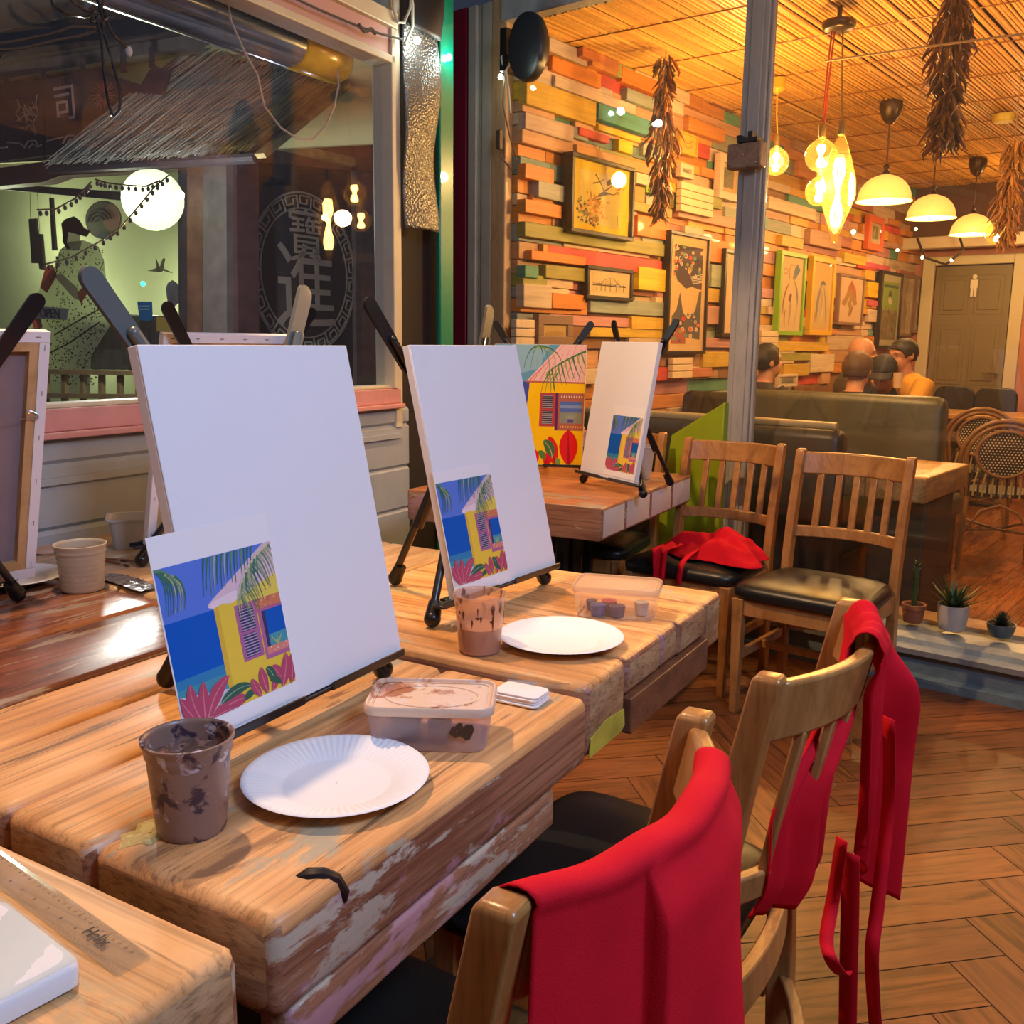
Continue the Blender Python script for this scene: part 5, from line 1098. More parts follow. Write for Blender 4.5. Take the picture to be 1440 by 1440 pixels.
# yellow pendant left of it
w2_ = 5.6; r2_ = onw(1094, 112, w2_); r2_.z = CZ - .02
t = thing('pendant_bulb', 'single filament bulb on a yellow fitting between the grey post and the bulb cluster', 'pendant lamp', r2_, 0); yl = plain('yellow_fitting', (.62, .36, .02), .4)
mb = MB(); mb.lathe([(.001, .0), (.045, 0), (.045, -.06), (.001, -.09)], 20); mb.build('ceiling_rose', yl, t, smooth=True, ang=40)
rose_b = rose; rr_p = onw(1090, 247, w2_) - r2_
filament_bulb(t, rr_p, globe(sc(1, w2_) * 19, .014), .016, yl, Vector((0, 0, -.08)))
plight('pendant_light', onw(1090, 228, w2_), 14, WARM, .05)
# glass dome pendants
domem, N, L, B = newmat('opal_shade_amber'); B.inputs['Base Color'].default_value = (.95, .70, .30, 1); B.inputs['Roughness'].default_value = .3
B.inputs['Emission Color'].default_value = (1.0, .50, .12, 1); B.inputs['Emission Strength'].default_value = .75; B.inputs['Transmission Weight'].default_value = .35
def dome(label, px, py, rpx, wpl, topy, labelled=None):
    ctr = onw(px, py, wpl); s = (ctr - CO).dot(_f) / F; r = rpx * s; top = Vector((ctr.x, ctr.y, CZ - .02)); t = thing('dome_pendant', label, 'pendant lamp', top, 0, 'amber dome pendants'); z0 = ctr.z - top.z
    mb = MB(); mb.lathe([(.001, 0), (r * .42, 0), (r * .44, -.03), (r * .30, -.10), (r * .12, -.135), (.001, -.14)], 24); mb.build('ceiling_rose', brz, t, smooth=True, ang=40)
    mb = MB(); mb.tube([(0, 0, -.13), (0, 0, z0 + r * 1.25)], .006, 8); mb.build('cord', plain('cord_brown', (.08, .03, .015), .6), t)
    mb = MB(); mb.lathe([(.012, z0 + r * 1.32), (.02, z0 + r * 1.25), (.012, z0 + r * 1.1), (.03, z0 + r * .98), (.045, z0 + r * .93), (.001, z0 + r * .90)], 18); mb.build('shade_holder', brz, t, smooth=True, ang=40)
    mb = MB(); prof = [(.03, z0 + r * .93)] + [(r * math.sin(a) ** .95, z0 + r * .93 * math.cos(a)) for a in [i * math.pi / 2 / 12 for i in range(2, 13)]] + [(r * 1.05, z0 - .006), (r * 1.05, z0 - .012), (r * .98, z0 - .008)]
    prof += [(r * .97 * math.sin(a) ** .95, z0 - .004 + r * .90 * math.cos(a)) for a in [i * math.pi / 2 / 12 for i in range(12, 1, -1)]]
    mb.lathe(prof, 40); mb.build('shade', domem, t, smooth=True, ang=60)
    mb = MB(); mb.ball((0, 0, z0 + r * .12), r * .24, 16); mb.build('bulb', fil2, t, smooth=True)
    plight('dome_light', (top.x, top.y, ctr.z - r * .28), 36, WARM, .04)
dome('amber glass dome pendant, largest and nearest of the row of three', 1243, 281, 36, 6.55, 150)
dome('amber glass dome pendant, middle of the row of three', 1309, 305, 32, 7.75, 195)
dome('amber glass dome pendant, farthest of the row of three', 1366, 328, 28, 8.9, 230)
b5 = onw(1401, 345, 8.6); tt = Vector((b5.x, b5.y, CZ - .02)); t = thing('pendant_bulb', 'small globe bulb hanging beside the farthest dome pendant', 'pendant lamp', tt, 0)
filament_bulb(t, b5 - tt, globe(.09, .02), .02, brz, Vector((0, 0, 0)))
a = onz(1412, 161, CZ - .02); mb = MB(); mb.lathe([(.001, -.05), (.06, -.05), (.07, -.03), (.07, 0), (.001, 0)], 20); tag(mb.build('smoke_alarm', plain('alarm_yellow', (.6, .45, .05), .4), smooth=True, ang=40), 'small round yellow ceiling fitting near the right edge', 'ceiling fitting', None, a)
# fill lights added to brighten the bar, no lamps hang there
for (w, n) in ((5.0, 2.3), (6.6, .6), (9.4, 1.6), (5.2, .2)): plight('bar_fill', W(w, n, 2.35), 38, WARM, .03)
# ---- bunches of dried chillies
def bunch(label, x, ytop, ybot, w, wid, n, seed, cols):
    top = onw(x, ytop, w); bot = onw(x, ybot, w); Lb = top.z - bot.z; s = (top - CO).dot(_f) / F; rad = wid * s / 2; r = random.Random(seed)
    t = thing('dried_chilli_bunch', label, 'dried chillies', top, RW, 'dried chilli bunches on the ceiling'); mb = MB()
    for k in range(n):
        q = r.random(); z = -Lb * (.02 + .86 * q); rr = rad * (.35 + .65 * math.sin(math.pi * min(1, .18 + q * .72))) * (.75 + .35 * math.sin(q * 9 + seed)); a = r.uniform(0, 6.283); ra = rr * r.uniform(.2, .62); p = Vector((ra * math.cos(a), ra * math.sin(a), z)); d = Vector((math.cos(a) * r.uniform(.1, .7), math.sin(a) * r.uniform(.1, .7), -1)).normalized(); ln = r.uniform(.06, .12)
        sw = Vector((r.uniform(-.02, .02), r.uniform(-.02, .02), 0)); kk = r.uniform(.5, 1.3); c = r.choice(cols)
        mb.tube([p, p + d * ln * .35 + sw * .6, p + d * ln * .7 + sw, p + d * ln], [.003, .0085 * r.uniform(.7, 1.2), .006, .0012], 5, 0, tuple(v * kk for v in c))
    o = mb.build('chilli_pods', vcol('chilli_skin', .4, (9, 9, 9), .3), t, smooth=True); o['kind'] = 'stuff'
    mb = MB(); mb.tube([(0, 0, CZ - top.z), (0.005, 0, .05), (0, 0, -Lb * .85)], .003, 5); mb.build('string', plain('twine', (.3, .18, .08), .8), t)
cc = [(.16, .06, .02), (.30, .11, .02), (.42, .2, .05), (.10, .04, .02), (.22, .05, .02)]
bunch('dried chilli bunch in front of the plank wall, left of the grey post', 936, 72, 326, 4.70, 64, 330, 3, cc)
bunch('dried chilli bunch hanging at the top right in front of the bamboo ceiling', 1345, -18, 222, 4.45, 84, 420, 5, cc)
bunch('dried chilli bunch at the right edge beside the far dome pendant', 1427, 195, 352, 6.4, 54, 280, 8, [(.42, .2, .05), (.5, .25, .06), (.3, .12, .03)])
# ================================================================= BAR FURNITURE
bol = plain('booth_olive_leather', (.050, .050, .032), .42, vary=.15, bumps=60); bbl = plain('booth_black_leather', (.018, .018, .018), .38); piping = plain('booth_top_tan', (.34, .27, .15), .35)
def panel_px(x0, x1, w0, n_extra=0): return onw(x0, 560, w0).dot(ND), onw(x1, 560, w0).dot(ND)
def booth(name, label, w0, nR, nL, ztop, mat, topm_, depth=.12, seatdir=1):
    t = thing(name, label, 'bench', W(w0, nR), RW, 'leather booth benches'); Ln = nL - nR
    mb = MB(); secs = []
    for y in [0, .01, .04] + [.04 + (Ln - .08) * i / 6 for i in range(1, 6)] + [Ln - .04, Ln - .01, Ln]:
        k = .80 if y in (0, Ln) else (.93 if y in (.01, Ln - .01) else 1); h = ztop - .05 * (1 - k) * 3
        secs.append([Vector((depth / 2 + (depth / 2) * k * math.cos(a), y, 0)) for a in (math.pi, 0)][::-1] + [Vector((depth * (.5 - .5 * k), y, h - .05)), Vector((depth * .12 + depth * .2 * (1 - k), y, h - .012)), Vector((depth * .4, y, h)), Vector((depth * .75, y, h - .01)), Vector((depth * (.5 + .5 * k), y, h - .05))])
    mb.loft(secs); mb.build('backrest', mat, t, smooth=True, ang=60)
    x0, x1 = (depth + .003, depth + .5) if seatdir > 0 else (-.5, -.003)
    mb = MB(); mb.loft([[Vector((x, y, z)) for x, y in [((x0 + x1) / 2 + a, Ln / 2 + b) for a, b in rrect(x1 - x0 - i, Ln - i, .05)]] for z, i in ((.36, .02), (.38, 0), (.45, 0), (.47, .03))]); mb.build('seat', mat, t, smooth=True, ang=60)
    mb = MB(); mb.box(x0 + .03, x1 - .03, .03, Ln - .03, 0, .36); mb.build('base', bbl, t)
    if topm_: mb = MB(); mb.tube([(depth * .45, .03, ztop + .003), (depth * .45, Ln / 2, ztop + .006), (depth * .45, Ln - .03, ztop + .003)], .022, 10); mb.build('top_roll', topm_, t, smooth=True, ang=60)
    return t
nr = onw(1194, 600, 4.22).dot(ND); booth('booth_bench', 'low black booth bench with a tan top roll just behind the glass', 4.10, nr, 2.95, .965, bbl, piping, .13, 1)
nr = onw(1331, 560, 5.42).dot(ND); booth('booth_bench', 'wide high backed olive booth bench in front of the seated people', 5.36, nr, 2.58, onw(1200, 553, 5.40).z, bol, None, .14, 1)
a = onw(957, 560, 5.9); booth('booth_bench', 'dark booth bench under the flower poster against the plank wall', 5.62, 2.62, 3.12, 1.02, bbl, None, .12, 1)
# inner table, yellow lit top
mt = woodmat('bar_table_top', (.62, .36, .10), (.46, .24, .06), (3, 20, 20), .35, .3, .3); ms = woodmat('bar_table_edge', (.40, .26, .10), (.22, .13, .05), (4, 14, 14), .5, 0, .4, patches=[((.10, .11, .08), (7, 7, 7), .60, 2)], crack=.4)
ca = onz(1297, 678, .77); t = thing('wooden_table', 'yellow lit timber table behind the glass at the end of the booth', 'table', W(4.245, 1.165), RW, 'reclaimed timber tables'); mb = MB()
for k in range(3): beam(mb, 0, .70, .001 + k * .26, .258 + k * .26, .655, .768, .008, 51 + k, nseg=8, rough=.003)
mb.build('tabletop', [mt, ms, ms], t, smooth=True, ang=50)
mb = MB(); mb.box(.12, .55, .02, .27, 0, .65); mb.build('pedestal', plain('pedestal_black', (.015, .013, .012), .6), t, bevel=.01)
# wicker bistro chairs
cane = plain('cane_brown', (.20, .10, .035), .4, vary=.25, coat=.2); caned = plain('cane_dark', (.03, .02, .012), .4)
def bistro(label, p, rz, s=1.0):
    t = thing('wicker_chair', label, 'chair', p, rz, 'wicker bistro chairs')
    def arch(w, zt, zb, y0, y1, n=22):
        pts = [Vector((-w * .86, y1, zb))]
        for i in range(n + 1): a = math.pi * (1 - i / n); pts.append(Vector((w * math.cos(a), y0, zt - w + w * math.sin(a))))
        return pts + [Vector((w * .86, y1, zb))]
    for (w, zt) in ((.235, .90), (.205, .872)):
        mb = MB(); mb.tube([Vector((p_.x * s, p_.y, p_.z)) for p_ in arch(w, zt, .43, -.02, .02)], .0135, 8); mb.build('back_frame', cane, t, smooth=True, ang=60)
    mb = MB(); ov = [(.150 * math.cos(a), .705 + .135 * math.sin(a)) for a in [i * 2 * math.pi / 32 for i in range(33)]]
    mb.tube([Vector((x, -.03, z)) for x, z in ov], .011, 8, cap=False); mb.build('oval_hoop', cane, t, smooth=True, ang=60)
    mb = MB(); mb.prism([Vector((x * .97, -.022, .705 + (z - .705) * .97)) for x, z in ov[:-1]], (0, .006, 0), 0, (.02, .015, .01))
    for i in range(-9, 10):
        for j in range(-9, 10):
            x = i * .0185 + (j % 2) * .00925; z = .705 + j * .0165
            if (x / .142) ** 2 + ((z - .705) / .127) ** 2 < 1:
                for yy in (-.0225, -.0155): mb.add([(x + .0047 * math.cos(a), yy - (.0006 if yy < -.02 else -.0006), z + .0047 * math.sin(a)) for a in [k * 1.047 for k in range(6)]], [tuple(range(6))], 0, (.72, .60, .36))
    mb.build('woven_back', vcol('weave', .5, amt=0), t)
    mb = MB()
    for k in range(15):
        x = -.175 + k * .025; mb.tube([Vector((x * .9, -.018, .60 - .03 * math.cos(x * 8))), Vector((x, -.012, .52)), Vector((x * 1.0, 0, .445))], .0065, 6, 0, ((.42, .32, .12) if k % 2 else (.04, .03, .02)))
    mb.build('lower_weave', vcol('weave', .5, amt=0), t, smooth=True)
    mb = MB(); mb.lathe([(.001, .44), (.20, .44), (.215, .45), (.21, .465), (.18, .468), (.001, .462)], 28, o=(0, .21, 0)); mb.build('seat', caned, t, smooth=True, ang=50)
    for sx in (-1, 1):
        for (y0, y1) in ((.0, -.06), (.40, .43)): mb = MB(); mb.tube([(sx * .18, y0, .44), (sx * .20, y1, 0)], .0135, 8); mb.build('leg', cane, t, smooth=True)
    mb = MB()
    mb.tube([(-.19, -.035, .22), (-.10, -.02, .36), (0, -.01, .40), (.10, -.02, .36), (.19, -.035, .22)], .009, 7)
    mb.tube([(-.19, -.03, .24), (0, .2, .22), (.19, .42, .24)], .009, 7); mb.tube([(.19, -.03, .24), (0, .2, .22), (-.19, .42, .24)], .009, 7); mb.build('brace', cane, t, smooth=True)
    return t
pw = onz(1418, 592, .90); bistro('wicker bistro chair with a dotted oval back, nearest one behind the glass', (pw.x, pw.y, 0), R(-24))
pw = onz(1385, 562, .905); pw = CO + (pw - CO) * .86; bistro('wicker bistro chair partly hidden behind the nearer wicker chair', (pw.x, pw.y, 0), R(-30)).scale = (1, 1, 1.0)
# far round the door: table and black chairs
a = onw(1375, 560, 8.9); t = thing('bar_table', 'far wooden table in front of the lavatory door', 'table', (a.x, a.y, 0), RW); mb = MB(); mb.box(-.35, .35, -.7, .7, .73, .77); mb.build('tabletop', mt, t, bevel=.006); mb = MB(); mb.box(-.05, .05, -.05, .05, 0, .73); mb.box(-.25, .25, -.3, .3, 0, .02); mb.build('leg', blackmetal, t)
for (x, w_, lab) in ((1341, 9.6, 'black padded chair back left of the door handle in the distance'), (1400, 9.6, 'black padded chair back below the door handle in the distance')):
    a = onw(x, 560, w_); t = thing('padded_chair', lab, 'chair', (a.x, a.y, 0), RW, 'black padded chairs by the door'); mb = MB()
    mb.loft([[Vector((.05 * i, y, z)) for y, z in [(p_, q_ + .75) for p_, q_ in rrect(.36, .42, .09)]] for i in (0, 1)]); mb.build('backrest', bbl, t, bevel=.01)
    mb = MB(); mb.box(-.45, -.01, -.17, .17, .42, .49); mb.build('seat', bbl, t, bevel=.015)
    for px_ in (-.42, .0):
        for py_ in (-.15, .15): mb = MB(); mb.tube([(px_, py_, .42), (px_, py_, 0)], .015, 6); mb.build('leg', blackmetal, t)
# string lights and a fine line under the ceiling
mb = MB(); pts = [onw(x, y, w) for x, y, w in ((1290, 335, 9.6), (1300, 362, 9.55), (1330, 372, 9.5), (1355, 352, 9.5), (1350, 335, 9.6))]; mb.tube(pts, .012, 6)
t = thing('string_lights', 'black cable with tiny lights looping under the beam near the door', 'string lights', (0, 0, 0), 0); mb.build('cable', plain('cable_black', (.02, .015, .01), .5), t, smooth=True)
dot = emis('fairy_glow', (1, .85, .55), 6)
for (x, y, w) in ((1297, 362, 9.5), (1338, 366, 9.5), (1288, 322, 9.7), (1262, 352, 9.4), (1200, 326, 6.6)): mb = MB(); mb.ball(onw(x, y, w), .016, 8); mb.build('bulb', dot, t, smooth=True)
mb = MB(); mb.tube([onw(1160, 86, 4.4), onw(1300, 66, 4.3), onw(1445, 47, 4.2)], .0045, 6); tag(mb.build('ceiling_line', plain('line_tan', (.62, .40, .16), .6), smooth=True), 'thin pale line stretched under the bamboo ceiling', 'cord')
# bracket box on the post, speaker, wires on the jamb
p = onw(1050, 218, GW - .09); t = thing('junction_box', 'worn brown block bolted to the grey post', 'box', p, RW); mb = MB(); mb.box(-.03, .03, -.075, .075, -.055, .045); mb.build('block', woodmat('block_wood', (.32, .22, .16), (.22, .14, .10), (20, 20, 20), .5, 0, .3), t, bevel=.006)
mb = MB(); mb.box(-.035, .03, -.06, .03, .046, .062); mb.box(-.02, .02, -.03, -.01, .062, .09); mb.box(-.02, .02, .02, .04, .062, .078); mb.build('latch', plain('latch_black', (.03, .03, .03), .4), t)
mb = MB()
for (y, z) in ((-.06, -.04), (.06, -.04), (0, -.005)): mb.ball((-.032, y, z), .006, 8)
mb.build('bolt', plain('steel', (.6, .6, .6), .25, 1), t, smooth=True)
p = onw(742, 66, 3.74); t = thing('wall_speaker', 'black oval speaker fixed high on the pine jamb', 'speaker', p, RW)
mb = MB(); mb.loft([[Vector((xx, .105 * k * math.cos(a), .155 * k * math.sin(a))) for a in [i * 2 * math.pi / 32 for i in range(32)]] for xx, k in ((-.03, .80), (-.022, .95), (0, 1), (.03, .98), (.06, .8), (.075, .5))]); mb.build('housing', plain('speaker_black', (.02, .022, .028), .35), t, smooth=True, ang=50)
mb = MB(); mb.tube([(.07, .0, 0), (.12, .10, .02), (.16, .14, .02)], .018, 8); mb.box(.0, .14, .13, .17, -.08, .11); mb.build('bracket', blackmetal, t)
mb = MB(); mb.tube([(.05, .12, .06), (.0, .16, -.02), (.02, .13, -.16), (.06, .15, -.26)], .006, 6); mb.tube([(.05, .10, .0), (-.0, .13, -.08), (.04, .14, -.2)], .005, 6); mb.build('cable', plain('cable_pale', (.5, .48, .4), .5), t, smooth=True)
p = onw(702, 195, 3.83); t = thing('cable_clip', 'small dark box with a looped brown cable on the pine jamb', 'cable', p, RW); mb = MB(); mb.box(-.012, .012, -.014, .014, -.05, .04); mb.build('clip_body', plain('clip_brown', (.10, .06, .04), .5), t, bevel=.003)
mb = MB(); mb.tube([(0, -.03, .28), (-.01, -.03, .15), (-.015, -.08, 0), (-.012, -.125, -.12), (-.01, -.09, -.16), (-.01, -.03, -.10), (0, .0, -.04)], .004, 6); mb.build('cable', plain('cable_brown', (.18, .10, .05), .5), t, smooth=True)
led = emis('led_white', (.85, 1.0, .90), 30)
for (x, y, w_, lab) in ((704, 108, 3.80, 'small white light glowing under the black speaker'),):
    mb = MB(); mb.ball((0, 0, 0), .013, 10); tag(mb.build('led_lamp', led, smooth=True), lab, 'light', 'small white lights', onw(x, y, w_))
# ================================================================= PEOPLE (seated, origin under the pelvis, facing +y)
def person(label, loc, rz, skin, shirt, hair, hairstyle, bow=0, turn=0, lean=0, arms='table', s=1.0):
    t = thing('person', label, 'person', loc, rz, 'people seated at the far tables'); t.scale = (s, s, s)
    LM = Matrix.Translation((0, 0, .5)) @ Matrix.Rotation(R(-lean), 4, 'X') @ Matrix.Translation((0, 0, -.5))
    nk = LM @ Vector((0, .02, .995)); HM = Matrix.Translation(nk) @ Matrix.Rotation(R(turn), 4, 'Z') @ Matrix.Rotation(R(-bow), 4, 'X')
    sh = [LM @ Vector((sx * .175, .0, .965)) for sx in (-1, 1)]
    if arms == 'table': el = [Vector((sx * .235, .16, .74)) for sx in (-1, 1)]; ha = [Vector((sx * .10, .37, .80)) for sx in (-1, 1)]
    elif arms == 'raise': el = [Vector((-.235, .16, .74)), Vector((.34, .16, .86))]; ha = [Vector((-.10, .37, .80)), Vector((.09, .24, 1.08))]
    b = MB()
    def tor(b_, g):
        secs = []
        for z, w, d, y in ((.42, .13, .10, 0), (.50, .17, .125, 0), (.62, .150, .105, 0), (.78, .165, .115, .0), (.90, .185, .115, -.005), (.97, .165, .09, -.01), (1.00, .10, .07, -.005), (1.03, .055, .055, .0)):
            secs.append([LM @ Vector(((w + g) * math.cos(a), y + (d + g) * math.sin(a), z)) for a in [i * 2 * math.pi / 16 for i in range(16)]])
        b_.loft(secs)
    tor(b, 0); b.tube([LM @ Vector((0, -.0, .98)), HM @ Vector((0, .01, .05)), HM @ Vector((0, .015, .10))], [.056, .052, .052], 14)
    def hb(c, r, sc_=(1, 1, 1), n=18):
        q = MB(); q.M = HM; q.ball(c, r, n, sc=sc_); b.add(q.v, q.f)
    hb((0, .005, .185), .098, (.80, .98, .93)); hb((0, .045, .13), .070, (.86, .95, 1.05)); hb((0, .07, .088), .036, (1.0, .8, .7)); hb((0, .112, .148), .0155, (.9, 1.1, 1.3)); hb((0, .104, .166), .011, (.8, 1, 1.8)); hb((0, .095, .118), .016, (1.5, .6, .5)); hb((0, .082, .192), .05, (1.1, .45, .35)); hb((-.080, .0, .155), .022, (.35, .8, 1.3)); hb((.080, .0, .155), .022, (.35, .8, 1.3))
    for k in range(2):
        b.tube([sh[k], sh[k].lerp(el[k], .5), el[k]], [.052, .046, .040], 12); b.tube([el[k], el[k].lerp(ha[k], .5), ha[k]], [.040, .036, .026], 12); b.ball(el[k], .041, 12)
        d = (ha[k] - el[k]).normalized(); sd = d.cross(Z).normalized(); up = sd.cross(d); pc = ha[k] + d * .045; b.ball(pc, .04, 12, sc=(1, 1, .8))
        for f_ in range(4):
            o_ = pc + d * .03 + sd * (f_ - 1.5) * .018; ln = (.045, .052, .05, .038)[f_]; b.tube([o_, o_ + d * ln * .6 - up * .004, o_ + d * ln - up * .018], [.0085, .008, .006], 8)
        b.tube([pc + sd * .03 * (1 if k else -1), pc + sd * .055 * (1 if k else -1) + d * .03, pc + sd * .05 * (1 if k else -1) + d * .055], [.010, .009, .007], 8)
        sx = -1 if k == 0 else 1
        b.tube([(sx * .09, .0, .48), (sx * .11, .42, .50)], [.085, .060], 12); b.tube([(sx * .11, .42, .50), (sx * .11, .40, .09)], [.058, .04], 12); b.ball((sx * .11, .46, .045), .045, 12, sc=(1, 2.2, .9))
    o = b.build('body', skin, t, smooth=True, ang=180, rec=False); md = o.modifiers.new('r', 'REMESH'); md.mode = 'VOXEL'; md.voxel_size = .0085; md.use_smooth_shade = True
    c = MB(); tor(c, .012)
    for k in range(2): c.tube([sh[k] - (el[k] - sh[k]) * .05, sh[k].lerp(el[k], .75)], [.068, .06], 12)
    o = c.build('shirt', shirt, t, smooth=True, ang=180, rec=False); md = o.modifiers.new('r', 'REMESH'); md.mode = 'VOXEL'; md.voxel_size = .011; md.use_smooth_shade = True
    c = MB()
    for sx in (-1, 1): c.tube([(sx * .09, -.02, .48), (sx * .11, .43, .50)], [.10, .072], 12); c.tube([(sx * .11, .43, .50), (sx * .11, .41, .12)], [.07, .052], 12)
    c.ball((0, 0, .47), .16, 14, sc=(1.1, .9, .6)); o = c.build('trousers', plain('denim_dark', (.02, .025, .04), .8), t, smooth=True, ang=180, rec=False); md = o.modifiers.new('r', 'REMESH'); md.mode = 'VOXEL'; md.voxel_size = .012; md.use_smooth_shade = True
    h = MB(); h.M = HM
    if hairstyle != 'bald':
        secs = []; full = hairstyle in ('full', 'cap'); 
        for i in range(12):
            fz = i / 11; secs_z = .135 + .150 * fz; row = []
            for k in range(28):
                a = 2 * math.pi * k / 28; fy = math.sin(a)
                lo = .118 if fy < -.1 else (.225 if hairstyle != 'receding' else .262) - .06 * (1 - max(0, fy)) * (1 if fy < .85 else 1)
                if fy < -.1: lo = .115
                elif fy < .45: lo = .155
                z = lo + (.283 - lo) * fz; zz = (z - .185) / .098; rr = math.sqrt(max(0.0, 1 - (zz / 1.01) ** 2)); rr = max(rr, .02) if z > .185 else max(.80, rr)
                jn = 1 if hairstyle == 'cap' else 1 + .09 * noise.noise(Vector((a * 3.1, fz * 7, len(label) * .7))) + .02 * math.sin(k * 2.3 + i); z2 = z + (0 if hairstyle == 'cap' or i > 2 else .012 * noise.noise(Vector((a * 5, 1.3, len(label)))))
                row.append(Vector((.0875 * rr * jn * math.cos(a), .004 + .105 * rr * jn * math.sin(a), z2)))
            secs.append(row)
        h.loft(secs); h.build('cap' if hairstyle == 'cap' else 'hair', hair, t, smooth=True, ang=180, rec=True)
        if hairstyle == 'cap':
            h = MB(); h.M = HM; h.grid(lambda p_, q_: Vector(((p_ - .5) * .15, .075 + q_ * .085 * math.cos((p_ - .5) * 1.9), .222 - q_ * .02 - (p_ - .5) ** 2 * .08)), 12, 6); h.build('cap_peak', hair, t, smooth=True, solid=.003)
    e = MB(); e.M = HM
    for sx in (-1, 1): e.ball((sx * .030, .086, .172), .0095, 10, sc=(1.2, .7, .7))
    e.build('eyes', plain('eye_dark', (.03, .02, .02), .3), t, smooth=True)
    e = MB(); e.M = HM
    for sx in (-1, 1): e.tube([(sx * .016, .098, .192), (sx * .032, .099, .197), (sx * .048, .088, .191)], .0035, 6)
    if hairstyle in ('dark', 'cap', 'receding'): pass
    e.build('eyebrows', plain('brow_dark', (.03, .018, .012), .8), t, smooth=True)
    return t
sk = plain('skin_light', (.52, .25, .15), .5); sk2 = plain('skin_brown', (.30, .13, .065), .5); hd = plain('hair_black', (.012, .009, .008), .6); hb_ = plain('hair_brown', (.09, .05, .03), .6, vary=.3)
blk = plain('shirt_black', (.014, .014, .016), .85); yls = plain('tshirt_yellow', (.66, .34, .03), .8); gry = plain('shirt_grey', (.07, .055, .05), .85)
def seat_at(x, y, w, hz=1.19, s=1.0):   # head centre pixel -> floor point
    p = onw(x, y, w); return p, (p.z - hz * s)
def put(label, x, y, w, az, skin, shirt, hair, style, **k):
    p = onw(x, y, w); s = k.pop('s', 1.0)
    lean = k.get('lean', 0); hy = .5 * 0; 
    loc = Vector((p.x, p.y, p.z - 1.17 * s)); fx = Vector((-math.sin(az), math.cos(az), 0)); bow = k.get('bow', 0)
    off = (math.sin(R(lean)) * .70 + math.sin(R(bow)) * .17 + .02) * s; dz = (.70 * (1 - math.cos(R(lean))) + .17 * (1 - math.cos(R(bow)))) * s
    loc -= fx * off; loc.z += dz; return person(label, loc, az, skin, shirt, hair, style, s=s, **k)
# az: rotation about z of +y (0 = facing world +y)
put('seated person in black with dark receding hair in profile, right of the grey post', 1076, 506, 6.15, R(-72), sk, blk, hd, 'receding', turn=0, s=1.05)
put('seated person seen from behind with short brown hair and a black top', 1205, 518, 6.0, R(-38), sk, blk, hb_, 'full', bow=10, s=1.02)
put('seated person in a black cap looking down at the table', 1243, 520, 6.85, R(150), sk2, blk, plain('cap_navy_black', (.016, .018, .026), .7), 'cap', bow=32, s=1.05)
put('bald seated person in a dark top behind the others', 1210, 494, 7.2, R(-95), sk, gry, hb_, 'bald', bow=8)
put('seated person in a yellow t-shirt holding a glass at the right of the group', 1272, 497, 7.0, R(105), sk, yls, hd, 'dark', bow=10, arms='raise')
p = onw(1262, 545, 6.75); mb = MB(); mb.lathe([(.001, 0), (.028, 0), (.034, .10), (.032, .10), (.027, .01), (.001, .008)], 20); tag(mb.build('drinking_glass', plain('beer_glass', (.66, .50, .34), .2), smooth=True, ang=40), 'pale drinking glass held up by the person in the yellow t-shirt', 'glass', None, p)
# table the group sits round
a = onw(1235, 560, 6.5); t = thing('wooden_table', 'table the seated group gathers round, hidden behind the olive booth', 'table', (a.x, a.y, 0), RW, 'reclaimed timber tables'); mb = MB(); mb.box(-.16, .16, -.35, .35, .70, .75); mb.build('tabletop', mt, t, bevel=.006); mb = MB(); mb.box(-.05, .05, -.05, .05, 0, .70); mb.build('leg', blackmetal, t)
# ================================================================= OUTSIDE THE FRONT WINDOW: the neighbouring shop front
FU = 4.8
def pu(pts, u=FU, th=.05, col=None, mb=None, mi=0):
    mb = mb or MB(); mb.prism([onu(x, y, u) for x, y in pts], UD * th, mi, col); return mb
def pv(pts, v, th=.05, mb=None, mi=0, col=None):
    mb = mb or MB(); mb.prism([onv(x, y, v) for x, y in pts], VD * th, mi, col); return mb
dwood = plain('shop_dark_timber', (.045, .035, .045), .6, vary=.3); mwood = plain('shop_maroon_timber', (.11, .05, .055), .6, vary=.25); gwood = plain('shop_grey_timber', (.17, .14, .14), .6, vary=.2)
greenwall = plain('shop_wall_cream', (.62, .62, .38), .8)
def tg(o, lab, cat, group=None): return tag(o, lab, cat, group)
struct('shop_ground', (lambda m: (m.box(-9, 4, 2.6, 14, -.12, -.08), m)[1])(MB()), plain('pavement', (.08, .08, .09), .8))
bpy.data.objects['shop_ground'].name = 'floor.002'
# lit wall inside the neighbour's window and its upper storey
sb = thing('shop_front', 'shop front across from the window with dark beams and a lit cream wall behind', 'building', U(FU, 6.2, 0), RU)
def child(o, par=None):
    par = par or sb; mw = par.matrix_world if False else (Matrix.Translation(par.location) @ par.rotation_euler.to_matrix().to_4x4()); o.data.transform(mw.inverted()); o.parent = par; return o
mb = MB(); mb.prism([onu(-260, 240, FU + .9), onu(300, 215, FU + .9), onu(300, 640, FU + .9), onu(-260, 640, FU + .9)], UD * .06); child(mb.build('inner_wall', greenwall))
mb = pu([(-300, 640), (262, 600), (262, 560), (-300, 575)], FU - .02, .1); pu([(-300, 900), (262, 900), (262, 598), (-300, 635)], FU + .02, .1, mb=mb); child(mb.build('low_wall', dwood))
mb = pu([(-300, 262), (0, 236), (62, 227), (262, 212), (268, 236), (85, 247), (60, 256), (-300, 290)], FU - .06, .12); child(mb.build('lintel', mwood))
mb = pu([(-300, 130), (0, 85), (265, 40), (265, 66), (0, 112), (-300, 160)], FU - .12, .14); child(mb.build('fascia_board', gwood))
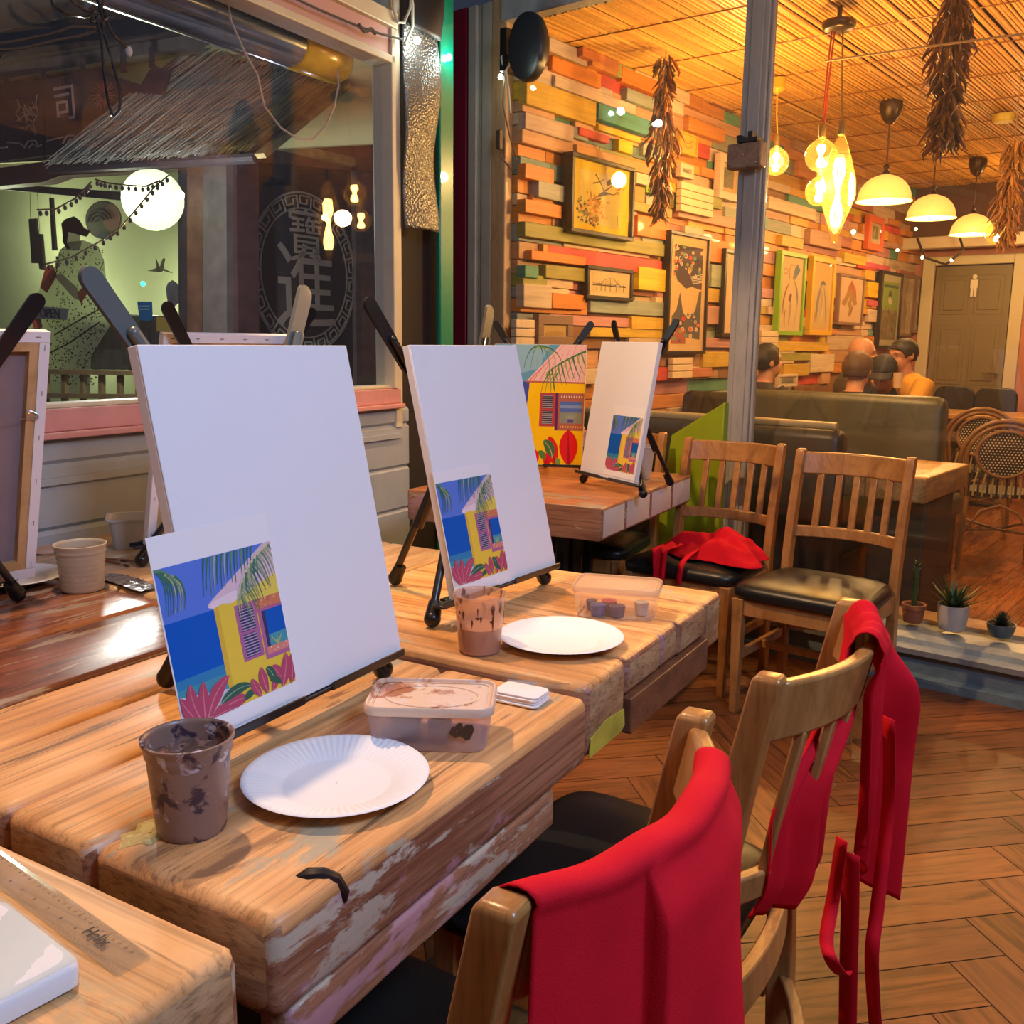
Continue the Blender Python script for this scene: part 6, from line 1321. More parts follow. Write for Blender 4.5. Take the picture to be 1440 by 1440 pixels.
mb = pu([(-300, 90), (0, 44), (112, 22), (150, -10), (290, -30), (290, 38), (265, 42), (0, 86), (-300, 132)], FU - .2, .14); child(mb.build('eaves_beam', dwood))
mb = pu([(-300, -60), (110, -60), (110, 20), (0, 42), (-300, 88)], FU - .05, .05); child(mb.build('upper_panel', plain('upper_panel_grey', (.28, .28, .22), .7)))
mb = pu([(-300, 165), (0, 116), (265, 66), (560, 30), (560, 200), (-300, 245)], FU + .12, .04); child(mb.build('lit_strip', plain('shop_upper_cream', (.5, .48, .26), .7)))
mb = pu([(250, 215), (263, 215), (262, 620), (252, 620)], FU - .04, .12); child(mb.build('window_post', dwood))
mb = pu([(263, 215), (286, 215), (283, 620), (263, 620)], FU - .08, .16); child(mb.build('door_post', plain('post_red_brown', (.17, .08, .05), .6, vary=.3)))
mb = pu([(286, 210), (318, 210), (320, 640), (284, 640)], FU - .12, .2); child(mb.build('corner_post', gwood))
mb = pu([(318, 210), (332, 210), (336, 640), (320, 640)], FU - .06, .2); child(mb.build('corner_post', mwood))
mb = MB(); mb.prism([onu(-260, 262, FU + .03), onu(262, 235, FU + .03), onu(262, 600, FU + .03), onu(-260, 640, FU + .03)], UD * .008); child(mb.build('shop_window', glassmat('shop_glass', (.92, .96, .92), .8)))
mb = pu([(0, 258), (0, 266), (176, 282), (176, 270)], FU + .12, .05); child(mb.build('inner_rail', dwood))
# right hand part: dark glazed door wall receding
dp = onu(325, 400, FU); DV = dp.dot(VD)
sd = thing('shop_door', 'dark glazed shop door carrying a round patterned emblem', 'door', U(FU, DV, 0), RU)
navy = plain('door_navy_glass', (.016, .014, .032), .25)
mb = pv([(332, 190), (556, 190), (556, 640), (336, 640)], DV + .02, .05); child(mb.build('door_glass', navy), sd)
mb = pv([(332, 224), (330, 208), (556, 205), (556, 245)], DV - .03, .08); child(mb.build('door_head', mwood), sd)
mb = pv([(499, 225), (526, 225), (527, 640), (503, 640)], DV - .02, .06); child(mb.build('door_stile', plain('stile_pink_grey', (.16, .12, .13), .6, vary=.3)), sd)
mb = pv([(488, 100), (530, 100), (530, 212), (500, 212)], DV - .01, .06); pv([(330, 120), (500, 100), (500, 212), (330, 215)], DV + .03, .06, mb=mb); child(mb.build('transom_panel', mwood), sd)
# round emblem
ec = onv(430, 385, DV + .012); t = thing('round_emblem', 'round cream emblem with a key pattern border on the dark shop door', 'sign', ec, RU)
crm = plain('emblem_cream', (.50, .42, .38), .6); RB = (onv(430, 275, DV).z - onv(430, 502, DV).z) / 2
def ringm(mb, r0, r1, n=72):
    vs = []
    for k in range(n):
        a = 2 * math.pi * k / n; c, s = math.cos(a), math.sin(a)
        for r in (r0, r1):
            for y in (0, -.006): vs.append((r * c * .98, y, r * s))
    fs = []
    for k in range(n):
        a = 4 * k; b = 4 * ((k + 1) % n); fs += [(a + 1, b + 1, b + 3, a + 3), (a, a + 2, b + 2, b), (a, b, b + 1, a + 1), (a + 2, a + 3, b + 3, b + 2)]
    mb.add(vs, fs)
mb = MB(); ringm(mb, RB * .975, RB); mb.build('outer_ring', crm, t)
mb = MB(); K = 22; r0, r1 = RB * .80, RB * .95; w = RB * .018
def arcseg(mb, a0, a1, r, wd, n=3):
    for i in range(n):
        b0 = a0 + (a1 - a0) * i / n; b1 = a0 + (a1 - a0) * (i + 1) / n
        mb.prism([(q * math.cos(b), -.006, q * math.sin(b)) for q, b in ((r - wd, b0), (r - wd, b1), (r + wd, b1), (r + wd, b0))], (0, .005, 0))
def radseg(mb, a, ra, rb, wd):
    d = wd / ((ra + rb) / 2); mb.prism([(q * math.cos(b), -.006, q * math.sin(b)) for q, b in ((ra, a - d), (rb, a - d), (rb, a + d), (ra, a + d))], (0, .005, 0))
for k in range(K):
    a = 2 * math.pi * k / K; s = 2 * math.pi / K; rm = (r0 + r1) / 2
    radseg(mb, a, r0, r1, w / 2 + .001); arcseg(mb, a, a + s * .80, r1, w / 2); radseg(mb, a + s * .80, rm - w, r1, w / 2); arcseg(mb, a + s * .30, a + s * .80, rm - w, w / 2, 2); radseg(mb, a + s * .30, rm - w, rm + w * 2.4, w / 2); arcseg(mb, a, a + s, r0, w / 2)
mb.build('key_border', crm, t)
Mx = Matrix.Translation((0, -.004, -RB * .24)) @ Matrix.Rotation(R(90), 4, 'X') @ Matrix.Diagonal((1, 1, 1, 1)); textmesh('\u9032', RB * 1.15, .002, Mx, 'lettering', crm, t)
Mx = Matrix.Translation((RB * .02, -.004, RB * .42)) @ Matrix.Rotation(R(90), 4, 'X'); textmesh('\u5bf6', RB * .72, .002, Mx, 'lettering', crm, t)
# yellow lit timber rail
mb = pv([(388, 196), (500, 222), (500, 234), (392, 208)], DV - .25, .06); tg(mb.build('timber_rail', plain('rail_yellow_wood', (.42, .34, .16), .6, vary=.3)), 'pale timber rail sloping above the dark shop door', 'rail')
# thatched canopy
t = thing('thatched_canopy', 'grey thatched canopy of loose straw over the shop window', 'canopy', U(FU - .5, 4.6, 2.2), RU); r = random.Random(4); mb = MB()
E0, E1 = onu(70, 232, FU - .75), onu(360, 214, FU - .75); G0, G1 = onu(277, 66, FU + .15), onu(486, 112, FU + .15)
def TP(p, q): a = E0.lerp(E1, p); b = G0.lerp(G1, p); return a.lerp(b, q)
nrm = (E1 - E0).cross(G0 - E0).normalized(); nrm = nrm if nrm.z > 0 else -nrm
for k in range(1700):
    p = r.random(); q = r.random() ** .8 * 1.0; ln = r.uniform(.22, .5); q0 = max(0, q - ln) - r.uniform(0, .035) * (1 if q < ln else 0); h = r.uniform(0, .035)
    a = TP(p, min(q, 1)) + nrm * h; b = TP(p + r.uniform(-.010, .010), q0) + nrm * (h + r.uniform(-.005, .01)); v = r.uniform(.5, 1.25); c = (.44 * v, .44 * v, .40 * v) if p < .84 else (.55 * v, .46 * v, .22 * v)
    mb.tube([a, a.lerp(b, .5) + nrm * .004, b], [.003, .0045, .0015], 4, 0, c, cap=False)
for i in range(14): 
    a, b = TP(i / 14, 0), TP((i + 1) / 14, 0); c_, d_ = TP((i + 1) / 14, 1), TP(i / 14, 1); mb.prism([a, b, c_, d_], nrm * -.03, 0, (.05, .045, .035))
o = mb.build('thatch', vcol('straw', .7, (8, 8, 8), .2)); o['kind'] = 'stuff'; child(o, t)
mb = MB(); mb.tube([E0 - Z * .03, E1 - Z * .03], .03, 8); child(mb.build('eave_pole', dwood, smooth=True), t)
mb = MB(); mb.prism([TP(1.0, -.02), TP(1.04, -.02), TP(1.04, 1), TP(1.0, 1)], nrm * -.03); child(mb.build('edge_board', plain('rail_yellow_wood', (.42, .34, .16), .6, vary=.3)), t)
# cloth banner
t = thing('cloth_banner', 'dark cloth banner with a white character, a dragon mark, waves and a red flower', 'banner', U(FU - .2, 6.2, 2.6), RU)
ban = plain('banner_cloth', (.035, .025, .045), .9, vary=.2); bx_ = FU - .28
top = [(-120, 135), (0, 118), (62, 110), (92, 108), (112, 97), (140, 96), (165, 108), (198, 119), (210, 98), (218, 92), (240, 100)]
poly = top + [(232, 128), (150, 200), (78, 217), (0, 227), (-120, 240)]
mb = MB(); mb.prism([onu(x, y, bx_) for x, y in poly], UD * .01); child(mb.build('banner_fabric', ban, rec=True), t)
mb = MB()
for x, y in ((8, 104), (60, 95), (115, 84), (172, 72), (212, 66)): mb.prism([onu(x - 3, y, bx_ + .01), onu(x + 4, y, bx_ + .01), onu(x + 5, y + 30, bx_ + .01), onu(x - 3, y + 30, bx_ + .01)], UD * .006)
child(mb.build('hanging_loops', ban), t)
mb = MB()
for x in (62, 115): mb.prism([onu(x - .8, 150, bx_ - .004), onu(x + .8, 150, bx_ - .004), onu(x + 1, 222 - (x - 62) * .2, bx_ - .004), onu(x - .6, 222 - (x - 62) * .2, bx_ - .004)], UD * .003)
child(mb.build('seam', plain('seam_black', (.005, .005, .006), .9)), t)
cp = onu(91, 148, bx_ - .006); szb = (onu(91, 120, bx_).z - onu(91, 176, bx_).z)
wh = plain('banner_print_pale', (.36, .26, .27), .8)
# facade faces the camera (-u); local x must run to the right of the picture = -v
Mx = Matrix.Translation(cp) @ Matrix.Rotation(math.atan2(-VD.y, -VD.x), 4, 'Z') @ Matrix.Rotation(R(90), 4, 'X'); child(textmesh('\u53f8', szb * 1.02, .002, Mx, 'lettering', wh), t)
def flat_strokes(lines, u, wpx, mat, name, par):
    mb = MB()
    for L_ in lines:
        P_ = [onu(x, y, u) for x, y in L_]; w = wpx * (P_[0] - CO).dot(_f) / F; mb.tube(P_, w / 2, 5)
    o = mb.build(name, mat, smooth=True); return child(o, par)
dr_ = []
r = random.Random(15)
for k in range(16): x = 38 + r.gauss(0, 6.5); y = 158 + r.gauss(0, 14); dr_.append([(x, y), (x + r.uniform(-6, 6), y + r.uniform(2, 8)), (x + r.uniform(-8, 8), y + r.uniform(6, 13))])
dr_ += [[(24, 140), (28, 150), (22, 160), (30, 172)], [(52, 134), (50, 146), (54, 160), (46, 172), (50, 186)], [(26, 178), (36, 182), (42, 176), (50, 190)]]
flat_strokes(dr_, bx_ - .006, 1.5, plain('banner_print_dim', (.19, .15, .14), .8), 'dragon_mark', t)
flat_strokes([[(10, 200), (28, 202), (34, 206)], [(34, 208), (40, 198), (50, 198), (54, 206)], [(40, 208), (46, 202), (52, 207), (58, 204)], [(66, 198), (82, 194), (90, 192)], [(88, 202), (94, 191), (104, 190), (108, 198)], [(94, 202), (99, 195), (106, 200)], [(0, 208), (10, 207)]], bx_ - .006, 2.6, wh, 'wave_marks', t)
fl_ = []
for k in range(20): a = k * .314; fl_.append([(146 + 5 * math.cos(a), 134 + 6 * math.sin(a)), (146 + 17 * math.cos(a), 134 + 21 * math.sin(a))])
flat_strokes(fl_, bx_ - .006, 2.0, plain('banner_red', (.16, .03, .05), .8), 'flower_mark', t)
# round paper lantern
lc = onu(215, 281, FU - .35); lr = 42 * (lc - CO).dot(_f) / F; t = thing('paper_lantern', 'round glowing white paper lantern outside the front window', 'lantern', lc, 0)
mb = MB(); mb.lathe([(lr * math.sin(a) * (1 - .008 * (i % 2)), -lr * .985 * math.cos(a)) for i, a in enumerate([math.pi * i / 36 for i in range(2, 35)])], 40); lm = emis('lantern_glow', (.93, 1.0, .66), 1.25); mb.build('lantern_shade', lm, t, smooth=True, ang=180)
mb = MB(); mb.tube([(0, 0, lr), (0, 0, lr + .25)], .006, 6); mb.lathe([(lr * .16, lr * .98), (lr * .16, lr * 1.03), (.005, lr * 1.05)], 16); mb.build('hanging_cord', blackmetal, t)
plight('lantern_light', lc - UD * (lr + .05), 9, (.95, 1.0, .70), .1)
for (x, y, u_) in ((75, 455, FU + .45), (15, 330, FU + .4), (225, 430, FU + .5)): plight('shop_light', onu(x, y, u_), 17, (.96, 1.0, .68), .1)
plight('facade_fill', onu(170, 300, FU - 1.5), 60, (.95, .95, .85), .1)  # added fill brightening poster and thatch from the front, no lamp there
plight('door_fill', onu(440, 420, FU - .9), 7, (.85, .8, 1), .05)  # unseen weak fill in front of the dark shop door, not a lamp
# kimono print on the shop window
t = thing('window_poster', 'large printed figure in a patterned robe filling the shop window', 'poster', U(FU + .02, 6, 1.4), RU); r = random.Random(31); mb = MB(); q_ = FU + .018
pinkk, N, L, B = newmat('poster_film'); a_ = N.new('ShaderNodeAttribute'); a_.attribute_name = 'Col'; tl = N.new('ShaderNodeBsdfTranslucent'); mx_ = N.new('ShaderNodeMixShader'); mx_.inputs[0].default_value = .6
L.new(a_.outputs['Color'], B.inputs['Base Color']); L.new(a_.outputs['Color'], tl.inputs[0]); L.new(B.outputs[0], mx_.inputs[1]); L.new(tl.outputs[0], mx_.inputs[2]); L.new(mx_.outputs[0], N['Material Output'].inputs[0])
def pl(pts, col, k): mb.prism([onu(x, y, q_ - .0016 * k) for x, y in pts], UD * .001, 0, col)
robe = (.60, .62, .46); ink = (.05, .05, .045)
pl([(70, 560), (60, 480), (44, 430), (62, 395), (76, 376), (84, 352), (96, 342), (118, 338), (138, 346), (146, 366), (150, 400), (172, 432), (152, 462), (128, 500), (126, 560)], robe, 1)
pl([(92, 352), (95, 340), (116, 338), (112, 352)], (.56, .54, .42), 2); pl([(76, 388), (86, 384), (108, 404), (116, 424), (104, 420)], (.56, .54, .42), 2)
pl([(92, 326), (88, 334), (94, 344), (104, 348), (112, 340), (113, 330), (104, 322)], (.60, .56, .46), 2)
pl([(88, 330), (86, 314), (92, 308), (104, 304), (112, 310), (118, 320), (127, 325), (122, 333), (110, 330), (96, 326), (94, 342), (99, 350), (94, 350), (88, 340)], (.10, .07, .06), 3)
for c in ([(64, 376), (74, 372), (80, 388), (66, 412), (56, 404)], [(108, 412), (116, 404), (132, 400), (118, 420), (114, 428)], [(44, 448), (56, 444), (60, 460), (48, 466)]): pl(c, (.52, .20, .14), 3)
for k in range(1000):
    x = r.uniform(50, 162); y = r.uniform(348, 540); 
    inside = (abs(x - (112 if y < 430 else 104)) < (34 if y < 430 else 44 - abs(y - 470) * .2))
    if inside and not (76 < x < 118 and 384 < y < 424 and abs((y - 384) - (x - 76)) < 12): pl([(x, y), (x + r.uniform(1.2, 2.8), y + .8), (x + .6, y + r.uniform(1.8, 3.2))], ink, 2.5)
for L_ in ([(76, 470), (110, 450), (150, 428)], [(60, 500), (96, 482), (140, 452)], [(84, 352), (80, 380), (70, 396)], [(146, 366), (138, 384)]):
    for i in range(len(L_) - 1): (x0, y0), (x1, y1) = L_[i], L_[i + 1]; pl([(x0, y0), (x1, y1), (x1, y1 + 2), (x0, y0 + 2.4)], ink, 3.5)
o = mb.build('print', pinkk); child(o, t)
# small things in the shop window
def small(name, label, cat, fn, mat, group=None, **k):
    mb = MB(); fn(mb); o = mb.build(name, mat, **k); loc = Vector(mb.v[0]); o.data.transform(Matrix.Translation(-loc)); o.location = loc; return tag(o, label, cat, group)
bs = FU + .30
t = thing('open_sign', 'small blue grey board reading OPEN in the shop window', 'sign', onu(72, 437, FU - .03), 0); c0 = t.location.copy()
mb = MB(); mb.prism([onu(x, y, FU - .03) - c0 for x, y in ((46, 430), (96, 434), (93, 450), (44, 448))], UD * .008); mb.build('board', plain('board_blue_grey', (.22, .25, .26), .6), t)
Mx = Matrix.Translation(onu(70, 441, FU - .036) - c0) @ Matrix.Rotation(math.atan2(-VD.y, -VD.x), 4, 'Z') @ Matrix.Rotation(R(90), 4, 'X') @ Matrix.Rotation(R(-3), 4, 'Z'); textmesh('OPEN', .098, .002, Mx, 'lettering', plain('ink_navy', (.03, .04, .06), .6), t)
small('wind_chime', 'brown hanging wooden wind chime board left in the shop window', 'wind chime', lambda m: (pu([(40, 308), (50, 307), (56, 370), (44, 370)], bs, .02, mb=m), pu([(50, 328), (58, 329), (62, 380), (55, 378)], bs - .01, .02, mb=m), m.tube([onu(42, 262, bs), onu(43, 308, bs)], .002, 4), m.tube([onu(52, 262, bs), onu(56, 328, bs)], .002, 4)), plain('chime_brown', (.07, .04, .025), .6))
small('wind_chime', 'thin dark hanging bar beside the wind chime board', 'wind chime', lambda m: (pu([(69, 278), (73, 278), (78, 352), (73, 352)], bs, .02, mb=m), m.tube([onu(70, 260, bs), onu(71, 278, bs)], .002, 4)), plain('chime_brown', (.07, .04, .025), .6))
t = thing('round_print', 'round printed disc with a wave motif behind the lantern', 'decoration', onu(145, 308, FU + .6), 0); mb = MB(); c0 = t.location.copy()
def ell(cx, cy, rx, ry, n=24, u=FU + .6): return [onu(cx + rx * math.cos(a), cy + ry * math.sin(a), u) - c0 for a in [2 * math.pi * i / n for i in range(n)]]
mb.prism(ell(145, 309, 25, 27), UD * .01, 0, (.14, .10, .09)); mb.prism([p - UD * .002 for p in ell(145, 309, 23, 25)], UD * .004, 0, (.20, .17, .12)); mb.prism([p - UD * .004 for p in ell(157, 306, 12, 19)], UD * .004, 0, (.42, .20, .14)); mb.prism([p - UD * .006 for p in ell(148, 332, 10, 5)], UD * .004, 0, (.08, .10, .14))
for rr in (17, 12, 7):
    P_ = [onu(140 + rr * math.cos(a), 312 + rr * math.sin(a), FU + .592) - c0 for a in [math.pi + i * .26 for i in range(12)]]; mb.tube(P_, .008, 5, 0, (.10, .09, .09))
mb.build('disc', vcol('poster_ink', .7, amt=0), t)
small('paper_crane', 'folded paper crane hanging in the shop window', 'ornament', lambda m: (m.prism([onu(x, y, bs) for x, y in ((207, 381), (222, 376), (226, 377), (224, 383))], UD * .01), m.prism([onu(x, y, bs) for x, y in ((224, 376), (229, 363), (231, 364), (228, 378))], UD * .01), m.prism([onu(x, y, bs) for x, y in ((226, 376), (242, 384), (230, 381), (224, 383))], UD * .012), m.prism([onu(x, y, bs) for x, y in ((219, 364), (222, 372), (227, 383), (220, 381))], UD * .008)), plain('crane_tan', (.34, .27, .14), .7))
small('window_sticker', 'dark grey badge shaped sticker on the shop window', 'sticker', lambda m: pu([(236, 398), (242, 394), (248, 398), (252, 404), (250, 426), (243, 433), (236, 428), (233, 406)], FU - .01, .006, mb=m), plain('sticker_grey', (.10, .10, .12), .6, vary=.4))
t = thing('blue_notice', 'small bright blue notice on the shop window', 'sign', onu(203, 436, FU - .01), 0); c0 = t.location.copy(); mb = MB(); mb.prism([onu(x, y, FU - .01) - c0 for x, y in ((193, 424), (213, 424), (214, 448), (209, 452), (196, 450))], UD * .006); mb.build('notice_board', plain('notice_blue', (.01, .12, .34), .5), t)
mb = MB()
for y in (430, 434): mb.prism([onu(x, y + d, FU - .014) - c0 for x, d in ((196, 0), (210, 0), (210, 1.5), (196, 1.5))], UD * .002)
mb.build('notice_lines', plain('notice_pale', (.3, .5, .6), .5), t)
small('green_light', 'tiny turquoise light in the shop window', 'light', lambda m: m.ball(onu(201, 399, FU + .1), .018, 10), emis('turquoise_glow', (.05, 1, .75), 4))
# crates and papers low in the window, timber fence
for k, (x0, x1, y0, y1, c, lab) in enumerate(((126, 180, 442, 520, (.16, .12, .11), 'brown grey crate low in the shop window, left one'), (180, 222, 444, 522, (.12, .09, .09), 'brown grey crate low in the shop window, next to the yellow leaflet'))):
    t = thing('crate', lab, 'crate', onu(x0, y1, FU + .2), 0, 'crates in the shop window'); c0 = t.location.copy(); mb = MB(); mb.prism([onu(x, y, FU + .2) - c0 for x, y in ((x0, y0), (x1, y0), (x1, y1), (x0, y1))], UD * .3); mb.build('crate_box', plain('crate_%d' % k, c, .8, vary=.4), t, bevel=.01)
    mb = MB(); mb.prism([onu(x, y, FU + .19) - c0 for x, y in ((x0 + 12, y0 + 18), (x1 - 12, y0 + 18), (x1 - 12, y1 - 30), (x0 + 12, y1 - 30))], UD * .01); mb.build('crate_label', plain('crate_label', (.08, .05, .05), .8), t)
for (x0, y0, x1, y1, c, lab) in ((220, 446, 243, 466, (.34, .24, .05), 'yellow leaflet low in the shop window'), (248, 448, 268, 470, (.36, .32, .26), 'pale leaflet low in the shop window'), (256, 458, 272, 472, (.36, .02, .03), 'red leaflet low in the shop window')):
    small('leaflet', lab, 'leaflet', lambda m: pu([(x0, y0), (x1, y0), (x1, y1), (x0, y1)], FU - .015 - (.02 if c[1] < .1 else 0), .005, mb=m), plain('leaflet_%d' % x0, c, .7), 'leaflets in the shop window')
t = thing('timber_fence', 'low timber fence of upright slats beneath the shop window', 'fence', U(4.1, 4.6, 0), RU); FZ = 4.05
fm = plain('fence_timber', (.30, .20, .08), .6, vary=.3)
mb = pu([(-80, 520), (60, 519), (196, 522), (330, 524), (330, 530), (196, 528), (60, 526), (-80, 527)], FZ, .04); pu([(-80, 552), (60, 553), (330, 556), (330, 562), (60, 560), (-80, 559)], FZ, .04, mb=mb); child(mb.build('rails', fm), t)
for x in range(-70, 330, 26): mb = pu([(x, 524), (x + 5, 524), (x + 5, 600), (x, 600)], FZ + .045, .03); child(mb.build('slat', fm), t)
# rolled clear blind, its orange wrap, cables and fairy lights just outside the glass
tb = thing('rolled_blind', 'rolled clear plastic blind with an orange wrapped end above the window', 'blind', P0 + LD * 1 + LN * .22 + Z * 2.3, RL)
def onLo(x, y, off): return hit(x, y, LN, dL + off)
A_, B_ = onLo(150, -38, .20), onLo(482, 90, .20); ax = (B_ - A_).normalized(); rad = .082
blm, N, L, B = newmat('rolled_plastic'); v = coords(N, L, (1, 30, 30)); f = nz(N, L, v, 1, 4); r_ = ramp(N, [(.35, (.03, .03, .045)), (.55, (.14, .22, .38)), (.75, (.20, .13, .10))]); L.new(f, r_.inputs[0]); L.new(r_.outputs[0], B.inputs['Base Color']); B.inputs['Roughness'].default_value = .16; B.inputs['Coat Weight'].default_value = .8; B.inputs['Specular IOR Level'].default_value = .8
mb = MB(); mb.tube([A_ - ax * .6, A_, B_ - ax * .30], [rad * 1.0, rad * .98, rad * 1.0], 28); mb.tube([A_ - ax * .6 - Z * .03 + LN * .03, B_ - ax * .35 - Z * .03], rad * .8, 20); child(mb.build('roll', blm, smooth=True, ang=60), tb)
mb = MB(); mb.tube([B_ - ax * .31, B_ - ax * .30, B_ - ax * .05, B_ - ax * .03], [rad * 1.0, rad * 1.08, rad * 1.08, rad * .98], 28); child(mb.build('orange_wrap', plain('wrap_orange', (.95, .52, .01), .22, coat=.5, vary=.35), smooth=True, ang=60), tb)
mb = MB(); mb.tube([onLo(x, y, .09) for x, y in ((318, -10), (325, 30), (345, 75), (362, 105), (372, 150), (395, 180), (418, 195), (440, 196), (458, 178), (470, 150), (476, 120), (474, 100))], .0042, 6); tag(mb.build('hanging_cable', plain('cable_cream', (.50, .44, .36), .5), smooth=True), 'pale loop of cable hanging outside the window below the rolled blind', 'cable')
t = thing('fairy_light_bundle', 'bundle of black fairy light cable tied at the upper left of the window', 'fairy lights', onLo(140, 20, -.06), 0); c0 = t.location.copy(); bk = plain('fairy_cable', (.03, .03, .034), .25, coat=.5); mb = MB(); r = random.Random(9)
def wire(pts, rd=.0035): mb.tube([onLo(x, y, -.05 + r.uniform(-.01, .01)) - c0 for x, y in pts], rd, 6)
for P_ in ([(70, -10), (75, 8), (95, 20), (120, 24), (136, 20)], [(90, -10), (105, 4), (122, 16), (136, 22)], [(-20, 62), (20, 58), (70, 48), (100, 38), (134, 38)], [(-20, 72), (30, 68), (80, 56), (115, 50), (136, 42)], [(138, 30), (143, 60), (146, 100), (151, 140), (158, 162)], [(142, 30), (150, 60), (160, 95), (170, 130), (168, 155), (160, 164)], [(150, 30), (160, 50), (176, 64), (182, 70)], [(134, -10), (140, 10), (146, 30), (140, 45)], [(150, -10), (142, 12), (134, 28)], [(130, 16), (146, 22), (160, 22)], [(0, 80), (24, 75)], [(128, 30), (142, 34), (150, 26), (144, 12), (132, 18), (128, 30)]): wire(P_, .0042); wire([(x + r.uniform(-1.2, 1.2), y + r.uniform(-1.5, 1.5)) for x, y in P_], .003)
mb.build('cable', bk, t, smooth=True)
mb = MB(); mb.ball(onLo(181, 72, -.05) - c0, .011, 10, sc=(1, 1, 1.4)); mb.build('bulb', plain('bulb_clear', (.5, .5, .5), .1, coat=1), t, smooth=True)
for (lab, P_) in (('string of tiny star lights crossing in front of the paper lantern', [(62, 372), (100, 362), (140, 340), (170, 320), (195, 290), (218, 262), (238, 246)]), ('short string of tiny star lights left of the paper lantern', [(52, 295), (78, 294), (104, 280), (120, 265), (128, 256)]), ('string of tiny lights across the top of the paper lantern', [(134, 252), (150, 257), (176, 260), (205, 262), (225, 254)])):
    t = thing('fairy_lights', lab, 'fairy lights', onLo(*P_[0], .45), 0, 'strings of tiny lights outside'); c0 = t.location.copy(); mb = MB(); Q = [onLo(x, y, .45) - c0 for x, y in P_]; mb.tube(Q, .0028, 5); mb.build('wire', bk, t, smooth=True); mb = MB()
    for i in range(len(Q) - 1):
        for k in range(3): p = Q[i].lerp(Q[i + 1], (k + .5) / 3) - Z * .012; mb.ball(p, .007, 6, sc=(1, 1, 1.3))
    mb.build('star_lights', plain('star_dark', (.10, .10, .09), .3), t)
# ---- foil strip, black bag and cables by the window jamb
foil, N, L, B = newmat('bubble_foil'); v = coords(N, L, (1, 1, 1)); vo = N.new('ShaderNodeTexVoronoi'); vo.inputs['Scale'].default_value = 95; L.new(v, vo.inputs['Vector']); B.inputs['Base Color'].default_value = (.20, .21, .22, 1); B.inputs['Metallic'].default_value = .8; B.inputs['Roughness'].default_value = .42
bump(N, L, B, vo.outputs['Distance'], .9, .004)
zt, zb = onL(590, 40)[1], onL(590, 325)[1]; s0, s1 = onL(560, 200)[0], onL(612, 200)[0]
mb = MB(); mb.grid(lambda p, q: ML @ Vector((s0 + (s1 - s0) * (p * (.90 - .10 * q) + .02 + .03 * math.sin(q * 8)), -.03 + .018 * math.sin(p * 3.1 + 3) + .012 * math.sin(q * 9 + p * 2), zt + (zb - zt) * q)), 18, 60)
o = mb.build('foil_insulation', foil, smooth=True, solid=.004); tag(o, 'strip of silver bubble foil hanging beside the green post', 'foil')
mb = MB(); mb.grid(lambda p, q: ML @ Vector((s0 + (s1 - s0) * (.10 + .85 * p), -.045 + .012 * math.sin(p * 4 + q * 3), onL(590, -25)[1] + (onL(590, 50)[1] - onL(590, -25)[1]) * q - .01 * math.sin(p * 3))), 12, 10); tag(mb.build('black_bag', plain('bag_black', (.012, .014, .02), .5), smooth=True, solid=.005), 'black bag hanging above the silver foil strip', 'bag')
mb = MB(); mb.tube([ML @ Vector((onL(x, y)[0], -.045, onL(x, y)[1])) for x, y in ((540, -10), (540, 15), (546, 34), (556, 34), (564, 14), (566, -10))], .006, 6); mb.tube([ML @ Vector((onL(x, y)[0], -.05, onL(x, y)[1])) for x, y in ((555, 65), (566, 40), (566, 10), (563, -10))], .007, 6); tag(mb.build('white_cable', plain('cable_white', (.55, .55, .45), .5), smooth=True), 'white cable looped at the top of the window jamb', 'cable')
mb = MB(); mb.tube([ML @ Vector((onL(x, y)[0], -.05, onL(x, y)[1])) for x, y in ((380, -8), (430, 15), (470, 32), (495, 42), (520, 50), (552, 58))], .005, 6); mb.tube([ML @ Vector((onL(x, y)[0], -.055, onL(x, y)[1])) for x, y in ((488, 38), (496, 47), (506, 44), (512, 50))], .008, 6); tag(mb.build('grey_cable', plain('cable_grey', (.12, .12, .12), .5), smooth=True), 'dark cable clipped along the pink rail over the window', 'cable')
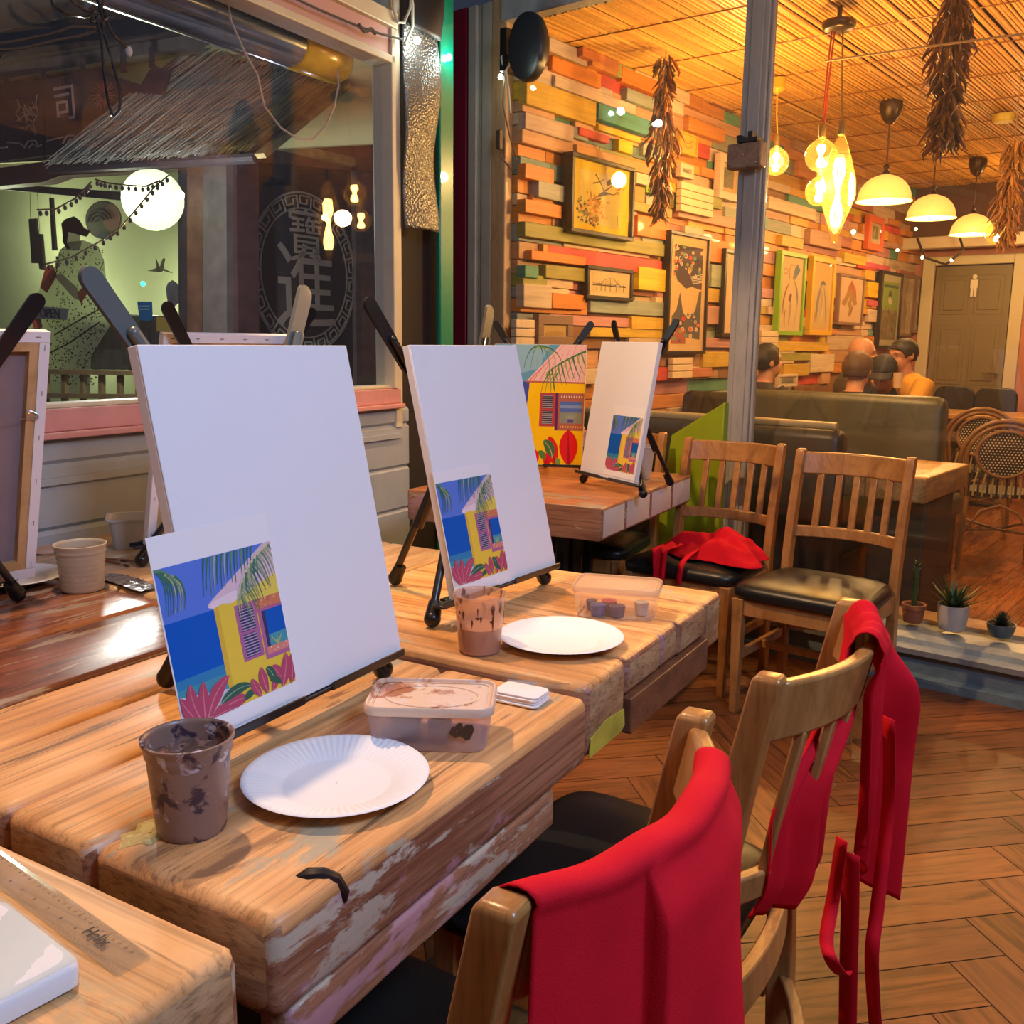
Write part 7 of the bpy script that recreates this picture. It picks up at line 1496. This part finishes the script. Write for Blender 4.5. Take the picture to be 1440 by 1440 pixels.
for (x, y, lab) in ((570, 60, 'small white light at the top of the silver foil strip'), (628, 82, 'small white light on the green post')):
    s_, z_ = onL(x, y); mb = MB(); mb.ball((0, 0, 0), .014, 10); tag(mb.build('led_lamp', led, smooth=True), lab, 'light', 'small white lights', ML @ Vector((s_ - (.006 if x > 600 else 0), -.016 if x > 600 else -.06, z_))); plight('led_light', ML @ Vector((s_, -.09, z_)), 1.2, (.85, 1, .9), .02)
# ================================================================= LIGHTS OF THE FRONT ROOM, WORLD, OUTPUT
def alight(name, loc, target, e, col, size):
    l = bpy.data.lights.new(name, 'AREA'); l.energy = e; l.color = col; l.size = size; o = bpy.data.objects.new(name, l); C.objects.link(o); o.location = loc; d = (Vector(target) - Vector(loc)).normalized(); o.rotation_euler = d.to_track_quat('-Z', 'Y').to_euler(); return o
alight('cool_ceiling_panel', U(.6, -1.1, 2.75), U(1.2, 1.0, .9), 54, (.50, .66, 1.0), .7)
def slight(name, loc, target, e, col, ang):
    l = bpy.data.lights.new(name, 'SPOT'); l.energy = e; l.color = col; l.spot_size = R(ang); l.spot_blend = .35; l.shadow_soft_size = .03; o = bpy.data.objects.new(name, l); C.objects.link(o); o.location = loc; o.rotation_euler = (Vector(target) - Vector(loc)).normalized().to_track_quat('-Z', 'Y').to_euler()
slight('warm_downlight_near', U(1.22, 1.60, 2.75), U(.95, .55, .77), 145, (1.0, .60, .30), 84)
plight('warm_pendant_near', U(-.45, 1.1, 2.3), 15, (1.0, .54, .27), .03)
slight('warm_downlight_mid', U(2.15, 1.75, 2.7), U(2.9, 1.2, .77), 150, (1.0, .58, .28), 86)
plight('warm_pendant_right', W(3.3, .0, 2.6), 26, (1.0, .56, .24), .03)
w = bpy.data.worlds.new('night'); bpy.context.scene.world = w; w.use_nodes = True; bg = w.node_tree.nodes['Background']; bg.inputs[0].default_value = (.10, .12, .20, 1); bg.inputs[1].default_value = .25
s = bpy.context.scene; s.view_settings.view_transform = 'Standard'; s.view_settings.look = 'None'; s.view_settings.exposure = 0.0; s.view_settings.gamma = 1.0
s.cycles.max_bounces = 8; s.cycles.transparent_max_bounces = 24; s.cycles.sample_clamp_indirect = 4; s.cycles.use_denoising = True; s.cycles.caustics_reflective = False; s.cycles.caustics_refractive = False
